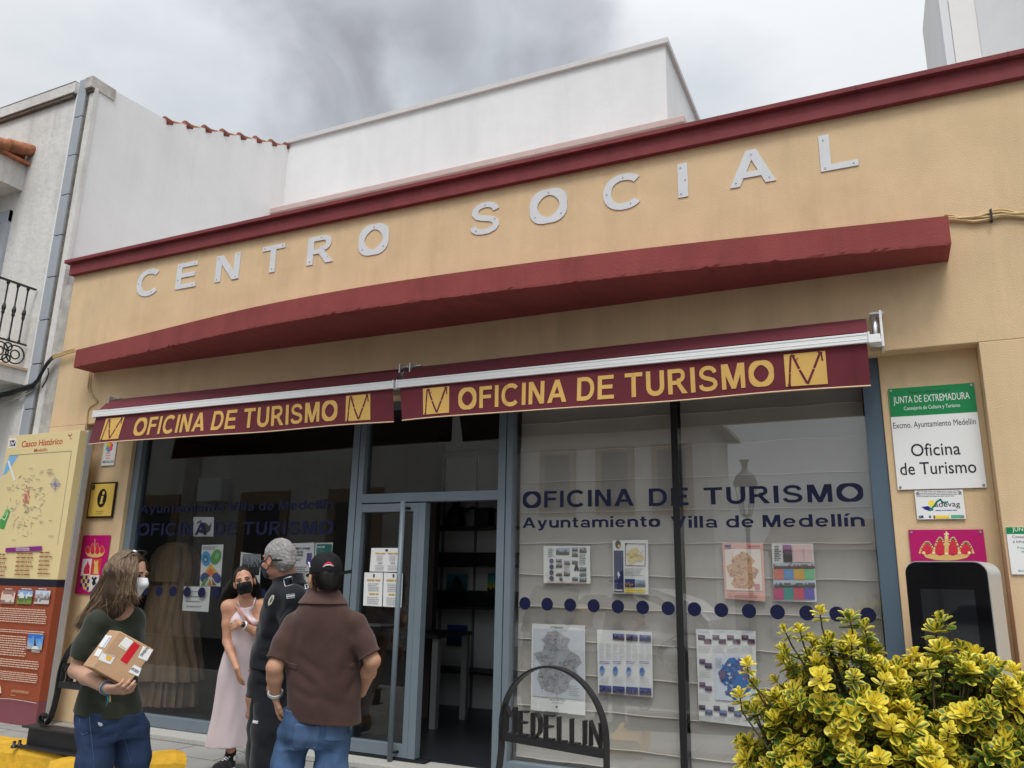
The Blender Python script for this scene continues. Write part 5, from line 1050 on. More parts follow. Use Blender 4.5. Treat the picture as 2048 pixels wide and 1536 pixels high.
# costume on a stand behind the dark window: bunched cape above a wide pleated skirt
M_cost = mat('brown_costume_cloth', srgb(128, 106, 84), .95, var=.3, vscale=6, bump=.5, bscale=60, stretch=(3, 3, .6))
cs_ = thing('costume_stand', 'brown pleated traditional costume displayed on a stand inside the dark window', 'costume', (-7.42, .72, .06))
def pleat(prof, cx, cy, k, amp, name, seed=1, n=190, tw=0.0):
    r2 = random.Random(seed); ph = [r2.uniform(0, 6.28) for _ in range(4)]; v = []
    for (r_, z, a) in prof:
        for j in range(n):
            t = 2*PI*j/n; u = t+tw*z*z; w_ = 1+a*amp*(math.sin(k*u+ph[0]+z*1.2)+.5*math.sin(round(k*1.7)*u+ph[1])+.6*math.sin(round(k*.37)*u+ph[2])+.5*math.sin(3*u+z*5+ph[3])); v.append((cx+r_*w_*math.cos(t)+.05*z*0, cy+r_*.62*w_*math.sin(t), z))
    f = [(i*n+j, i*n+(j+1) % n, (i+1)*n+(j+1) % n, (i+1)*n+j) for i in range(len(prof)-1) for j in range(n)]
    MB().add(v, f, M_cost, True).build(name, cs_)
pleat([(.43, .16, 1), (.42, .3, 1), (.39, .55, 1), (.34, .85, .9), (.27, 1.1, .7), (.19, 1.24, .4), (.17, 1.28, .3)], -7.42, .80, 30, .08, 'skirt', 2)
pleat([(.47, .42, 1.2), (.45, .6, 1.1), (.41, .8, 1), (.37, 1.0, .9), (.33, 1.2, .8), (.30, 1.4, .8), (.29, 1.55, .8), (.27, 1.66, .7), (.20, 1.74, .5)], -7.40, .78, 15, .085, 'cape', 5, tw=.35)
pleat([(.31, 1.46, 1), (.33, 1.56, .9), (.32, 1.66, .8), (.29, 1.76, .7), (.23, 1.84, .5), (.13, 1.89, .4), (.02, 1.91, 0)], -7.41, .76, 9, .07, 'hood', 8)

# ------------------------------------------------------------------ variegated shrub in the foreground
def leaf_mat(name, g, y):
    m = bpy.data.materials.new(name); m.use_nodes = True; t = m.node_tree; n = t.nodes; b = n['Principled BSDF']
    at_ = n.new('ShaderNodeAttribute'); at_.attribute_name = 'rim'; c = n.new('ShaderNodeTexCoord'); no = n.new('ShaderNodeTexNoise'); no.inputs['Scale'].default_value = 90; no.inputs['Detail'].default_value = 3
    t.links.new(c.outputs['Object'], no.inputs['Vector']); ad = n.new('ShaderNodeMath'); ad.operation = 'MULTIPLY_ADD'; ad.inputs[1].default_value = .55; ad.inputs[2].default_value = -.27
    t.links.new(no.outputs['Fac'], ad.inputs[0]); a2 = n.new('ShaderNodeMath'); t.links.new(at_.outputs['Fac'], a2.inputs[0]); t.links.new(ad.outputs[0], a2.inputs[1])
    cr_ = n.new('ShaderNodeValToRGB'); e = cr_.color_ramp.elements; e[0].position = .30; e[0].color = (*g, 1); e[1].position = .66; e[1].color = (*y, 1); t.links.new(a2.outputs[0], cr_.inputs[0]); t.links.new(cr_.outputs[0], b.inputs['Base Color'])
    b.inputs['Roughness'].default_value = .38; b.inputs['Specular IOR Level'].default_value = .45; b.inputs['Subsurface Weight'].default_value = .0
    tr = n.new('ShaderNodeBsdfTranslucent'); t.links.new(cr_.outputs[0], tr.inputs[0]); mx_ = n.new('ShaderNodeMixShader'); mx_.inputs[0].default_value = .25; t.links.new(b.outputs[0], mx_.inputs[1]); t.links.new(tr.outputs[0], mx_.inputs[2]); t.links.new(mx_.outputs[0], n['Material Output'].inputs[0])
    return m
M_leaf = leaf_mat('variegated_leaf', (.075, .15, .026), (.84, .69, .07)); M_stem = mat('green_brown_stem', (.10, .085, .045), .8, var=.3, vscale=20)
def shrub(cx, cy, seed):
    rr = random.Random(seed); V, F, RIM = [], [], []
    def leaf(p, d, up, L, wd, curl, rim0):
        d = d.normalized(); s_ = d.cross(up); s_ = s_.normalized() if s_.length > 1e-4 else Vector((1, 0, 0)); n_ = s_.cross(d)
        prof = [(0, .10), (.18, .52), (.42, .95), (.68, 1.0), (.88, .80), (1.0, .24)]; o = len(V)
        for t, k in prof:
            c = p + d*(L*t) + n_*(curl*L*(t*t) - .02*L)
            for u in (-1, -.52, 0, .52, 1):
                V.append(c + s_*(u*k*wd/2) + n_*(abs(u)**1.5*.16*wd*k)); e = abs(u)*.85 + (.35 if t > .9 else 0) + (.12 if t < .05 else 0)
                RIM.append(min(1, max(0, e*.9*(.6+rim0*.8)+(rim0-.5)*.75)))
        for i in range(5):
            for j in range(4): F.append((o+i*5+j, o+i*5+j+1, o+i*5+6+j, o+i*5+5+j))
    tips = []
    def lump(c, r, n): 
        for _ in range(int(n*1.75)):
            while True:
                v = Vector((rr.uniform(-1, 1), rr.uniform(-1, 1), rr.uniform(-.75, 1)))
                if .55 < v.length < 1: break
            tips.append((Vector(c)+Vector((v.x*r[0], v.y*r[1], v.z*r[2])), Vector((v.x, v.y, v.z+.75)).normalized(), v.length))
    lump((cx-.11, cy, 1.22), (.24, .24, .20), 95); lump((cx+.22, cy+.02, 1.20), (.24, .24, .19), 95); lump((cx+.42, cy+.02, 1.06), (.26, .26, .22), 95); lump((cx-.26, cy, 1.02), (.20, .20, .22), 85); lump((cx+.05, cy-.05, .98), (.36, .30, .26), 190); lump((cx-.2, cy, .80), (.26, .28, .26), 130); lump((cx+.35, cy, .76), (.36, .32, .30), 120); lump((cx+.05, cy, .52), (.45, .34, .3), 70)
    for (a, b, w_) in ((1495, 1330, 2.62), (1510, 1372, 2.62), (1480, 1392, 2.6), (1512, 1425, 2.6), (1640, 1226, 2.62), (1885, 1240, 2.62), (1872, 1262, 2.62), (1600, 1262, 2.6), (1980, 1330, 2.6), (2030, 1345, 2.6), (1700, 1240, 2.62), (1570, 1262, 2.6), (1730, 1258, 2.6)): q = aw(a, b, w_); tips.append((Vector(q), Vector((rr.uniform(-.3, .3)-.2, -.2, 1)).normalized(), 1))
    st = MB()
    for p, ax, l_ in tips:
        yel = rr.random(); ref = Vector((rr.uniform(-1, 1), rr.uniform(-1, 1), rr.uniform(-1, 1))); e1 = ax.cross(ref).normalized(); e2 = ax.cross(e1)
        big = rr.uniform(.55, 1.02); rb = min(1, max(.2, .60+.45*(l_-.75)+rr.gauss(0, .15)+(.3 if yel > .86 else 0)))
        for ring, (n_, el, L, off, rm) in enumerate(((3, 1.12, .027, .010, rb+.1), (4, .72, .042, .003, rb+.03), (5, .28, .050, -.006, rb-.03), (4, -.1, .048, -.024, rb-.2))):
            a0 = rr.uniform(0, 6.28)
            for k in range(n_):
                a = a0+2*PI*k/n_+rr.uniform(-.22, .22); el_ = el+rr.uniform(-.15, .15); rad = e1*math.cos(a)+e2*math.sin(a); d = rad*math.cos(el_)+ax*math.sin(el_)
                leaf(p+ax*off, d, ax, L*big*rr.uniform(.85, 1.15), L*big*rr.uniform(.56, .74), rr.uniform(-.12, .22), max(0, min(1, rm+rr.uniform(-.08, .08))))
        b_ = Vector((cx+.05+(p.x-cx)*.35, cy+(p.y-cy)*.35, max(.3, p.z-.45))); mid = p*.5+b_*.5+Vector((rr.uniform(-.03, .03), rr.uniform(-.03, .03), -.03))
        st.tube([b_, mid, p-ax*.05, p], [.0055, .004, .003, .0022], M_stem, 5, caps=False)
        for k in range(7):
            t = rr.uniform(.15, .85); q = b_.lerp(p, t); a = rr.uniform(0, 6.28); d = Vector((math.cos(a), math.sin(a), rr.uniform(-.1, .5))); leaf(q, d, Vector((0, 0, 1)), rr.uniform(.04, .06), rr.uniform(.024, .032), rr.uniform(-.1, .2), rr.uniform(.02, .22))
    for k in range(7): a = k*.9; st.tube([(cx+.06*math.cos(a), cy+.06*math.sin(a), -.0), (cx+.12*math.cos(a), cy+.10*math.sin(a), .35), (cx+.3*math.cos(a), cy+.2*math.sin(a), .8), (cx+.33*math.cos(a), cy+.22*math.sin(a), 1.0)], [.014, .012, .009, .006], M_stem, 7)
    o = thing('variegated_shrub', 'yellow and green variegated spindle shrub in the right foreground', 'shrub', (cx, cy, 0))
    me = bpy.data.meshes.new('foliage'); me.from_pydata([tuple(v-Vector((cx, cy, 0))) for v in V], [], F); me.materials.append(M_leaf)
    a = me.attributes.new('rim', 'FLOAT', 'POINT'); a.data.foreach_set('value', RIM); me.polygons.foreach_set('use_smooth', [True]*len(me.polygons))
    fo = bpy.data.objects.new('foliage', me); COL.objects.link(fo); fo.parent = o; st.build('stems', o)
    pl = thing('planter', 'round concrete planter holding the yellow shrub', 'planter', (cx, cy, 0)); m = MB(); m.lathe([(.30, 0), (.34, .02), (.38, .36), (.41, .38), (.41, .42), (.36, .42), (.35, .38), (.0, .38)], cx, cy, M_step, 28, 0.0); m.build('pot', pl)
shrub(-.05, -3.0, 4)
# ------------------------------------------------------------------ figures: one smooth surface grown from a distance field
class Field:
    def __init__(s, lo, hi, h):
        s.h = h; s.lo = np.array(lo, float); n = np.ceil((np.array(hi, float)-s.lo)/h).astype(int)+1; s.n = n
        s.ax = [s.lo[i]+h*np.arange(n[i]) for i in range(3)]; s.d = np.full(n, .12, np.float32)
    def sub(s, lo, hi):
        a = np.clip(np.floor((np.array(lo)-s.lo)/s.h).astype(int), 0, s.n-1); b = np.clip(np.ceil((np.array(hi)-s.lo)/s.h).astype(int)+1, 1, s.n)
        sl_ = tuple(slice(int(a[i]), int(max(b[i], a[i]+1))) for i in range(3)); X, Y, Z = np.meshgrid(*[s.ax[i][sl_[i]] for i in range(3)], indexing='ij', sparse=True); return sl_, X, Y, Z
    def put(s, sl_, d, k):
        o = s.d[sl_]
        if k <= 0: s.d[sl_] = np.minimum(o, d)
        else: hh = np.clip(.5+.5*(o-d)/k, 0, 1); s.d[sl_] = o*(1-hh)+d*hh-k*hh*(1-hh)
        return s
    def cut(s, sl_, d, k=.0):              # subtract
        o = s.d[sl_]
        if k <= 0: s.d[sl_] = np.maximum(o, -d)
        else: hh = np.clip(.5-.5*(o+d)/k, 0, 1); s.d[sl_] = o*(1-hh)-d*hh+k*hh*(1-hh)
        return s
    def cone(s, a, b, ra, rb, k=.02, sub=False):
        a, b = np.array(a, float), np.array(b, float); m = max(ra, rb)+max(.05, k*2); sl_, X, Y, Z = s.sub(np.minimum(a, b)-m, np.maximum(a, b)+m)
        ab = b-a; L = max(ab@ab, 1e-9); t = np.clip(((X-a[0])*ab[0]+(Y-a[1])*ab[1]+(Z-a[2])*ab[2])/L, 0, 1)
        d = np.sqrt((X-a[0]-ab[0]*t)**2+(Y-a[1]-ab[1]*t)**2+(Z-a[2]-ab[2]*t)**2)-(ra+(rb-ra)*t)
        return s.cut(sl_, d, k) if sub else s.put(sl_, d, k)
    def chain(s, pts, rs, k=.02):
        for i in range(len(pts)-1): s.cone(pts[i], pts[i+1], rs[i], rs[i+1], k)
        return s
    def ell(s, c, r, M=None, k=.02, sub=False):     # ellipsoid with axes in the rows of M
        c = np.array(c, float); r = np.array(r, float); M = np.eye(3) if M is None else np.array(M); e = np.abs(M.T)@r+max(.05, k*2); sl_, X, Y, Z = s.sub(c-e, c+e)
        q = [(M[i][0]*(X-c[0])+M[i][1]*(Y-c[1])+M[i][2]*(Z-c[2]))/r[i] for i in range(3)]
        q0 = np.sqrt(q[0]**2+q[1]**2+q[2]**2); q1 = np.sqrt((q[0]/r[0])**2+(q[1]/r[1])**2+(q[2]/r[2])**2)+1e-6; d = q0*(q0-1)/q1
        return s.cut(sl_, d, k) if sub else s.put(sl_, d, k)
    def loft(s, secs, br, bf, k=.03, p=2.0, fold=None, sub=False):
        """secs: (centre, half width along br, half depth along bf), bottom to top"""
        secs = sorted(secs, key=lambda q: q[0][2]); zs_ = np.array([q[0][2] for q in secs]); C = np.array([q[0] for q in secs]); rx = np.array([q[1] for q in secs]); ry = np.array([q[2] for q in secs]); m = max(rx.max(), ry.max())+.06
        lo = C.min(0)-m; hi = C.max(0)+m; lo[2] = zs_[0]-.06; hi[2] = zs_[-1]+.06; sl_, X, Y, Z = s.sub(lo, hi); z = Z.ravel()
        def sm(a):
            v = np.interp(z, zs_, a); w_ = max(1, int(.03/s.h)); return np.convolve(np.pad(v, w_, mode='edge'), np.ones(2*w_+1)/(2*w_+1), 'valid')
        cx, cy, RX, RY = sm(C[:, 0]), sm(C[:, 1]), sm(rx), sm(ry); dx, dy = X-cx, Y-cy; u = dx*br[0]+dy*br[1]; v = dx*bf[0]+dy*bf[1]
        g = (np.abs(u/RX)**p+np.abs(v/RY)**p)**(1/p)
        if fold is not None: g = g/(1+fold(np.arctan2(v/RY, u/RX), Z))
        d = (g-1)*np.minimum(RX, RY)*1.0; d = np.maximum(d, np.maximum(zs_[0]-Z, Z-zs_[-1]))
        return s.cut(sl_, d, k) if sub else s.put(sl_, d, k)
    def half(s, p, n, k=0):                # keep only the side where (x-p).n < 0
        X, Y, Z = np.meshgrid(*s.ax, indexing='ij', sparse=True); d = (X-p[0])*n[0]+(Y-p[1])*n[1]+(Z-p[2])*n[2]; s.d = np.maximum(s.d, d.astype(np.float32)); return s
    def ripple(s, amp, fx, seed=0):
        X, Y, Z = np.meshgrid(*s.ax, indexing='ij', sparse=True); r = np.random.RandomState(seed); o = 0
        for i in range(5):
            w_ = r.normal(size=3)*np.array(fx); o = o+np.sin(X*w_[0]+Y*w_[1]+Z*w_[2]+r.uniform(0, 6.28))
        s.d = s.d+(amp*o/2.2).astype(np.float32); return s
    def crease(s, p, q, w, dep):           # a soft valley (dep > 0) or ridge along a line
        dep = min(dep, .0075); p, q = np.array(p, float), np.array(q, float); sl_, X, Y, Z = s.sub(np.minimum(p, q)-w*3, np.maximum(p, q)+w*3); ab = q-p; t = np.clip(((X-p[0])*ab[0]+(Y-p[1])*ab[1]+(Z-p[2])*ab[2])/(ab@ab), 0, 1)
        r2 = (X-p[0]-ab[0]*t)**2+(Y-p[1]-ab[1]*t)**2+(Z-p[2]-ab[2]*t)**2; s.d[sl_] += (dep*np.exp(-r2/(w*w))*np.sin(PI*np.clip(t, .03, .97))).astype(np.float32); return s
    def copy(s): import copy as _c; f = _c.copy(s); f.d = s.d.copy(); return f
    def mesh(s):
        d = s.d; ins = d < 0; c = [ins[a:d.shape[0]-1+a, b:d.shape[1]-1+b, e:d.shape[2]-1+e] for a in (0, 1) for b in (0, 1) for e in (0, 1)]
        sm = sum(x.astype(np.int8) for x in c); act = (sm > 0) & (sm < 8); idx = np.argwhere(act); vid = -np.ones(act.shape, np.int64); vid[act] = np.arange(len(idx)); acc = np.zeros((len(idx), 3)); cnt = np.zeros(len(idx))
        for axis in range(3):
            o = [a for a in range(3) if a != axis]
            for a in (0, 1):
                for b in (0, 1):
                    i0 = idx.copy(); i0[:, o[0]] += a; i0[:, o[1]] += b; i1 = i0.copy(); i1[:, axis] += 1; d0 = d[tuple(i0.T)]; d1 = d[tuple(i1.T)]; cr_ = (d0 < 0) != (d1 < 0); t = np.where(cr_, d0/(d0-d1+1e-12), 0)
                    p = i0.astype(float); p[:, axis] += t; acc[cr_] += p[cr_]; cnt[cr_] += 1
        V = s.lo+s.h*acc/cnt[:, None]; F = []
        for axis in range(3):
            o = [(axis+1) % 3, (axis+2) % 3]; a = np.take(ins, range(0, d.shape[axis]-1), axis); b = np.take(ins, range(1, d.shape[axis]), axis); e = np.argwhere(a != b); e = e[(e[:, o[0]] > 0) & (e[:, o[1]] > 0) & (e[:, o[0]] < d.shape[o[0]]-1) & (e[:, o[1]] < d.shape[o[1]]-1)]
            if not len(e): continue
            fl = ins[tuple(e.T)]; q = []
            for da, db in ((1, 1), (0, 1), (0, 0), (1, 0)): c_ = e.copy(); c_[:, o[0]] -= da; c_[:, o[1]] -= db; q.append(vid[tuple(c_.T)])
            q = np.stack(q, 1); q[~fl] = q[~fl][:, ::-1]; F.append(q)
        return V, np.concatenate(F)
def solid(f, name, m, parent, relax=1):
    V, F = f.mesh(); o = wloc(parent)
    for _ in range(relax):
        acc = np.zeros_like(V); n = np.zeros(len(V))
        for i in range(4): a, b = F[:, i], F[:, (i+1) % 4]; np.add.at(acc, a, V[b]); np.add.at(n, a, 1)
        V = V*.5+.5*acc/np.maximum(n, 1)[:, None]
    me = bpy.data.meshes.new(name); V = V-o
    me.vertices.add(len(V)); me.vertices.foreach_set('co', V.astype(np.float32).ravel()); me.loops.add(F.size); me.loops.foreach_set('vertex_index', F.ravel().astype(np.int32)); me.polygons.add(len(F)); me.polygons.foreach_set('loop_start', np.arange(0, F.size, 4, dtype=np.int32)); me.polygons.foreach_set('loop_total', np.full(len(F), 4, np.int32))
    me.polygons.foreach_set('use_smooth', np.ones(len(F), bool)); me.materials.append(m); me.update(calc_edges=True); me.validate()
    ob = bpy.data.objects.new(name, me); COL.objects.link(ob); ob.parent = parent; return ob
def skin_mat(name, col):
    return mat(name, col, .5, var=.10, vscale=22, bump=.08, bscale=260, bdist=.002, spec=.35, sss=.12)
CR = np.array([AX_R[0], AX_R[1], 0.0]); CR /= np.linalg.norm(CR); CF = np.array([AX_F[0], AX_F[1], 0.0]); CF /= np.linalg.norm(CF); UPV = np.array([0, 0, 1.0])
def hd(a):                                   # heading: a = 0 away from the camera, +90 to the picture's right
    f = CF*math.cos(R(a))+CR*math.sin(R(a)); r = CR*math.cos(R(a))-CF*math.sin(R(a)); return r, f
def frame(r, f, tilt=0.0, pitch=0.0):        # head axes: right, front, up
    u = UPV; f2 = f*math.cos(pitch)+u*math.sin(pitch); u2 = u*math.cos(pitch)-f*math.sin(pitch); r2 = r*math.cos(tilt)+u2*math.sin(tilt); u3 = u2*math.cos(tilt)-r*math.sin(tilt); return np.array([r2, f2, u3])
def head(f, c, M, s=1.0, male=True):
    """c: centre of the skull at eye level; M: rows right, front, up"""
    L = lambda x, y, z: c+(M[0]*x+M[1]*y+M[2]*z)*s
    f.ell(L(0, -.012, .035), (.076*s, .096*s, .088*s), M, .02); f.ell(L(0, .022, -.03), (.064*s, .072*s, .088*s), M, .03); f.ell(L(0, .048, -.088), (.036*s, .034*s, .028*s), M, .03)
    if male: f.ell(L(0, .02, -.075), (.058*s, .052*s, .035*s), M, .03)
    f.cone(L(0, .088, .002), L(0, .108, -.036), .009*s, .015*s, .014)
    for sg in (-1, 1):
        f.ell(L(.015*sg, .095, -.042), (.011*s, .012*s, .009*s), M, .008); f.ell(L(.033*sg, .080, .021), (.026*s, .014*s, .010*s), M, .014); f.ell(L(.044*sg, .066, -.035), (.024*s, .022*s, .020*s), M, .03)
        f.ell(L(.033*sg, .094, .001), (.017*s, .012*s, .011*s), M, .012, sub=True); f.ell(L(.033*sg, .074, .0), (.014*s, .013*s, .012*s), M, .004)
        Me = np.array([M[0]*.86*sg+M[1]*-.5, M[1]*.86+M[0]*sg*.5, M[2]]); f.ell(L(.081*sg, -.012, -.012), (.010*s, .020*s, .033*s), Me, .008); f.ell(L(.090*sg, -.008, -.008), (.005*s, .010*s, .018*s), Me, .006, sub=True)
    f.ell(L(0, .078, -.066), (.024*s, .012*s, .008*s), M, .012)
    return L
def hand(f, w, d, pn, side, s=1.0, curl=(.35, .5, .45), spread=.05, thumb=.7, pal=.010):
    """w wrist, d direction of the fingers, pn palm normal (the way the palm faces), side = +1 when the thumb lies along cross(d, pn)"""
    w, d, pn = [np.array(q, float) for q in (w, d, pn)]; d /= np.linalg.norm(d); pn -= d*(pn@d); pn /= np.linalg.norm(pn); t = np.cross(d, pn)*side
    for o, l in ((.024, .082), (.008, .087), (-.009, .083), (-.024, .074)): f.cone(w+t*o*.6*s, w+d*l*s+t*o*s, .013*s, .0105*s, .012)
    for o, l, fl, r, sp in ((.030, .082, .068, .0085, 1), (.010, .088, .076, .0088, .3), (-.010, .083, .070, .0085, -.4), (-.027, .073, .056, .0075, -1.1)):
        p = w+d*l*s+t*o*s; a = 0; q = [p]
        for k, (fr, c) in enumerate(zip((.46, .30, .24), curl)):
            a += c; v = d*math.cos(a)+pn*math.sin(a)+t*spread*sp; v /= np.linalg.norm(v); q.append(q[-1]+v*fl*fr*1.05*s)
        f.chain(q, [r*s*1.05, r*s, r*s*.92, r*s*.8], .004)
    p0 = w+d*.022*s+t*.022*s; p1 = w+d*.052*s+t*(.022+.030*thumb)*s+pn*.012*s; p2 = p1+(d*.8+t*.25*thumb+pn*.25)*.030*s; p3 = p2+(d*.95+pn*.3)*.024*s; f.chain([p0, p1, p2, p3], [.014*s, .0115*s, .0098*s, .008*s], .008)
def shoe(m_up, m_sole, parent, toe_dir, heel, L=.27, high=False):
    d = np.array(toe_dir, float); d[2] = 0; d /= np.linalg.norm(d); s_ = np.array([d[1], -d[0], 0]); h = np.array(heel, float); h[2] = 0
    f = Field(h+np.minimum(d*L, 0)-.1, h+np.maximum(d*L, 0)+[.1, .1, .24], .005)
    f.chain([h+d*.045+[0, 0, .055], h+d*.12+[0, 0, .058], h+d*.19+s_*.004+[0, 0, .045], h+d*(L-.05)+s_*.006+[0, 0, .038]], [.042, .043, .040, .034], .03); f.cone(h+d*.055+[0, 0, .07], h+d*.05+[0, 0, .15 if high else .09], .040, .043, .02); f.half(h+[0, 0, .026], (0, 0, -1))
    solid(f, 'shoe', m_up, parent)
    f = Field(h+np.minimum(d*L, 0)-.1, h+np.maximum(d*L, 0)+[.1, .1, .1], .005); f.chain([h+d*.045+[0, 0, .02], h+d*.13+[0, 0, .02], h+d*.2+s_*.004+[0, 0, .02], h+d*(L-.045)+s_*.006+[0, 0, .02]], [.047, .044, .047, .041], .02); f.half(h+[0, 0, .032], (0, 0, 1)); f.half(h+[0, 0, .001], (0, 0, -1)); solid(f, 'shoe_sole', m_sole, parent)
    return d, s_, h
def strands(name, roots, path, m, parent, seed=1, r0=.0012, sides=3):
    """hair: path(root index, rng) -> list of points"""
    rr = random.Random(seed); V, F, T = [], [], []
    for i in range(roots):
        P = path(i, rr)
        if P is None: continue
        P = [np.array(p) for p in P]; k = len(P); o = len(V); up = np.array([.3, .2, .93]); tone = rr.random()
        for j in range(k):
            d = P[min(j+1, k-1)]-P[max(j-1, 0)]; d = d/(np.linalg.norm(d)+1e-9); a = np.cross(d, up); a /= (np.linalg.norm(a)+1e-9); b = np.cross(a, d); rad = r0*(1 if j < k-2 else .6 if j == k-2 else .15)*(1+.5*tone)
            for q in range(sides): t = 2*PI*q/sides; V.append(P[j]+(a*math.cos(t)+b*math.sin(t))*rad); T.append(min(1, tone*.75+.4*(j/k)**2))
        F += [(o+j*sides+q, o+j*sides+(q+1) % sides, o+(j+1)*sides+(q+1) % sides, o+(j+1)*sides+q) for j in range(k-1) for q in range(sides)]
    me = bpy.data.meshes.new(name); me.from_pydata((np.array(V)-wloc(parent)).tolist(), [], F); me.materials.append(m); a = me.attributes.new('tone', 'FLOAT', 'POINT'); a.data.foreach_set('value', T); me.polygons.foreach_set('use_smooth', [True]*len(F))
    o = bpy.data.objects.new(name, me); COL.objects.link(o); o.parent = parent; return o
def hair_mat(name, a, b, rough=.45):
    m = bpy.data.materials.new(name); m.use_nodes = True; t = m.node_tree; n = t.nodes; p = n['Principled BSDF']; at_ = n.new('ShaderNodeAttribute'); at_.attribute_name = 'tone'
    cr_ = n.new('ShaderNodeValToRGB'); cr_.color_ramp.elements[0].color = (*a, 1); cr_.color_ramp.elements[1].color = (*b, 1); t.links.new(at_.outputs['Fac'], cr_.inputs[0]); t.links.new(cr_.outputs[0], p.inputs['Base Color']); p.inputs['Roughness'].default_value = rough; p.inputs['Specular IOR Level'].default_value = .35; return m
def patch(f, off, c, M, half, name, m, parent, inner=.006, rnd=.0):
    c = np.array(c, float); M = np.array(M, float); e = np.abs(M.T)@np.array(half)+.02; sl_, X, Y, Z = f.sub(c-e, c+e); g = Field.__new__(Field); g.h = f.h; g.lo = np.array([f.ax[i][sl_[i].start] for i in range(3)]); g.ax = [f.ax[i][sl_[i]] for i in range(3)]; d = f.d[sl_]; g.n = np.array(d.shape)
    q = [np.abs(M[i][0]*(X-c[0])+M[i][1]*(Y-c[1])+M[i][2]*(Z-c[2]))-half[i]+rnd for i in range(3)]
    b = np.sqrt(np.maximum(q[0], 0)**2+np.maximum(q[1], 0)**2+np.maximum(q[2], 0)**2)+np.minimum(np.maximum(np.maximum(q[0], q[1]), q[2]), 0)-rnd
    g.d = np.maximum(np.maximum(d-off, -(d+inner)), b).astype(np.float32); return solid(g, name, m, parent)
def legs(f, hips, knees, ankles, r, k=.03):
    for H, K_, A in zip(hips, knees, ankles): f.chain([H, (H*.45+K_*.55), K_, K_*.6+A*.4, A], r, k)
def sleeve(S, lo, hi, pts, rs, end, v, k):
    G = Field(lo, hi, S.h); G.chain(pts, rs, .03); G.half(end, v); return S.put((slice(None),)*3, G.d, k)
ip = lambda px_, py_, f_, d0: next((CAM+_ray(px_, py_)*((W0+d0+k*.004)/F_PX) for k in range(140) if f_.d[tuple(np.clip(((CAM+_ray(px_, py_)*((W0+d0+k*.004)/F_PX)-f_.lo)/f_.h).astype(int), 0, f_.n-1))] < .002), aw(px_, py_, W0+d0+.2))
def dn(p, z, dx=0, dy=0): return np.array([p[0]+dx, p[1]+dy, z])
SK1 = skin_mat('skin_light', (.50, .285, .195)); SK2 = skin_mat('skin_tan', (.50, .26, .165)); SK3 = skin_mat('skin_ruddy', (.44, .215, .145)); SK4 = skin_mat('skin_warm', (.50, .27, .17))
EYE = mat('eye_white', (.62, .60, .57), .2); IRIS = mat('dark_iris', (.02, .012, .008), .1)
def fabric(name, col, var=.12, b=.35, sc=420, v=7, **k): return mat(name, col, .92, var=var, vscale=v, bump=b, bscale=sc, bdist=.0015, spec=.15, sheen=.15, **k)
def denim(name, col): return mat(name, col, .88, var=.34, vscale=7, bump=.5, bscale=500, bdist=.0015, spec=.15, stretch=(1.5, 1.5, .6))

# ================================================================== man in brown polo, from behind
W0 = 4.22; A = lambda x, y, d=0.0: aw(x, y, W0+d)
br, bf = hd(-10); P0 = A(640, 1490)
man = thing('person', 'man in brown polo shirt and black cap, seen from behind with hands on hips', 'person', (P0[0], P0[1], 0))
lo = np.array([P0[0]-.62, P0[1]-.55, 0]); hi = np.array([P0[0]+.62, P0[1]+.55, 1.76])
hr, hf = hd(-26); HM = frame(hr, hf, 0, -.05); hc = A(650, 1157, -.01)
el_l, el_r = A(549, 1335, -.12), A(745, 1322, -.06); sh_l, sh_r = A(588, 1249), A(711, 1249); wr_l, wr_r = A(551, 1390, -.07), A(722, 1384, .10)
B = Field(lo, hi, .005)
L = head(B, hc, HM, .96)
B.cone(A(645, 1160, -.03), A(646, 1205, -.0), .060, .064, .03)
B.loft([(A(646, 1200), .10, .085), (A(646, 1225), .135, .085), (A(646, 1265), .160, .11), (A(645, 1330), .155, .12), (A(640, 1400), .155, .12), (A(634, 1450), .155, .12), (A(630, 1480), .14, .11)], br, bf, .04)
for S, E_, W_ in ((sh_l, el_l, wr_l), (sh_r, el_r, wr_r)): B.chain([S, S*.5+E_*.5, E_], [.044, .042, .039], .03); B.chain([E_, E_*.65+W_*.35, W_], [.038, .039, .029], .025)
hips = [A(592, 1468), A(664, 1468)]; kn = [dn(A(580, 1468), .47, -.01, -.02), dn(A(664, 1468), .47, .01, .0)]; an = [dn(kn[0], .09, -.01, .03), dn(kn[1], .09, .01, .04)]
legs(B, hips, kn, an, [.070, .062, .048, .050, .036])
hand(B, wr_l, A(556, 1425, -.05)-wr_l, CR*.9+CF*.3, 1, 1.03, (.25, .35, .3), .03, .5); hand(B, wr_r, A(688, 1398, .2)-wr_r, -CF*.6-UPV*.3, 1, 1.0)
solid(B, 'body', SK4, man)
S = Field(lo, hi, .005)
fold = lambda t, Z: .014*np.sin(3*t+Z*9)+.012*np.sin(6*t-Z*10+1)*np.clip(1.35-Z, 0, .5)*2
S.loft([(A(647, 1189), .088, .088), (A(647, 1200), .108, .095), (A(647, 1212), .132, .105), (A(647, 1226), .155, .118), (A(646, 1250), .176, .135), (A(646, 1275), .190, .145), (A(647, 1310), .192, .152), (A(647, 1350), .196, .156), (A(647, 1400), .194, .158), (A(648, 1446), .196, .160)], br, bf, .02, 2.15, fold)
for S_, E_ in ((sh_l, el_l), (sh_r, el_r)): v_ = (E_-S_)/np.linalg.norm(E_-S_); sleeve(S, lo, hi, [S_, S_*.55+E_*.45, S_*.05+E_*.95], [.062, .061, .059], S_*.17+E_*.83, v_, .035)
S.ripple(.0035, (13, 13, 15), 3)
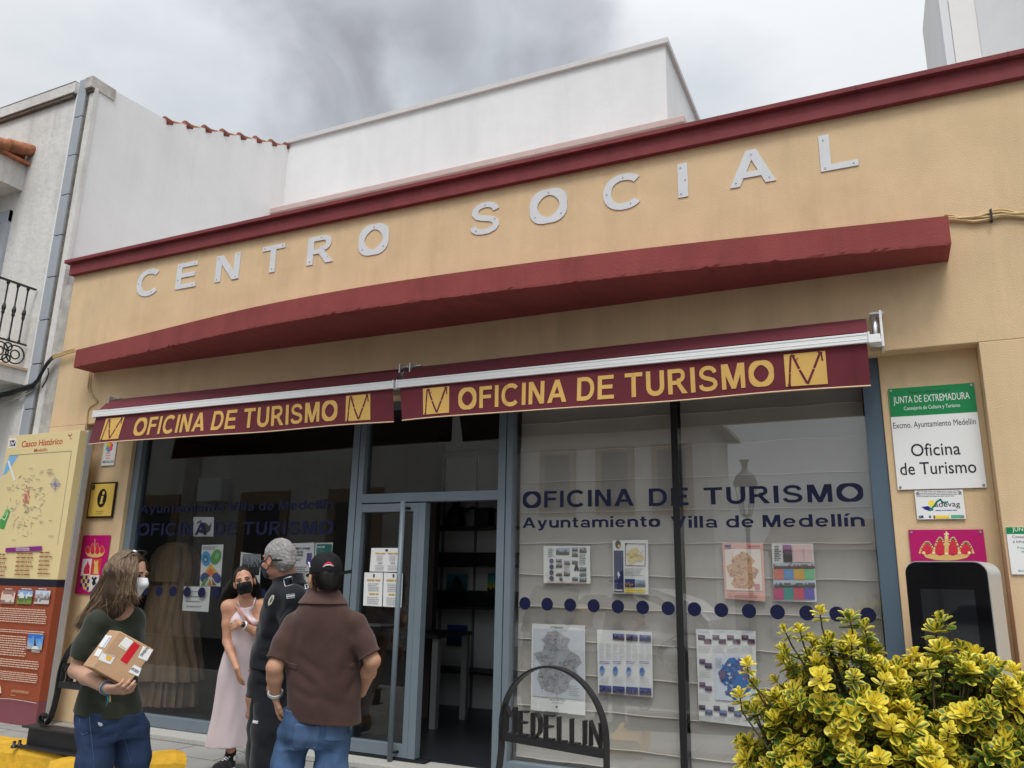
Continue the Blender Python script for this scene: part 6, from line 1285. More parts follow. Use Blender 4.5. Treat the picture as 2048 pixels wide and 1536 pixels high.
for a, b, w_, d_ in (((583, 1330), (640, 1382), .016, .010), ((580, 1365), (632, 1405), .016, .009), ((590, 1300), (650, 1352), .018, .009), ((712, 1300), (672, 1372), .018, .008), ((715, 1345), (690, 1400), .016, .007), ((600, 1240), (588, 1300), .018, .012), ((700, 1240), (712, 1290), .018, .011), ((620, 1385), (690, 1415), .02, .006)): S.crease(ip(*a, S, -.4), ip(*b, S, -.4), w_*1.5, d_*1.25)
S.half(A(650, 1441), (-br*.10-UPV*.995)); PO = fabric('brown_polo_cloth', srgb(80, 59, 54), .26)
solid(S, 'polo_shirt', PO, man)
MH = np.array([br, bf, UPV])
for S_, E_ in ((sh_l, el_l), (sh_r, el_r)):
    v_ = (E_-S_)/np.linalg.norm(E_-S_); a = np.cross(v_, CF); a /= np.linalg.norm(a); patch(S, .003, S_*.14+E_*.86, np.array([a, np.cross(a, v_), v_]), (.12, .12, .013), 'sleeve_cuff', PO, man, .004)
C_ = Field(A(647, 1190)-.2, A(647, 1190)+.2, .004); C_.loft([(A(647, 1208), .135, .118), (A(647, 1196), .106, .100), (A(647, 1186), .084, .086), (A(647, 1176), .076, .080)], br, bf, .0, 2.0); cI = C_.copy(); C_.d = np.abs(C_.d)-.006; C_.half(A(647, 1207), -UPV); C_.half(A(647, 1181), (UPV*.97+bf*.25)); solid(C_, 'collar', fabric('brown_collar_rib', srgb(92, 70, 66)), man)
J = Field(lo, [hi[0], hi[1], 1.05], .005); J.loft([(A(632, 1415), .168, .14), (A(630, 1450), .180, .148), (A(630, 1478), .182, .145), (A(629, 1492), .175, .135)], br, bf, .03, 2.4); legs(J, [hips[0]-CR*.008, hips[1]+CR*.004], kn, [dn(an[0], .05), dn(an[1], .05)], [.092, .086, .074, .070, .068], .022)
J.ripple(.0035, (22, 22, 30), 5)
for a, b in (((628, 1490), (590, 1520)), ((628, 1488), (668, 1512)), ((600, 1480), (560, 1500)), ((580, 1515), (600, 1545)), ((626, 1500), (600, 1535))): J.crease(ip(*a, J, -.4), ip(*b, J, -.4), .02, .009)
J.half(A(630, 1400), UPV); DN = denim('washed_blue_denim', srgb(74, 99, 134)); solid(J, 'jeans', DN, man)
DN2 = denim('faded_denim_pocket', srgb(84, 108, 142))
for x, y, a in ((612, 1474, -.06), (676, 1462, -.1)):
    M_ = np.array([br*math.cos(a)+UPV*math.sin(a), bf, UPV*math.cos(a)-br*math.sin(a)]); patch(J, .005, A(x, y, -.15), M_, (.066, .12, .062), 'back_pocket', DN2, man, .006, .012)
for sg in (0, 1): shoe(fabric('black_leather', (.02, .02, .02)), M_gasket, man, hf, an[sg]-hf*.06)
# cap
CAPM = mat('black_cap_cotton', (.010, .010, .011), .8, var=.3, vscale=14, bump=.4, bscale=350, bdist=.002, spec=.2); K_ = Field(hc-.26, hc+.26, .004)
K_.ell(L(0, -.010, .043), (.086, .107, .085), HM, .0); K_.ell(L(0, .0, .096), (.058, .072, .038), HM, .05); K_.half(L(0, 0, .020), -HM[2]); kin = K_.copy(); K_.ell(L(0, .115, .022), (.078, .095, .018), HM, .008); K_.ell(L(0, -.01, -.03), (.080, .10, .09), HM, .0, sub=True)
K_.crease(L(-.02, -.08, .12), L(.05, -.09, .075), .012, .006); K_.crease(L(.03, -.07, .125), L(-.045, -.09, .08), .012, .005)
solid(K_, 'cap', CAPM, man)
def on_ell(px, py, c, r, M):
    o = CAM-c; d = _ray(px, py); q = np.array([M[i]@o/r[i] for i in range(3)]); e = np.array([M[i]@d/r[i] for i in range(3)]); a, b, cc = e@e, 2*q@e, q@q-1; di = b*b-4*a*cc
    return CAM+d*((-b-math.sqrt(max(di, 0)))/(2*a))
ce, rr_ = L(0, -.010, .043), (.0885, .1095, .0875)
def decal(name, pts, w, m_, parent, c=ce, r=rr_, M=None): o = MB(); o.tube([on_ell(a, b, c, r, HM if M is None else M) for a, b in pts], w, m_, 6); return o.build(name, parent)
decal('cap_emblem', [(647, 1132), (651, 1128), (657, 1126), (662, 1127), (666, 1131)], .0042, flat(206, 44, 66), man); decal('cap_emblem', [(649, 1129), (653, 1127), (657, 1125), (662, 1126)], .004, flat(206, 44, 66), man)
decal('cap_lettering', [(646, 1134), (651, 1130.8), (656, 1129.8), (661, 1130), (667, 1132)], .0030, WHITE, man); decal('cap_badge', [(617, 1124), (619, 1129), (620, 1134)], .0045, flat(226, 226, 236), man); decal('cap_badge', [(616, 1131), (621, 1129)], .003, flat(120, 120, 190), man)
q = L(.050, -.098, .026); o = MB(); o.bar([q, q+CR*.035+UPV*.004, q+CR*.068+UPV*.010], UPV, .018, .003, CAPM); o.bar([q-CR*.02-UPV*.004, q], UPV, .020, .006, mat('brass_buckle', (.55, .45, .28), .35, metal=.8)); o.build('cap_strap', man)
H_ = Field(hc-.2, hc+.2, .004); H_.ell(L(0, -.012, .03), (.083, .104, .09), HM, 0); H_.cone(L(0, -.070, -.025), L(0, -.060, -.050), .046, .036, .03); H_.half(L(0, 0, .03), HM[2]); H_.half(L(0, .030, 0), HM[1]); H_.half(L(0, .0, -.02), (HM[1]*.8-HM[2]*.6)); H_.half(L(0, 0, -.066), -HM[2]); H_.ripple(.003, (90, 90, 40), 4)
for sg in (-1, 1): H_.ell(L(.094*sg, .0, -.012), (.022, .030, .042), HM, .006, sub=True)
HB = hair_mat('black_hair', (.006, .005, .005), (.028, .022, .018)); solid(H_, 'hair', mat('black_hair_base', (.008, .007, .006), .6), man)
def nape(i, r):
    a = r.uniform(-1.9, 1.9); z = r.uniform(-.05, .015); x, y = .084*math.sin(a), -.012-.104*math.cos(a); s_ = 1-.35*max(0, -z-.01)/.06; p = L(x*s_, y*s_, z); return [p, p-HM[2]*.014+HM[0]*r.uniform(-.004, .004), p-HM[2]*.028-HM[1]*(-.004)+HM[0]*r.uniform(-.006, .006)]
strands('hair_strands', 900, nape, HB, man, 5, .0009)
wt = MB(); ax_ = (wr_l-el_l)/np.linalg.norm(wr_l-el_l); e1 = np.cross(ax_, UPV); e1 /= np.linalg.norm(e1); e2 = np.cross(ax_, e1); c0 = wr_l-ax_*.016
wt.tube([c0+(e1*math.cos(t)*.036+e2*math.sin(t)*.034) for t in np.linspace(0, 2*PI, 25)], .0065, M_alu, 8, caps=False); wt.tube([c0+ax_*.008+(e1*math.cos(t)*.036+e2*math.sin(t)*.034) for t in np.linspace(0, 2*PI, 25)], .006, M_alu, 8, caps=False); wt.build('wristwatch', man)

# ================================================================== police officer
W0 = 4.9; br, bf = hd(-80); P0 = A(555, 1400)
pol = thing('person', 'grey-haired police officer in black uniform and dark mask, turned away to the left', 'person', (P0[0], P0[1], 0))
lo = np.array([P0[0]-.45, P0[1]-.5, 0]); hi = np.array([P0[0]+.5, P0[1]+.5, 1.86]); hr, hf = hd(-60); HM = frame(hr, hf, .0, -.02); hc = A(556, 1119)
sh_l, sh_r = A(590, 1194, -.17), A(570, 1190, .18); el_l = A(582, 1284, -.20); wr_l = A(546, 1350, -.17); el_r, wr_r = A(560, 1285, .22), A(530, 1340, .16)
B = Field(lo, hi, .0052); L = head(B, hc, HM, .95)
B.cone(A(568, 1140), A(578, 1182), .066, .078, .03)
B.loft([(A(580, 1180), .12, .085), (A(580, 1200), .18, .10), (A(575, 1260), .17, .12), (A(560, 1330), .16, .13), (A(550, 1370), .16, .13)], br, bf, .04)
B.chain([sh_l, el_l], [.05, .044], .03); B.chain([el_l, wr_l], [.044, .031], .02); B.chain([sh_r, el_r, wr_r], [.05, .044, .031], .02)
hand(B, wr_l, A(531, 1395, -.17)-wr_l, CF*.5+CR*.75, 1, 1.05, (.4, .6, .5)); hand(B, wr_r, A(516, 1375, .14)-wr_r, -CF*.6+CR*.3, -1, 1.0)
hips = [A(545, 1385, -.09), A(538, 1385, .09)]; kn = [dn(A(540, 1385, -.10), .50, .02, 0), dn(A(530, 1385, .10), .50, .02, 0)]; an = [dn(kn[0], .09, .02, .0), dn(kn[1], .09, .02, 0)]; legs(B, hips, kn, an, [.08, .074, .054, .056, .04])
solid(B, 'body', SK3, pol)
UNI = fabric('black_uniform_cloth', (.0135, .0145, .0185), .25, .4, 300); S = Field(lo, hi, .0052)
S.loft([(A(577, 1158), .072, .085), (A(580, 1168), .13, .092), (A(582, 1178), .195, .108), (A(579, 1205), .212, .138), (A(571, 1255), .205, .152), (A(561, 1300), .198, .160), (A(556, 1326), .19, .152), (A(554, 1338), .182, .145)], br, bf, .03, 2.2, lambda t, Z: .018*np.sin(4*t+Z*12)+.010*np.sin(7*t-Z*20))
for S_, E_, W_ in ((sh_l, el_l, wr_l), (sh_r, el_r, wr_r)): S.chain([S_, S_*.5+E_*.5, E_, E_*.4+W_*.6, W_*.97+E_*.03], [.074, .068, .060, .054, .046], .04)
S.ripple(.003, (20, 20, 30), 8)
for a, b in (((522, 1270), (556, 1290)), ((518, 1300), (556, 1312)), ((514, 1318), (552, 1324)), ((585, 1205), (560, 1240)), ((545, 1210), (552, 1260))): S.crease(ip(*a, S, -.4), ip(*b, S, -.4), .016, .010)
S.half(A(554, 1334), -UPV); solid(S, 'uniform_jacket', UNI, pol)
C_ = Field(A(577, 1160)-.2, A(577, 1160)+.2, .0045); C_.loft([(A(581, 1172), .105, .105), (A(577, 1158), .088, .092), (A(575, 1147), .084, .088)], br, bf, 0); C_.d = np.abs(C_.d)-.006; C_.half(A(577, 1168), -UPV); C_.half(A(582, 1149), (UPV*.9-CR*.25)); solid(C_, 'collar', UNI, pol)
J = Field(lo, [hi[0], hi[1], 1.15], .0052); J.loft([(A(552, 1330), .168, .135), (A(548, 1365), .178, .145), (A(545, 1390), .18, .15)], br, bf, .03, 2.3); legs(J, hips, kn, [dn(an[0], .06), dn(an[1], .06)], [.104, .102, .094, .088, .078], .03); J.ripple(.003, (20, 20, 30), 9)
for a, b in (((512, 1365), (548, 1380)), ((505, 1440), (545, 1455)), ((500, 1490), (540, 1480))): J.crease(ip(*a, J, -.4), ip(*b, J, -.4), .018, .009)
solid(J, 'trousers', UNI, pol)
for sg in (0, 1): shoe(fabric('black_boot', (.012, .012, .012)), M_gasket, pol, bf, an[sg]-bf*.06, .29)
EMB = flat(196, 200, 206); 
def badge(name, pts, m_, parent, f_, d0=-.35, w=None, lift=.004):
    P = [ip(a, b, f_, d0)-CF*lift for a, b in pts]; o = MB()
    if w: o.tube(P, w, m_, 5)
    else: c = sum(P)/len(P); n = len(P); o.add(P+[c-CF*.001]+[p+CF*lift*.9 for p in P], [(i, (i+1) % n, n) for i in range(n)]+[(i, n+1+i, n+1+(i+1) % n, (i+1) % n) for i in range(n)], m_)
    return o.build(name, parent)
ep = badge('epaulette', [(568, 1158), (583, 1153), (586, 1169), (571, 1173)], flat(18, 20, 34), pol, S, -.4)
badge('epaulette_border', [(568, 1158), (576, 1155), (583, 1153), (585, 1161), (586, 1169), (579, 1171), (571, 1173), (569, 1165), (568, 1158)], EMB, pol, S, -.4, .0028, .006); badge('epaulette_crest', [(574, 1160), (578, 1159), (580, 1163), (577, 1167), (573, 1165)], flat(214, 150, 130), pol, S, -.4, None, .013)
badge('flag_patch', [(573, 1189.5), (590, 1188), (590, 1195), (573.5, 1197)], flat(150, 176, 176), pol, S, -.4); badge('flag_stripe', [(574, 1193), (590, 1191.5)], flat(226, 230, 228), pol, S, -.4, .003, .006); badge('flag_edge', [(573, 1189.5), (590, 1188)], EMB, pol, S, -.4, .0018, .006); badge('flag_edge', [(573.5, 1197), (590, 1195)], EMB, pol, S, -.4, .0018, .006)
badge('chest_badge', [(549, 1190), (548, 1198), (543, 1208), (537, 1212), (536, 1206), (539, 1197), (544, 1190)], flat(206, 204, 190), pol, S, -.4); badge('badge_mark', [(545, 1194), (541, 1203)], flat(120, 116, 84), pol, S, -.4, .004, .007)
for pts in (((610, 1168), (613, 1186)), ((610, 1168), (616, 1170), (617, 1176), (611, 1178))): badge('back_lettering', pts, EMB, pol, S, -.3, .0034, .005)
badge('trouser_label', [(507, 1440), (517, 1442), (516.5, 1447), (506, 1445)], flat(226, 226, 226), pol, J, -.4, None, .012)
H_ = Field(hc-.22, hc+.22, .004); H_.ell(L(0, -.012, .037), (.0835, .1035, .0945), HM, 0); H_.cone(L(0, -.07, -.02), L(0, -.062, -.055), .058, .042, .04); H_.half(L(0, .05, .02), (HM[1]*.93-HM[2]*.36)); H_.half(L(0, .015, -.05), (HM[1]*.75-HM[2]*.66)); H_.half(L(0, 0, -.075), -HM[2]); H_.ripple(.0022, (120, 120, 120), 6)
for sg in (-1, 1): H_.ell(L(.094*sg, .002, -.016), (.022, .028, .042), HM, .006, sub=True)
GH = mat('grey_hair_base', (.34, .325, .31), .8, var=.4, vscale=45, bump=.8, bscale=160); solid(H_, 'hair', GH, pol)
GS = hair_mat('grey_hair', (.26, .24, .225), (.66, .64, .62))
def crop_(i, r):
    v = np.array([r.gauss(0, 1), r.gauss(-.35, 1), r.gauss(.25, 1)]); v /= np.linalg.norm(v)
    if v[1] > .55-.45*(v[2]) or v[2] < -.75: return None
    if abs(v[0]) > .8 and v[2] < -.05 and v[1] > -.3: return None
    p = L(v[0]*.083, -.012+v[1]*.103, .037+v[2]*.094); n_ = HM[0]*v[0]+HM[1]*v[1]+HM[2]*v[2]; t_ = HM[1]*.6*(1 if v[2] > .5 else -.3)-HM[2]*.6*(v[2] < .5); return [p, p+n_*.006+t_*.004, p+n_*.009+t_*.012+HM[0]*r.uniform(-.004, .004)]
strands('hair_strands', 3200, crop_, GS, pol, 8, .0009)
MKD = fabric('dark_mask_cloth', (.018, .02, .035)); patch(B, .009, L(0, .080, -.060), HM, (.066, .060, .056), 'face_mask', MKD, pol, .0, .01)
o = MB(); sg = -1
o.tube([L(.057*sg, .075, -.03), L(.078*sg, .03, -.004), L(.087*sg, -.012, .022), L(.090*sg, -.030, .012), L(.088*sg, -.040, -.01)], .0026, M_gasket, 6); o.tube([L(.055*sg, .070, -.09), L(.070*sg, .02, -.062), L(.084*sg, -.03, -.02), L(.087*sg, -.042, -.006)], .0026, M_gasket, 6)
o.tube([L(.087*sg, -.040, -.006), L(.070*sg, -.085, -.006), L(.04*sg, -.112, -.006), L(0, -.124, -.004), L(-.05*sg, -.108, -.006), L(-.085*sg, -.05, -.006)], .006, M_gasket, 6); o.build('mask_strap', pol)

# ================================================================== woman in the pale pink dress
W0 = 6.48; br, bf = hd(172); P0 = gz(480, 1541, 0)
wp = thing('person', 'woman in long pale pink dress with black face mask, arm crossed, by the dark window', 'person', (P0[0], P0[1], 0))
cen = A(485, 1300); lo = np.array([cen[0]-.42, cen[1]-.42, 0]); hi = np.array([cen[0]+.42, cen[1]+.45, 1.72]); hr, hf = hd(168); HM = frame(hr, hf, R(-14), R(4)); hc = A(489, 1163, -.02)
sh_r, sh_l = A(455, 1213, -.01), A(525, 1211, .03); el_r, wr_r = A(454, 1283, -.08), A(474, 1337, -.26); el_l, wr_l = A(521, 1269, -.12), A(481, 1248, -.24)
B = Field(lo, hi, .0052); L = head(B, hc, HM, .97, False)
B.cone(A(490, 1183, .0), A(489, 1210, .02), .047, .052, .03); B.cone(A(489, 1206, .02), sh_r*.8+A(489, 1206)*.2, .050, .046, .05); B.cone(A(489, 1206, .02), sh_l*.8+A(489, 1206)*.2, .050, .046, .05)
B.loft([(A(490, 1205, .02), .09, .06), (A(490, 1216, .01), .15, .078), (A(490, 1240), .14, .09), (A(490, 1270), .115, .085), (A(488, 1310), .15, .10), (A(485, 1340), .155, .105)], br, bf, .04)
for S_, E_, W_ in ((sh_r, el_r, wr_r), (sh_l, el_l, wr_l)): B.ell(S_, (.050, .050, .050), None, .03); B.chain([S_, S_*.5+E_*.5, E_], [.044, .039, .034], .025); B.chain([E_, E_*.7+W_*.3, W_], [.034, .034, .023], .02)
hand(B, wr_r, A(482, 1368, -.27)-wr_r, CR*.5+CF*.6, -1, .92, (.2, .3, .3)); hand(B, wr_l, A(450, 1258, -.17)-wr_l, CF*.8-UPV*.2, -1, .95, (.15, .3, .35), .06)
fa, fb = gz(458, 1543, 0), gz(500, 1531, 0); an = [dn(fa, .10), dn(fb, .10)]; kn = [dn(A(470, 1400), .46), dn(A(496, 1400), .46)]; hips = [A(472, 1345), A(500, 1345)]; legs(B, hips, kn, an, [.075, .066, .048, .050, .031])
solid(B, 'body', SK2, wp)
DR = fabric('pale_pink_jersey', (.66, .55, .57), .05, .2, 300, 3); D = Field(lo, hi, .0052)
D.loft([(A(494, 1211, -.03), .060, .06), (A(493.5, 1222, -.015), .080, .085), (A(492, 1234, -.01), .112, .108), (A(491, 1246), .136, .118), (A(491, 1258), .132, .112), (A(491, 1272), .124, .100), (A(488, 1290), .134, .105), (A(484, 1310), .150, .115), (A(478, 1345), .162, .125), (A(473, 1390), .166, .13), (A(468, 1430), .170, .135), (A(463, 1460), .175, .14), (A(458, 1494), .182, .15)], br, bf, .0, 2.1, lambda t, Z: np.clip(1.05-Z, 0, 1)*(.045*np.sin(4*t+1)+.03*np.sin(7*t+2.2)))
for sg, (a, b) in ((-1, (478, 1243)), (1, (505, 1242))): D.ell(A(a, b, -.085), (.05, .045, .045), None, .04)
D.ell(A(450, 1228, -.02), (.085, .2, .062), None, .01, sub=True); D.ell(A(531, 1225, .0), (.07, .2, .062), None, .01, sub=True); D.ell(A(492, 1205, -.05), (.055, .12, .045), None, .008, sub=True); D.ripple(.002, (14, 14, 10), 11)
for a, b in (((470, 1300), (452, 1440)), ((490, 1310), (478, 1470)), ((500, 1330), (492, 1480)), ((455, 1360), (432, 1480)), ((478, 1400), (460, 1490))): D.crease(ip(*a, D, -.4), ip(*b, D, -.4), .026, .012)
D.half(A(458, 1490), (-UPV+CR*.05)); D.ell(A(488, 1488, -.14), (.05, .06, .035), None, .01, sub=True); dI = D.copy(); hol = Field(lo, [hi[0], hi[1], .30], .0052); solid(D, 'dress', DR, wp)
o = MB(); o.tube([A(480, 1214, -.085), A(476, 1205, -.06), A(472, 1197, .0), A(476, 1196, .05)], .0045, DR, 6); o.tube([A(506, 1212, -.085), A(509, 1202, -.06), A(511, 1196, .0), A(507, 1195, .05)], .0045, DR, 6); o.build('shoulder_strap', wp)
o = MB(); o.bar([A(468, 1207, .0), A(472, 1212, -.075), A(480, 1223, -.12), A(490, 1234, -.145), A(498, 1244, -.14), A(504, 1251, -.125), A(512, 1262, -.10)], CR*.75+UPV*.45, .022, .003, mat('tan_leather_strap', srgb(176, 122, 104), .6)); o.build('bag_strap', wp)
MK = fabric('black_mask_cloth', (.010, .010, .011), .3); patch(B, .008, L(0, .085, -.060), HM, (.060, .050, .048), 'face_mask', MK, wp, .0, .012)
o = MB()
for sg in (-1, 1): o.tube([L(.055*sg, .06, -.035), L(.072*sg, .02, -.01), L(.082*sg, -.015, .012)], .0018, M_gasket, 5)
o.build('mask_loop', wp)
for sg in (-1, 1):
    o = MB(); c = L(.032*sg, .0765, .000); v, f = [], []
    for i in range(7):
        for j in range(12): a = PI*i/6; b = 2*PI*j/12; v.append(c+(HM[0]*math.sin(a)*math.cos(b)+HM[2]*math.sin(a)*math.sin(b)*.62+HM[1]*math.cos(a))*.0135)
    o.add(v, [(i*12+j, i*12+(j+1) % 12, (i+1)*12+(j+1) % 12, (i+1)*12+j) for i in range(6) for j in range(12)], EYE, True); o.tube([c+HM[1]*.0112, c+HM[1]*.0142], [.0062, .0058], IRIS, 10)
    o.tube([c+HM[0]*x*.0165+HM[2]*(.0065-.005*x*x)+HM[1]*(.0118-.003*x*x) for x in (-1, -.5, 0, .5, 1)], .0022, IRIS, 5); o.build('eye', wp)
    o = MB(); o.tube([L(.033*sg+x*.019*sg, .0955-.004*x-.004*x*x, .0255-.0005*x-.004*x*x) for x in (-1, -.5, 0, .5, 1)], [.002, .003, .0034, .0028, .0014], IRIS, 6); o.build('eyebrow', wp)
H_ = Field(hc-[.3, .3, .32], hc+[.3, .3, .22], .0048); H_.ell(L(0, -.016, .040), (.083, .103, .093), HM, 0); H_.half(L(0, .042, .04), (HM[1]*.9-HM[2]*.42)); H_.half(L(0, .0, -.04), (HM[1]*.8-HM[2]*.6))
H_.chain([A(470, 1168, .06), A(458, 1188, .08), A(448, 1204, .07), A(441, 1212, .06)], [.055, .055, .045, .02], .03); H_.chain([A(504, 1166, .07), A(511, 1184, .08), A(514, 1196, .08)], [.045, .038, .02], .03); H_.ell(A(488, 1178, .10), (.09, .06, .09), None, .03); H_.ripple(.004, (60, 60, 30), 12)
for sg in (-1, 1): H_.ell(L(.084*sg, .012, -.02), (.018, .024, .036), HM, .006, sub=True)
solid(H_, 'hair', mat('dark_hair_base', (.010, .008, .008), .55), wp)
def wavy(i, r):
    s_ = -1 if r.random() < .6 else 1; a = r.uniform(0, 1); p0 = L(-s_*.075*0+s_*-.06*(-1 if False else 1)*(1), -.03, .03); x0 = 489+s_*r.uniform(8, 22); e = (x0+s_*(r.uniform(14, 36) if s_ < 0 else r.uniform(4, 16)), 1196+r.uniform(0, 18)); d = r.uniform(.0, .09); return [A(x0, 1150+r.uniform(0, 14), d), A(x0+s_*9+r.uniform(-3, 3), 1170+r.uniform(0, 8), d+.01), A((x0+e[0])/2+s_*r.uniform(2, 9), 1186+r.uniform(-3, 6), d), A(e[0], e[1], d)]
strands('hair_strands', 420, wavy, HB, wp, 9, .0014)
for h_, d_ in ((fa, hd(200)[1]), (fb, hd(140)[1])):
    dd, ss, hh = shoe(fabric('black_canvas', (.014, .014, .016)), mat('white_rubber', (.68, .68, .66), .6), wp, d_, h_-d_*.05, .255, True); o = MB()
    for k in range(6): t = .085+.019*k; z = .115-.0085*k-.02*(k > 3); o.tube([hh+dd*t+ss*-.024+[0, 0, z], hh+dd*(t+.004)+[0, 0, z+.012], hh+dd*t+ss*.024+[0, 0, z]], .0055, WHITE, 5)
    o.build('shoe_laces', wp); o = MB(); c = hh+dd*.05+ss*.047+[0, 0, .105]; o.tube([c, c+ss*.004], .022, WHITE, 14); c = hh+dd*.05-ss*.047+[0, 0, .105]; o.tube([c, c-ss*.004], .022, WHITE, 14); o.build('ankle_patch', wp)
def bracelet(name, W_, E_, back, r, th, m_, parent, face=None):
    ax_ = (W_-E_)/np.linalg.norm(W_-E_); e1 = np.cross(ax_, UPV); e1 /= np.linalg.norm(e1); e2 = np.cross(ax_, e1); c0 = W_-ax_*back; o = MB(); o.tube([c0+(e1*math.cos(t)+e2*math.sin(t))*r for t in np.linspace(0, 2*PI, 21)], th, m_, 7, caps=False)
    if face: n_ = -CF*.75+UPV*.3; n_ /= np.linalg.norm(n_); o.tube([c0+n_*(r-.002), c0+n_*(r+.012)], .021, face, 16)
    return o.build(name, parent)
bracelet('wristwatch', wr_l, el_l, .035, .029, .007, WHITE, wp, IRIS); bracelet('bracelet', wr_l, el_l, .008, .026, .003, flat(200, 190, 176), wp)

# ================================================================== woman carrying the parcel
W0 = 4.25; br, bf = hd(125); P0 = A(225, 1500)
wb = thing('person', 'long-haired woman in dark green T-shirt and white mask, holding a cardboard parcel', 'person', (P0[0], P0[1], 0))
cen = A(225, 1330); lo = np.array([cen[0]-.5, cen[1]-.55, 0]); hi = np.array([cen[0]+.5, cen[1]+.5, 1.72]); hr, hf = hd(98); HM = frame(hr, hf, R(2), R(-6)); hc = A(256, 1150)
sh_r, sh_l = A(197, 1243, -.12), A(266, 1237, .13); el_r, wr_r = A(153, 1341, -.17), A(217, 1378, -.42); el_l, wr_l = A(268, 1335, .06), A(255, 1345, -.16)
B = Field(lo, hi, .005); L = head(B, hc, HM, .98, False)
B.cone(A(247, 1172), A(240, 1222), .050, .058, .03); B.loft([(A(240, 1218), .10, .065), (A(236, 1234), .145, .075), (A(234, 1270), .128, .09), (A(228, 1340), .112, .085), (A(222, 1400), .14, .10), (A(218, 1440), .15, .105)], br, bf, .04)
for S_, E_, W_ in ((sh_r, el_r, wr_r), (sh_l, el_l, wr_l)): B.ell(S_, (.054, .054, .054), None, .03); B.chain([S_, S_*.5+E_*.5, E_], [.048, .043, .037], .025); B.chain([E_, E_*.65+W_*.35, W_], [.037, .037, .025], .02)
hand(B, wr_r, A(266, 1380, -.50)-wr_r, UPV*.75+CF*.6, -1, 1.0, (.35, .6, .7), .03, .9); hand(B, wr_l, A(232, 1340, -.2)-wr_l, -CF*.8, -1, .9)
hips = [A(194, 1464, -.09), A(262, 1462, .07)]; kn = [dn(A(196, 1500, -.11), .46), dn(A(277, 1500, .06), .46)]; an = [dn(kn[0], .09, -.01, .02), dn(kn[1], .09, .02, .02)]; legs(B, hips, kn, an, [.074, .064, .048, .048, .032]); solid(B, 'body', SK1, wb)
TS = fabric('dark_green_jersey', srgb(52, 56, 46), .30, .3, 380); S = Field(lo, hi, .005)
S.loft([(A(242, 1212), .085, .065), (A(239, 1222), .125, .078), (A(235, 1234), .160, .092), (A(233, 1256), .154, .110), (A(233, 1285), .146, .114), (A(230, 1315), .134, .104), (A(225, 1350), .136, .106), (A(219, 1385), .152, .120), (A(214, 1432), .178, .144)], br, bf, .02, 2.1, lambda t, Z: .012*np.sin(5*t+Z*16)+.010*np.sin(8*t-Z*10))
for q in (A(224, 1275, -.10), A(258, 1272, -.02)): S.ell(q, (.055, .055, .052), None, .05)
v_ = (el_r-sh_r)/np.linalg.norm(el_r-sh_r); sleeve(S, lo, hi, [sh_r, sh_r*.5+el_r*.5, sh_r*.1+el_r*.9], [.066, .064, .060], sh_r*.26+el_r*.74, v_, .04); S.chain([sh_l, sh_l*.3+el_l*.7], [.066, .058], .04); S.ripple(.0035, (16, 16, 20), 15)
S.ell(A(243, 1214, -.07), (.058, .075, .075), None, .01, sub=True)
for a, b in (((190, 1262), (225, 1275)), ((200, 1290), (170, 1300)), ((180, 1390), (225, 1410)), ((240, 1390), (268, 1380)), ((205, 1400), (260, 1412)), ((175, 1405), (200, 1425)), ((250, 1250), (275, 1300))): S.crease(ip(*a, S, -.4), ip(*b, S, -.4), .022, .016)
S.half(A(212, 1426, 0), (-UPV*.98-CR*.16)); solid(S, 't_shirt', TS, wb)
J = Field(lo, [hi[0], hi[1], 1.0], .005); J.loft([(A(220, 1400), .155, .118), (A(218, 1430), .172, .134), (A(221, 1458), .174, .142), (A(224, 1474), .168, .13)], br, bf, .03, 2.3); legs(J, hips, kn, [dn(an[0], .06), dn(an[1], .06)], [.094, .086, .070, .064, .054], .03); J.half(A(212, 1417, 0), (UPV*.98+CR*.16)); J.ripple(.002, (25, 25, 35), 17)
for a, b in (((245, 1445), (200, 1455)), ((240, 1465), (190, 1480)), ((162, 1465), (200, 1470)), ((250, 1460), (285, 1450)), ((165, 1490), (210, 1500)), ((170, 1440), (176, 1500))): J.crease(ip(*a, J, -.4), ip(*b, J, -.4), .013, .008)
DJ = denim('dark_blue_denim', srgb(54, 70, 100)); solid(J, 'jeans', DJ, wb)
badge('torn_patch', [(196, 1444), (204, 1446), (206, 1450), (202, 1453), (197, 1449)], flat(200, 206, 214), wb, J, -.4, None, .003)
badge('jeans_seam', [(179, 1430), (181, 1455), (184, 1480), (187, 1510), (188, 1540)], mat('seam_blue', srgb(84, 104, 140), .9), wb, J, -.4, .0016, .002); badge('jeans_seam', [(247, 1470), (254, 1495), (261, 1520), (264, 1540)], mat('seam_blue', srgb(84, 104, 140), .9), wb, J, -.4, .0014, .002); badge('pocket_edge', [(160, 1436), (158, 1458), (166, 1470), (178, 1463)], mat('seam_blue', srgb(84, 104, 140), .9), wb, J, -.4, .0016, .002)
for sg in (0, 1): shoe(fabric('white_trainer', (.5, .5, .5)), mat('white_rubber', (.68, .68, .66), .6), wb, bf, an[sg]-bf*.05, .25)
MKW = fabric('white_mask_cloth', (.74, .74, .75), .03, .3, 120); patch(B, .009, L(0, .085, -.058), HM, (.058, .052, .054), 'face_mask', MKW, wb, .0, .012)
o = MB()
for sg in (-1, 1): o.tube([L(.055*sg, .06, -.03), L(.070*sg, .03, -.01), L(.082*sg, -.01, .015)], .0018, WHITE, 5)
o.build('mask_loop', wb)
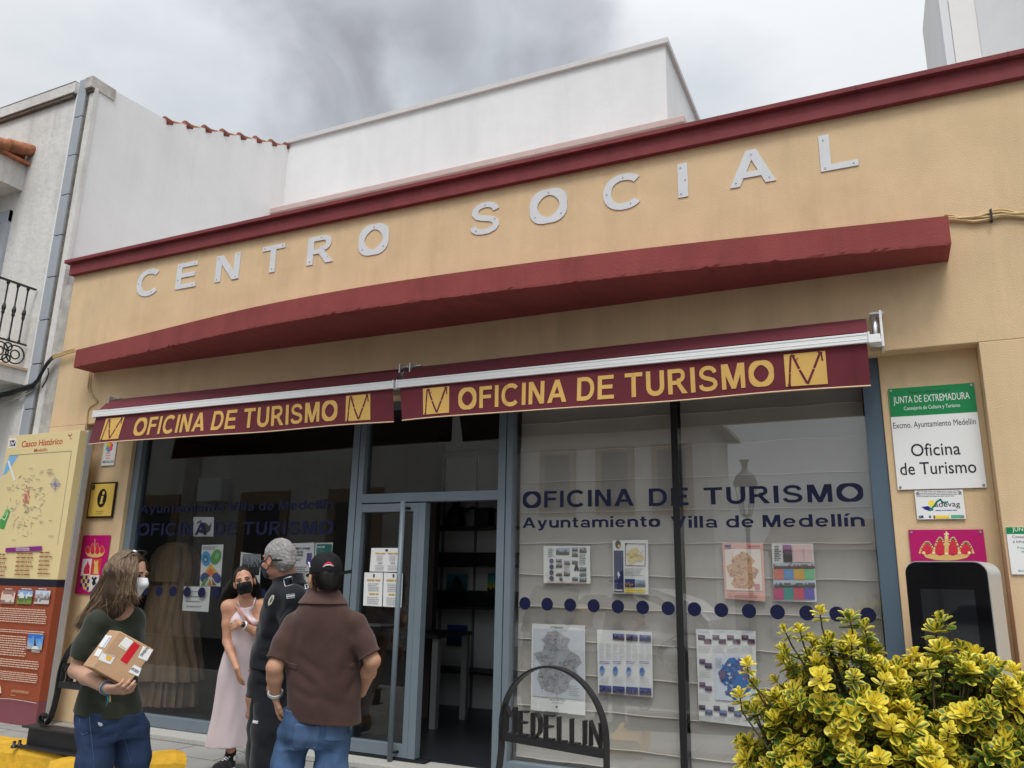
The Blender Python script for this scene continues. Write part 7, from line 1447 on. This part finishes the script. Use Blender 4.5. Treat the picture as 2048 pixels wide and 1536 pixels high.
for sg in (-1, 1):
    o = MB(); c = L(.032*sg, .0765, .0); v = []
    for i in range(7):
        for j in range(12): a = PI*i/6; b = 2*PI*j/12; v.append(c+(HM[0]*math.sin(a)*math.cos(b)+HM[2]*math.sin(a)*math.sin(b)*.7+HM[1]*math.cos(a))*.0135)
    o.add(v, [(i*12+j, i*12+(j+1) % 12, (i+1)*12+(j+1) % 12, (i+1)*12+j) for i in range(6) for j in range(12)], EYE, True); o.tube([c+HM[1]*.0112, c+HM[1]*.0142], [.0062, .0058], IRIS, 10); o.tube([c+HM[0]*x*.0165+HM[2]*(.0075-.005*x*x)+HM[1]*(.0118-.003*x*x) for x in (-1, -.5, 0, .5, 1)], .002, IRIS, 5); o.build('eye', wb)
    o = MB(); o.tube([L(.033*sg+x*.019*sg, .0955-.004*x-.004*x*x, .0255-.0005*x-.004*x*x) for x in (-1, -.5, 0, .5, 1)], [.002, .003, .003, .0024, .0014], mat('brown_brow', (.05, .03, .02), .7), 6); o.build('eyebrow', wb)
H_ = Field(hc-[.42, .36, .42], hc+[.3, .3, .2], .0055); H_.ell(L(0, -.014, .036), (.086, .104, .094), HM, 0); H_.half(L(0, .052, .03), (HM[1]*.93-HM[2]*.36))
H_.chain([A(246, 1150, -.03), A(238, 1185, -.05), A(226, 1215, -.06), A(200, 1236, -.05), A(180, 1250, .0)], [.075, .068, .055, .045, .018], .04); H_.chain([A(258, 1150, -.06), A(259, 1180, -.07), A(255, 1205, -.075)], [.035, .03, .018], .03); H_.chain([A(230, 1150, .02), A(212, 1190, .02), A(190, 1230, .04)], [.07, .065, .03], .04); H_.ripple(.003, (40, 40, 14), 14); H_.half(L(0, .068, 0), HM[1])
HBR = hair_mat('brown_hair', (.058, .036, .022), (.36, .245, .155), .42); solid(H_, 'hair', mat('brown_hair_base', (.055, .033, .020), .55, var=.5, vscale=30, stretch=(3, 3, .4)), wb)
def longhair(i, r):
    a = r.random()**.85; side = -1 if r.random() < .85 else 1       # a: 0 at the face, 1 at the back of the head
    an_ = -.95+a*2.3; el_ = r.uniform(.15, 1.35); p0 = L(.0, -.012, .034); cy_, sy_ = math.cos(el_), math.sin(el_)
    v = HM[0]*(-side*-1)*0; rt = HM[0]*side*-1   # camera side = person's right
    d = (rt*math.cos(an_)-HM[1]*math.sin(an_))*cy_+HM[2]*sy_; p = p0+np.array(HM[0]*(d@HM[0])*.088+HM[1]*(d@HM[1])*.106+HM[2]*(d@HM[2])*.097)
    dep = -.125*(1 if side < 0 else -.8)*(1-.55*a*a); j = r.gauss(0, 1)
    ex = 274-a*122+r.gauss(0, 8); ey = 1196+a*62+r.gauss(0, 8); mx_ = 268-a*58+r.gauss(0, 4); my_ = 1160+r.gauss(0, 4); nx_ = 269-a*86+r.gauss(0, 4); ny_ = 1188+a*18
    top = p+d*.004; q1 = A(mx_, my_, dep*.86+r.uniform(-.012, .012)); q2 = A(nx_, ny_, dep*.95+.01*j); q3 = A(ex, ey, dep*.85+.015*j)
    C = [top, top*.55+q1*.45+d*.016, q1, q2, q3]; out_ = []
    for k in range(len(C)-1):
        for t in (0, .34, .67): m0 = (C[k+1]-C[max(k-1, 0)])*.5; m1 = (C[min(k+2, len(C)-1)]-C[k])*.5; out_.append((2*t**3-3*t*t+1)*C[k]+(t**3-2*t*t+t)*m0+(-2*t**3+3*t*t)*C[k+1]+(t**3-t*t)*m1)
    return out_+[C[-1]]
strands('hair_strands', 2600, longhair, HBR, wb, 12, .0011)
o = MB(); g0 = L(.03, .045, .135); o.tube([L(-.06, .03, .122), L(-.03, .058, .132), L(.0, .064, .137), L(.03, .058, .136), L(.066, .03, .122)], .006, M_gasket, 6); o.tube([L(.066, .03, .122), L(.082, .005, .09), L(.088, -.03, .06)], .003, M_gasket, 6); o.tube([L(.05, .055, .128), L(.066, .036, .130)], .008, M_alu, 6); o.build('sunglasses', wb)
for k, (b_, c) in enumerate(((.005, (60, 130, 150)), (.014, (120, 60, 80)), (.022, (40, 90, 130)), (.030, (180, 170, 150)), (.038, (60, 46, 44)))): bracelet('bracelet', wr_r, el_r, b_, .0285+.002*(k % 2), .0038, flat(*c), wb)
o = MB(); q = wr_r-UPV*.03; o.tube([q, q-UPV*.02+CR*.006, q-UPV*.045], [.004, .005, .003], flat(50, 130, 150), 5); o.tube([q+CR*.012, q+CR*.016-UPV*.03], [.003, .004], flat(200, 180, 120), 5); o.build('bracelet_tassel', wb)
o = MB(); o.tube([A(233, 1205, -.12), A(240, 1222, -.135), A(243, 1230, -.14)], .0016, M_gasket, 5); o.build('necklace', wb)

# the parcel
wq = 3.84; p1, p2, p4 = aw(240, 1262, wq+.03), aw(308.5, 1299.5, wq+.02), aw(184.5, 1336, wq-.03); p3 = p2+p4-p1; T_ = aw(165, 1331, wq+.09)-p4; nb = np.cross(p2-p1, p4-p1); nb /= np.linalg.norm(nb); nb = nb if nb@CF < 0 else -nb
px_ = thing('parcel', 'brown cardboard parcel with red tape and white labels, held by the long-haired woman', 'parcel', tuple((p1+p3)/2))
CARD = mat('cardboard', srgb(186, 150, 116), .85, var=.1, vscale=8, bump=.15, bscale=90, stain=.15); m = MB(); m.hexa([p4, p3, p3+T_, p4+T_, p1, p2, p2+T_, p1+T_], CARD); m.build('box', px_, bevel=.004)
def onface(a, b, k=1, side=False):
    o_, n_ = (p1, nb) if not side else (p1, np.cross(T_, p4-p1)/np.linalg.norm(np.cross(T_, p4-p1))); d = _ray(a, b); n_ = n_ if n_@CF < 0 else -n_; t = ((o_-CAM)@n_)/(d@n_); return CAM+d*t+n_*.0008*k
def lab(pts, c, k=1, side=False): m2.add([onface(a, b, k, side) for a, b in pts], [tuple(range(len(pts)))], c)
m2 = MB(); lab([(268.6, 1283), (280.5, 1291), (253.7, 1329), (240.4, 1320)], flat(196, 24, 38)); lab([(252, 1273), (267, 1283), (252, 1302), (236, 1292)], WHITE, 2); lab([(286, 1291.5), (306, 1300.5), (294, 1322), (276, 1315)], WHITE, 2); lab([(268.5, 1329), (283, 1337), (277, 1353), (256.7, 1344)], WHITE, 2); lab([(205, 1303), (231.5, 1313), (221, 1329), (197, 1319)], WHITE, 2)
lab([(213, 1309), (226, 1314), (220, 1323), (212, 1319)], flat(226, 176, 80), 3); lab([(206, 1304), (231, 1313.6), (230.4, 1314.6), (205.4, 1305)], GREY, 3); lab([(212, 1270), (225, 1272), (210, 1296), (197, 1293)], WHITE, 2, True); lab([(196, 1297), (206, 1300), (198, 1314), (188, 1311)], WHITE, 2, True)
for k in range(4): a, b = 219-3.4*k, 1275+5*k; lab([(a, b), (a+2.2, b+.4), (a-.5, b+4.4), (a-2.6, b+3.8)], flat(150, 160, 220), 3, True)
lab([(241, 1289), (253, 1297), (251, 1299.5), (239, 1291.5)], flat(214, 190, 130), 3)
m2.build('label', px_)
def facetext(txt, o0, ux, uy, k):
    v, f, w_, h_ = text_mesh(txt, .02); O = np.array(o0); X_ = np.array(ux)-O; Y_ = np.array(uy)-O; m = MB(); m.add([onface(*(O+X_*(p[0]/w_)+Y_*(p[1]/h_)), k) for p in v], f, INK); m.build('lettering', px_)
facetext('DIVISION', (285, 1313), (299, 1296.5), (279.5, 1310), 3); facetext('VISION', (276.5, 1347.5), (262, 1339.5), (279.5, 1342), 3)
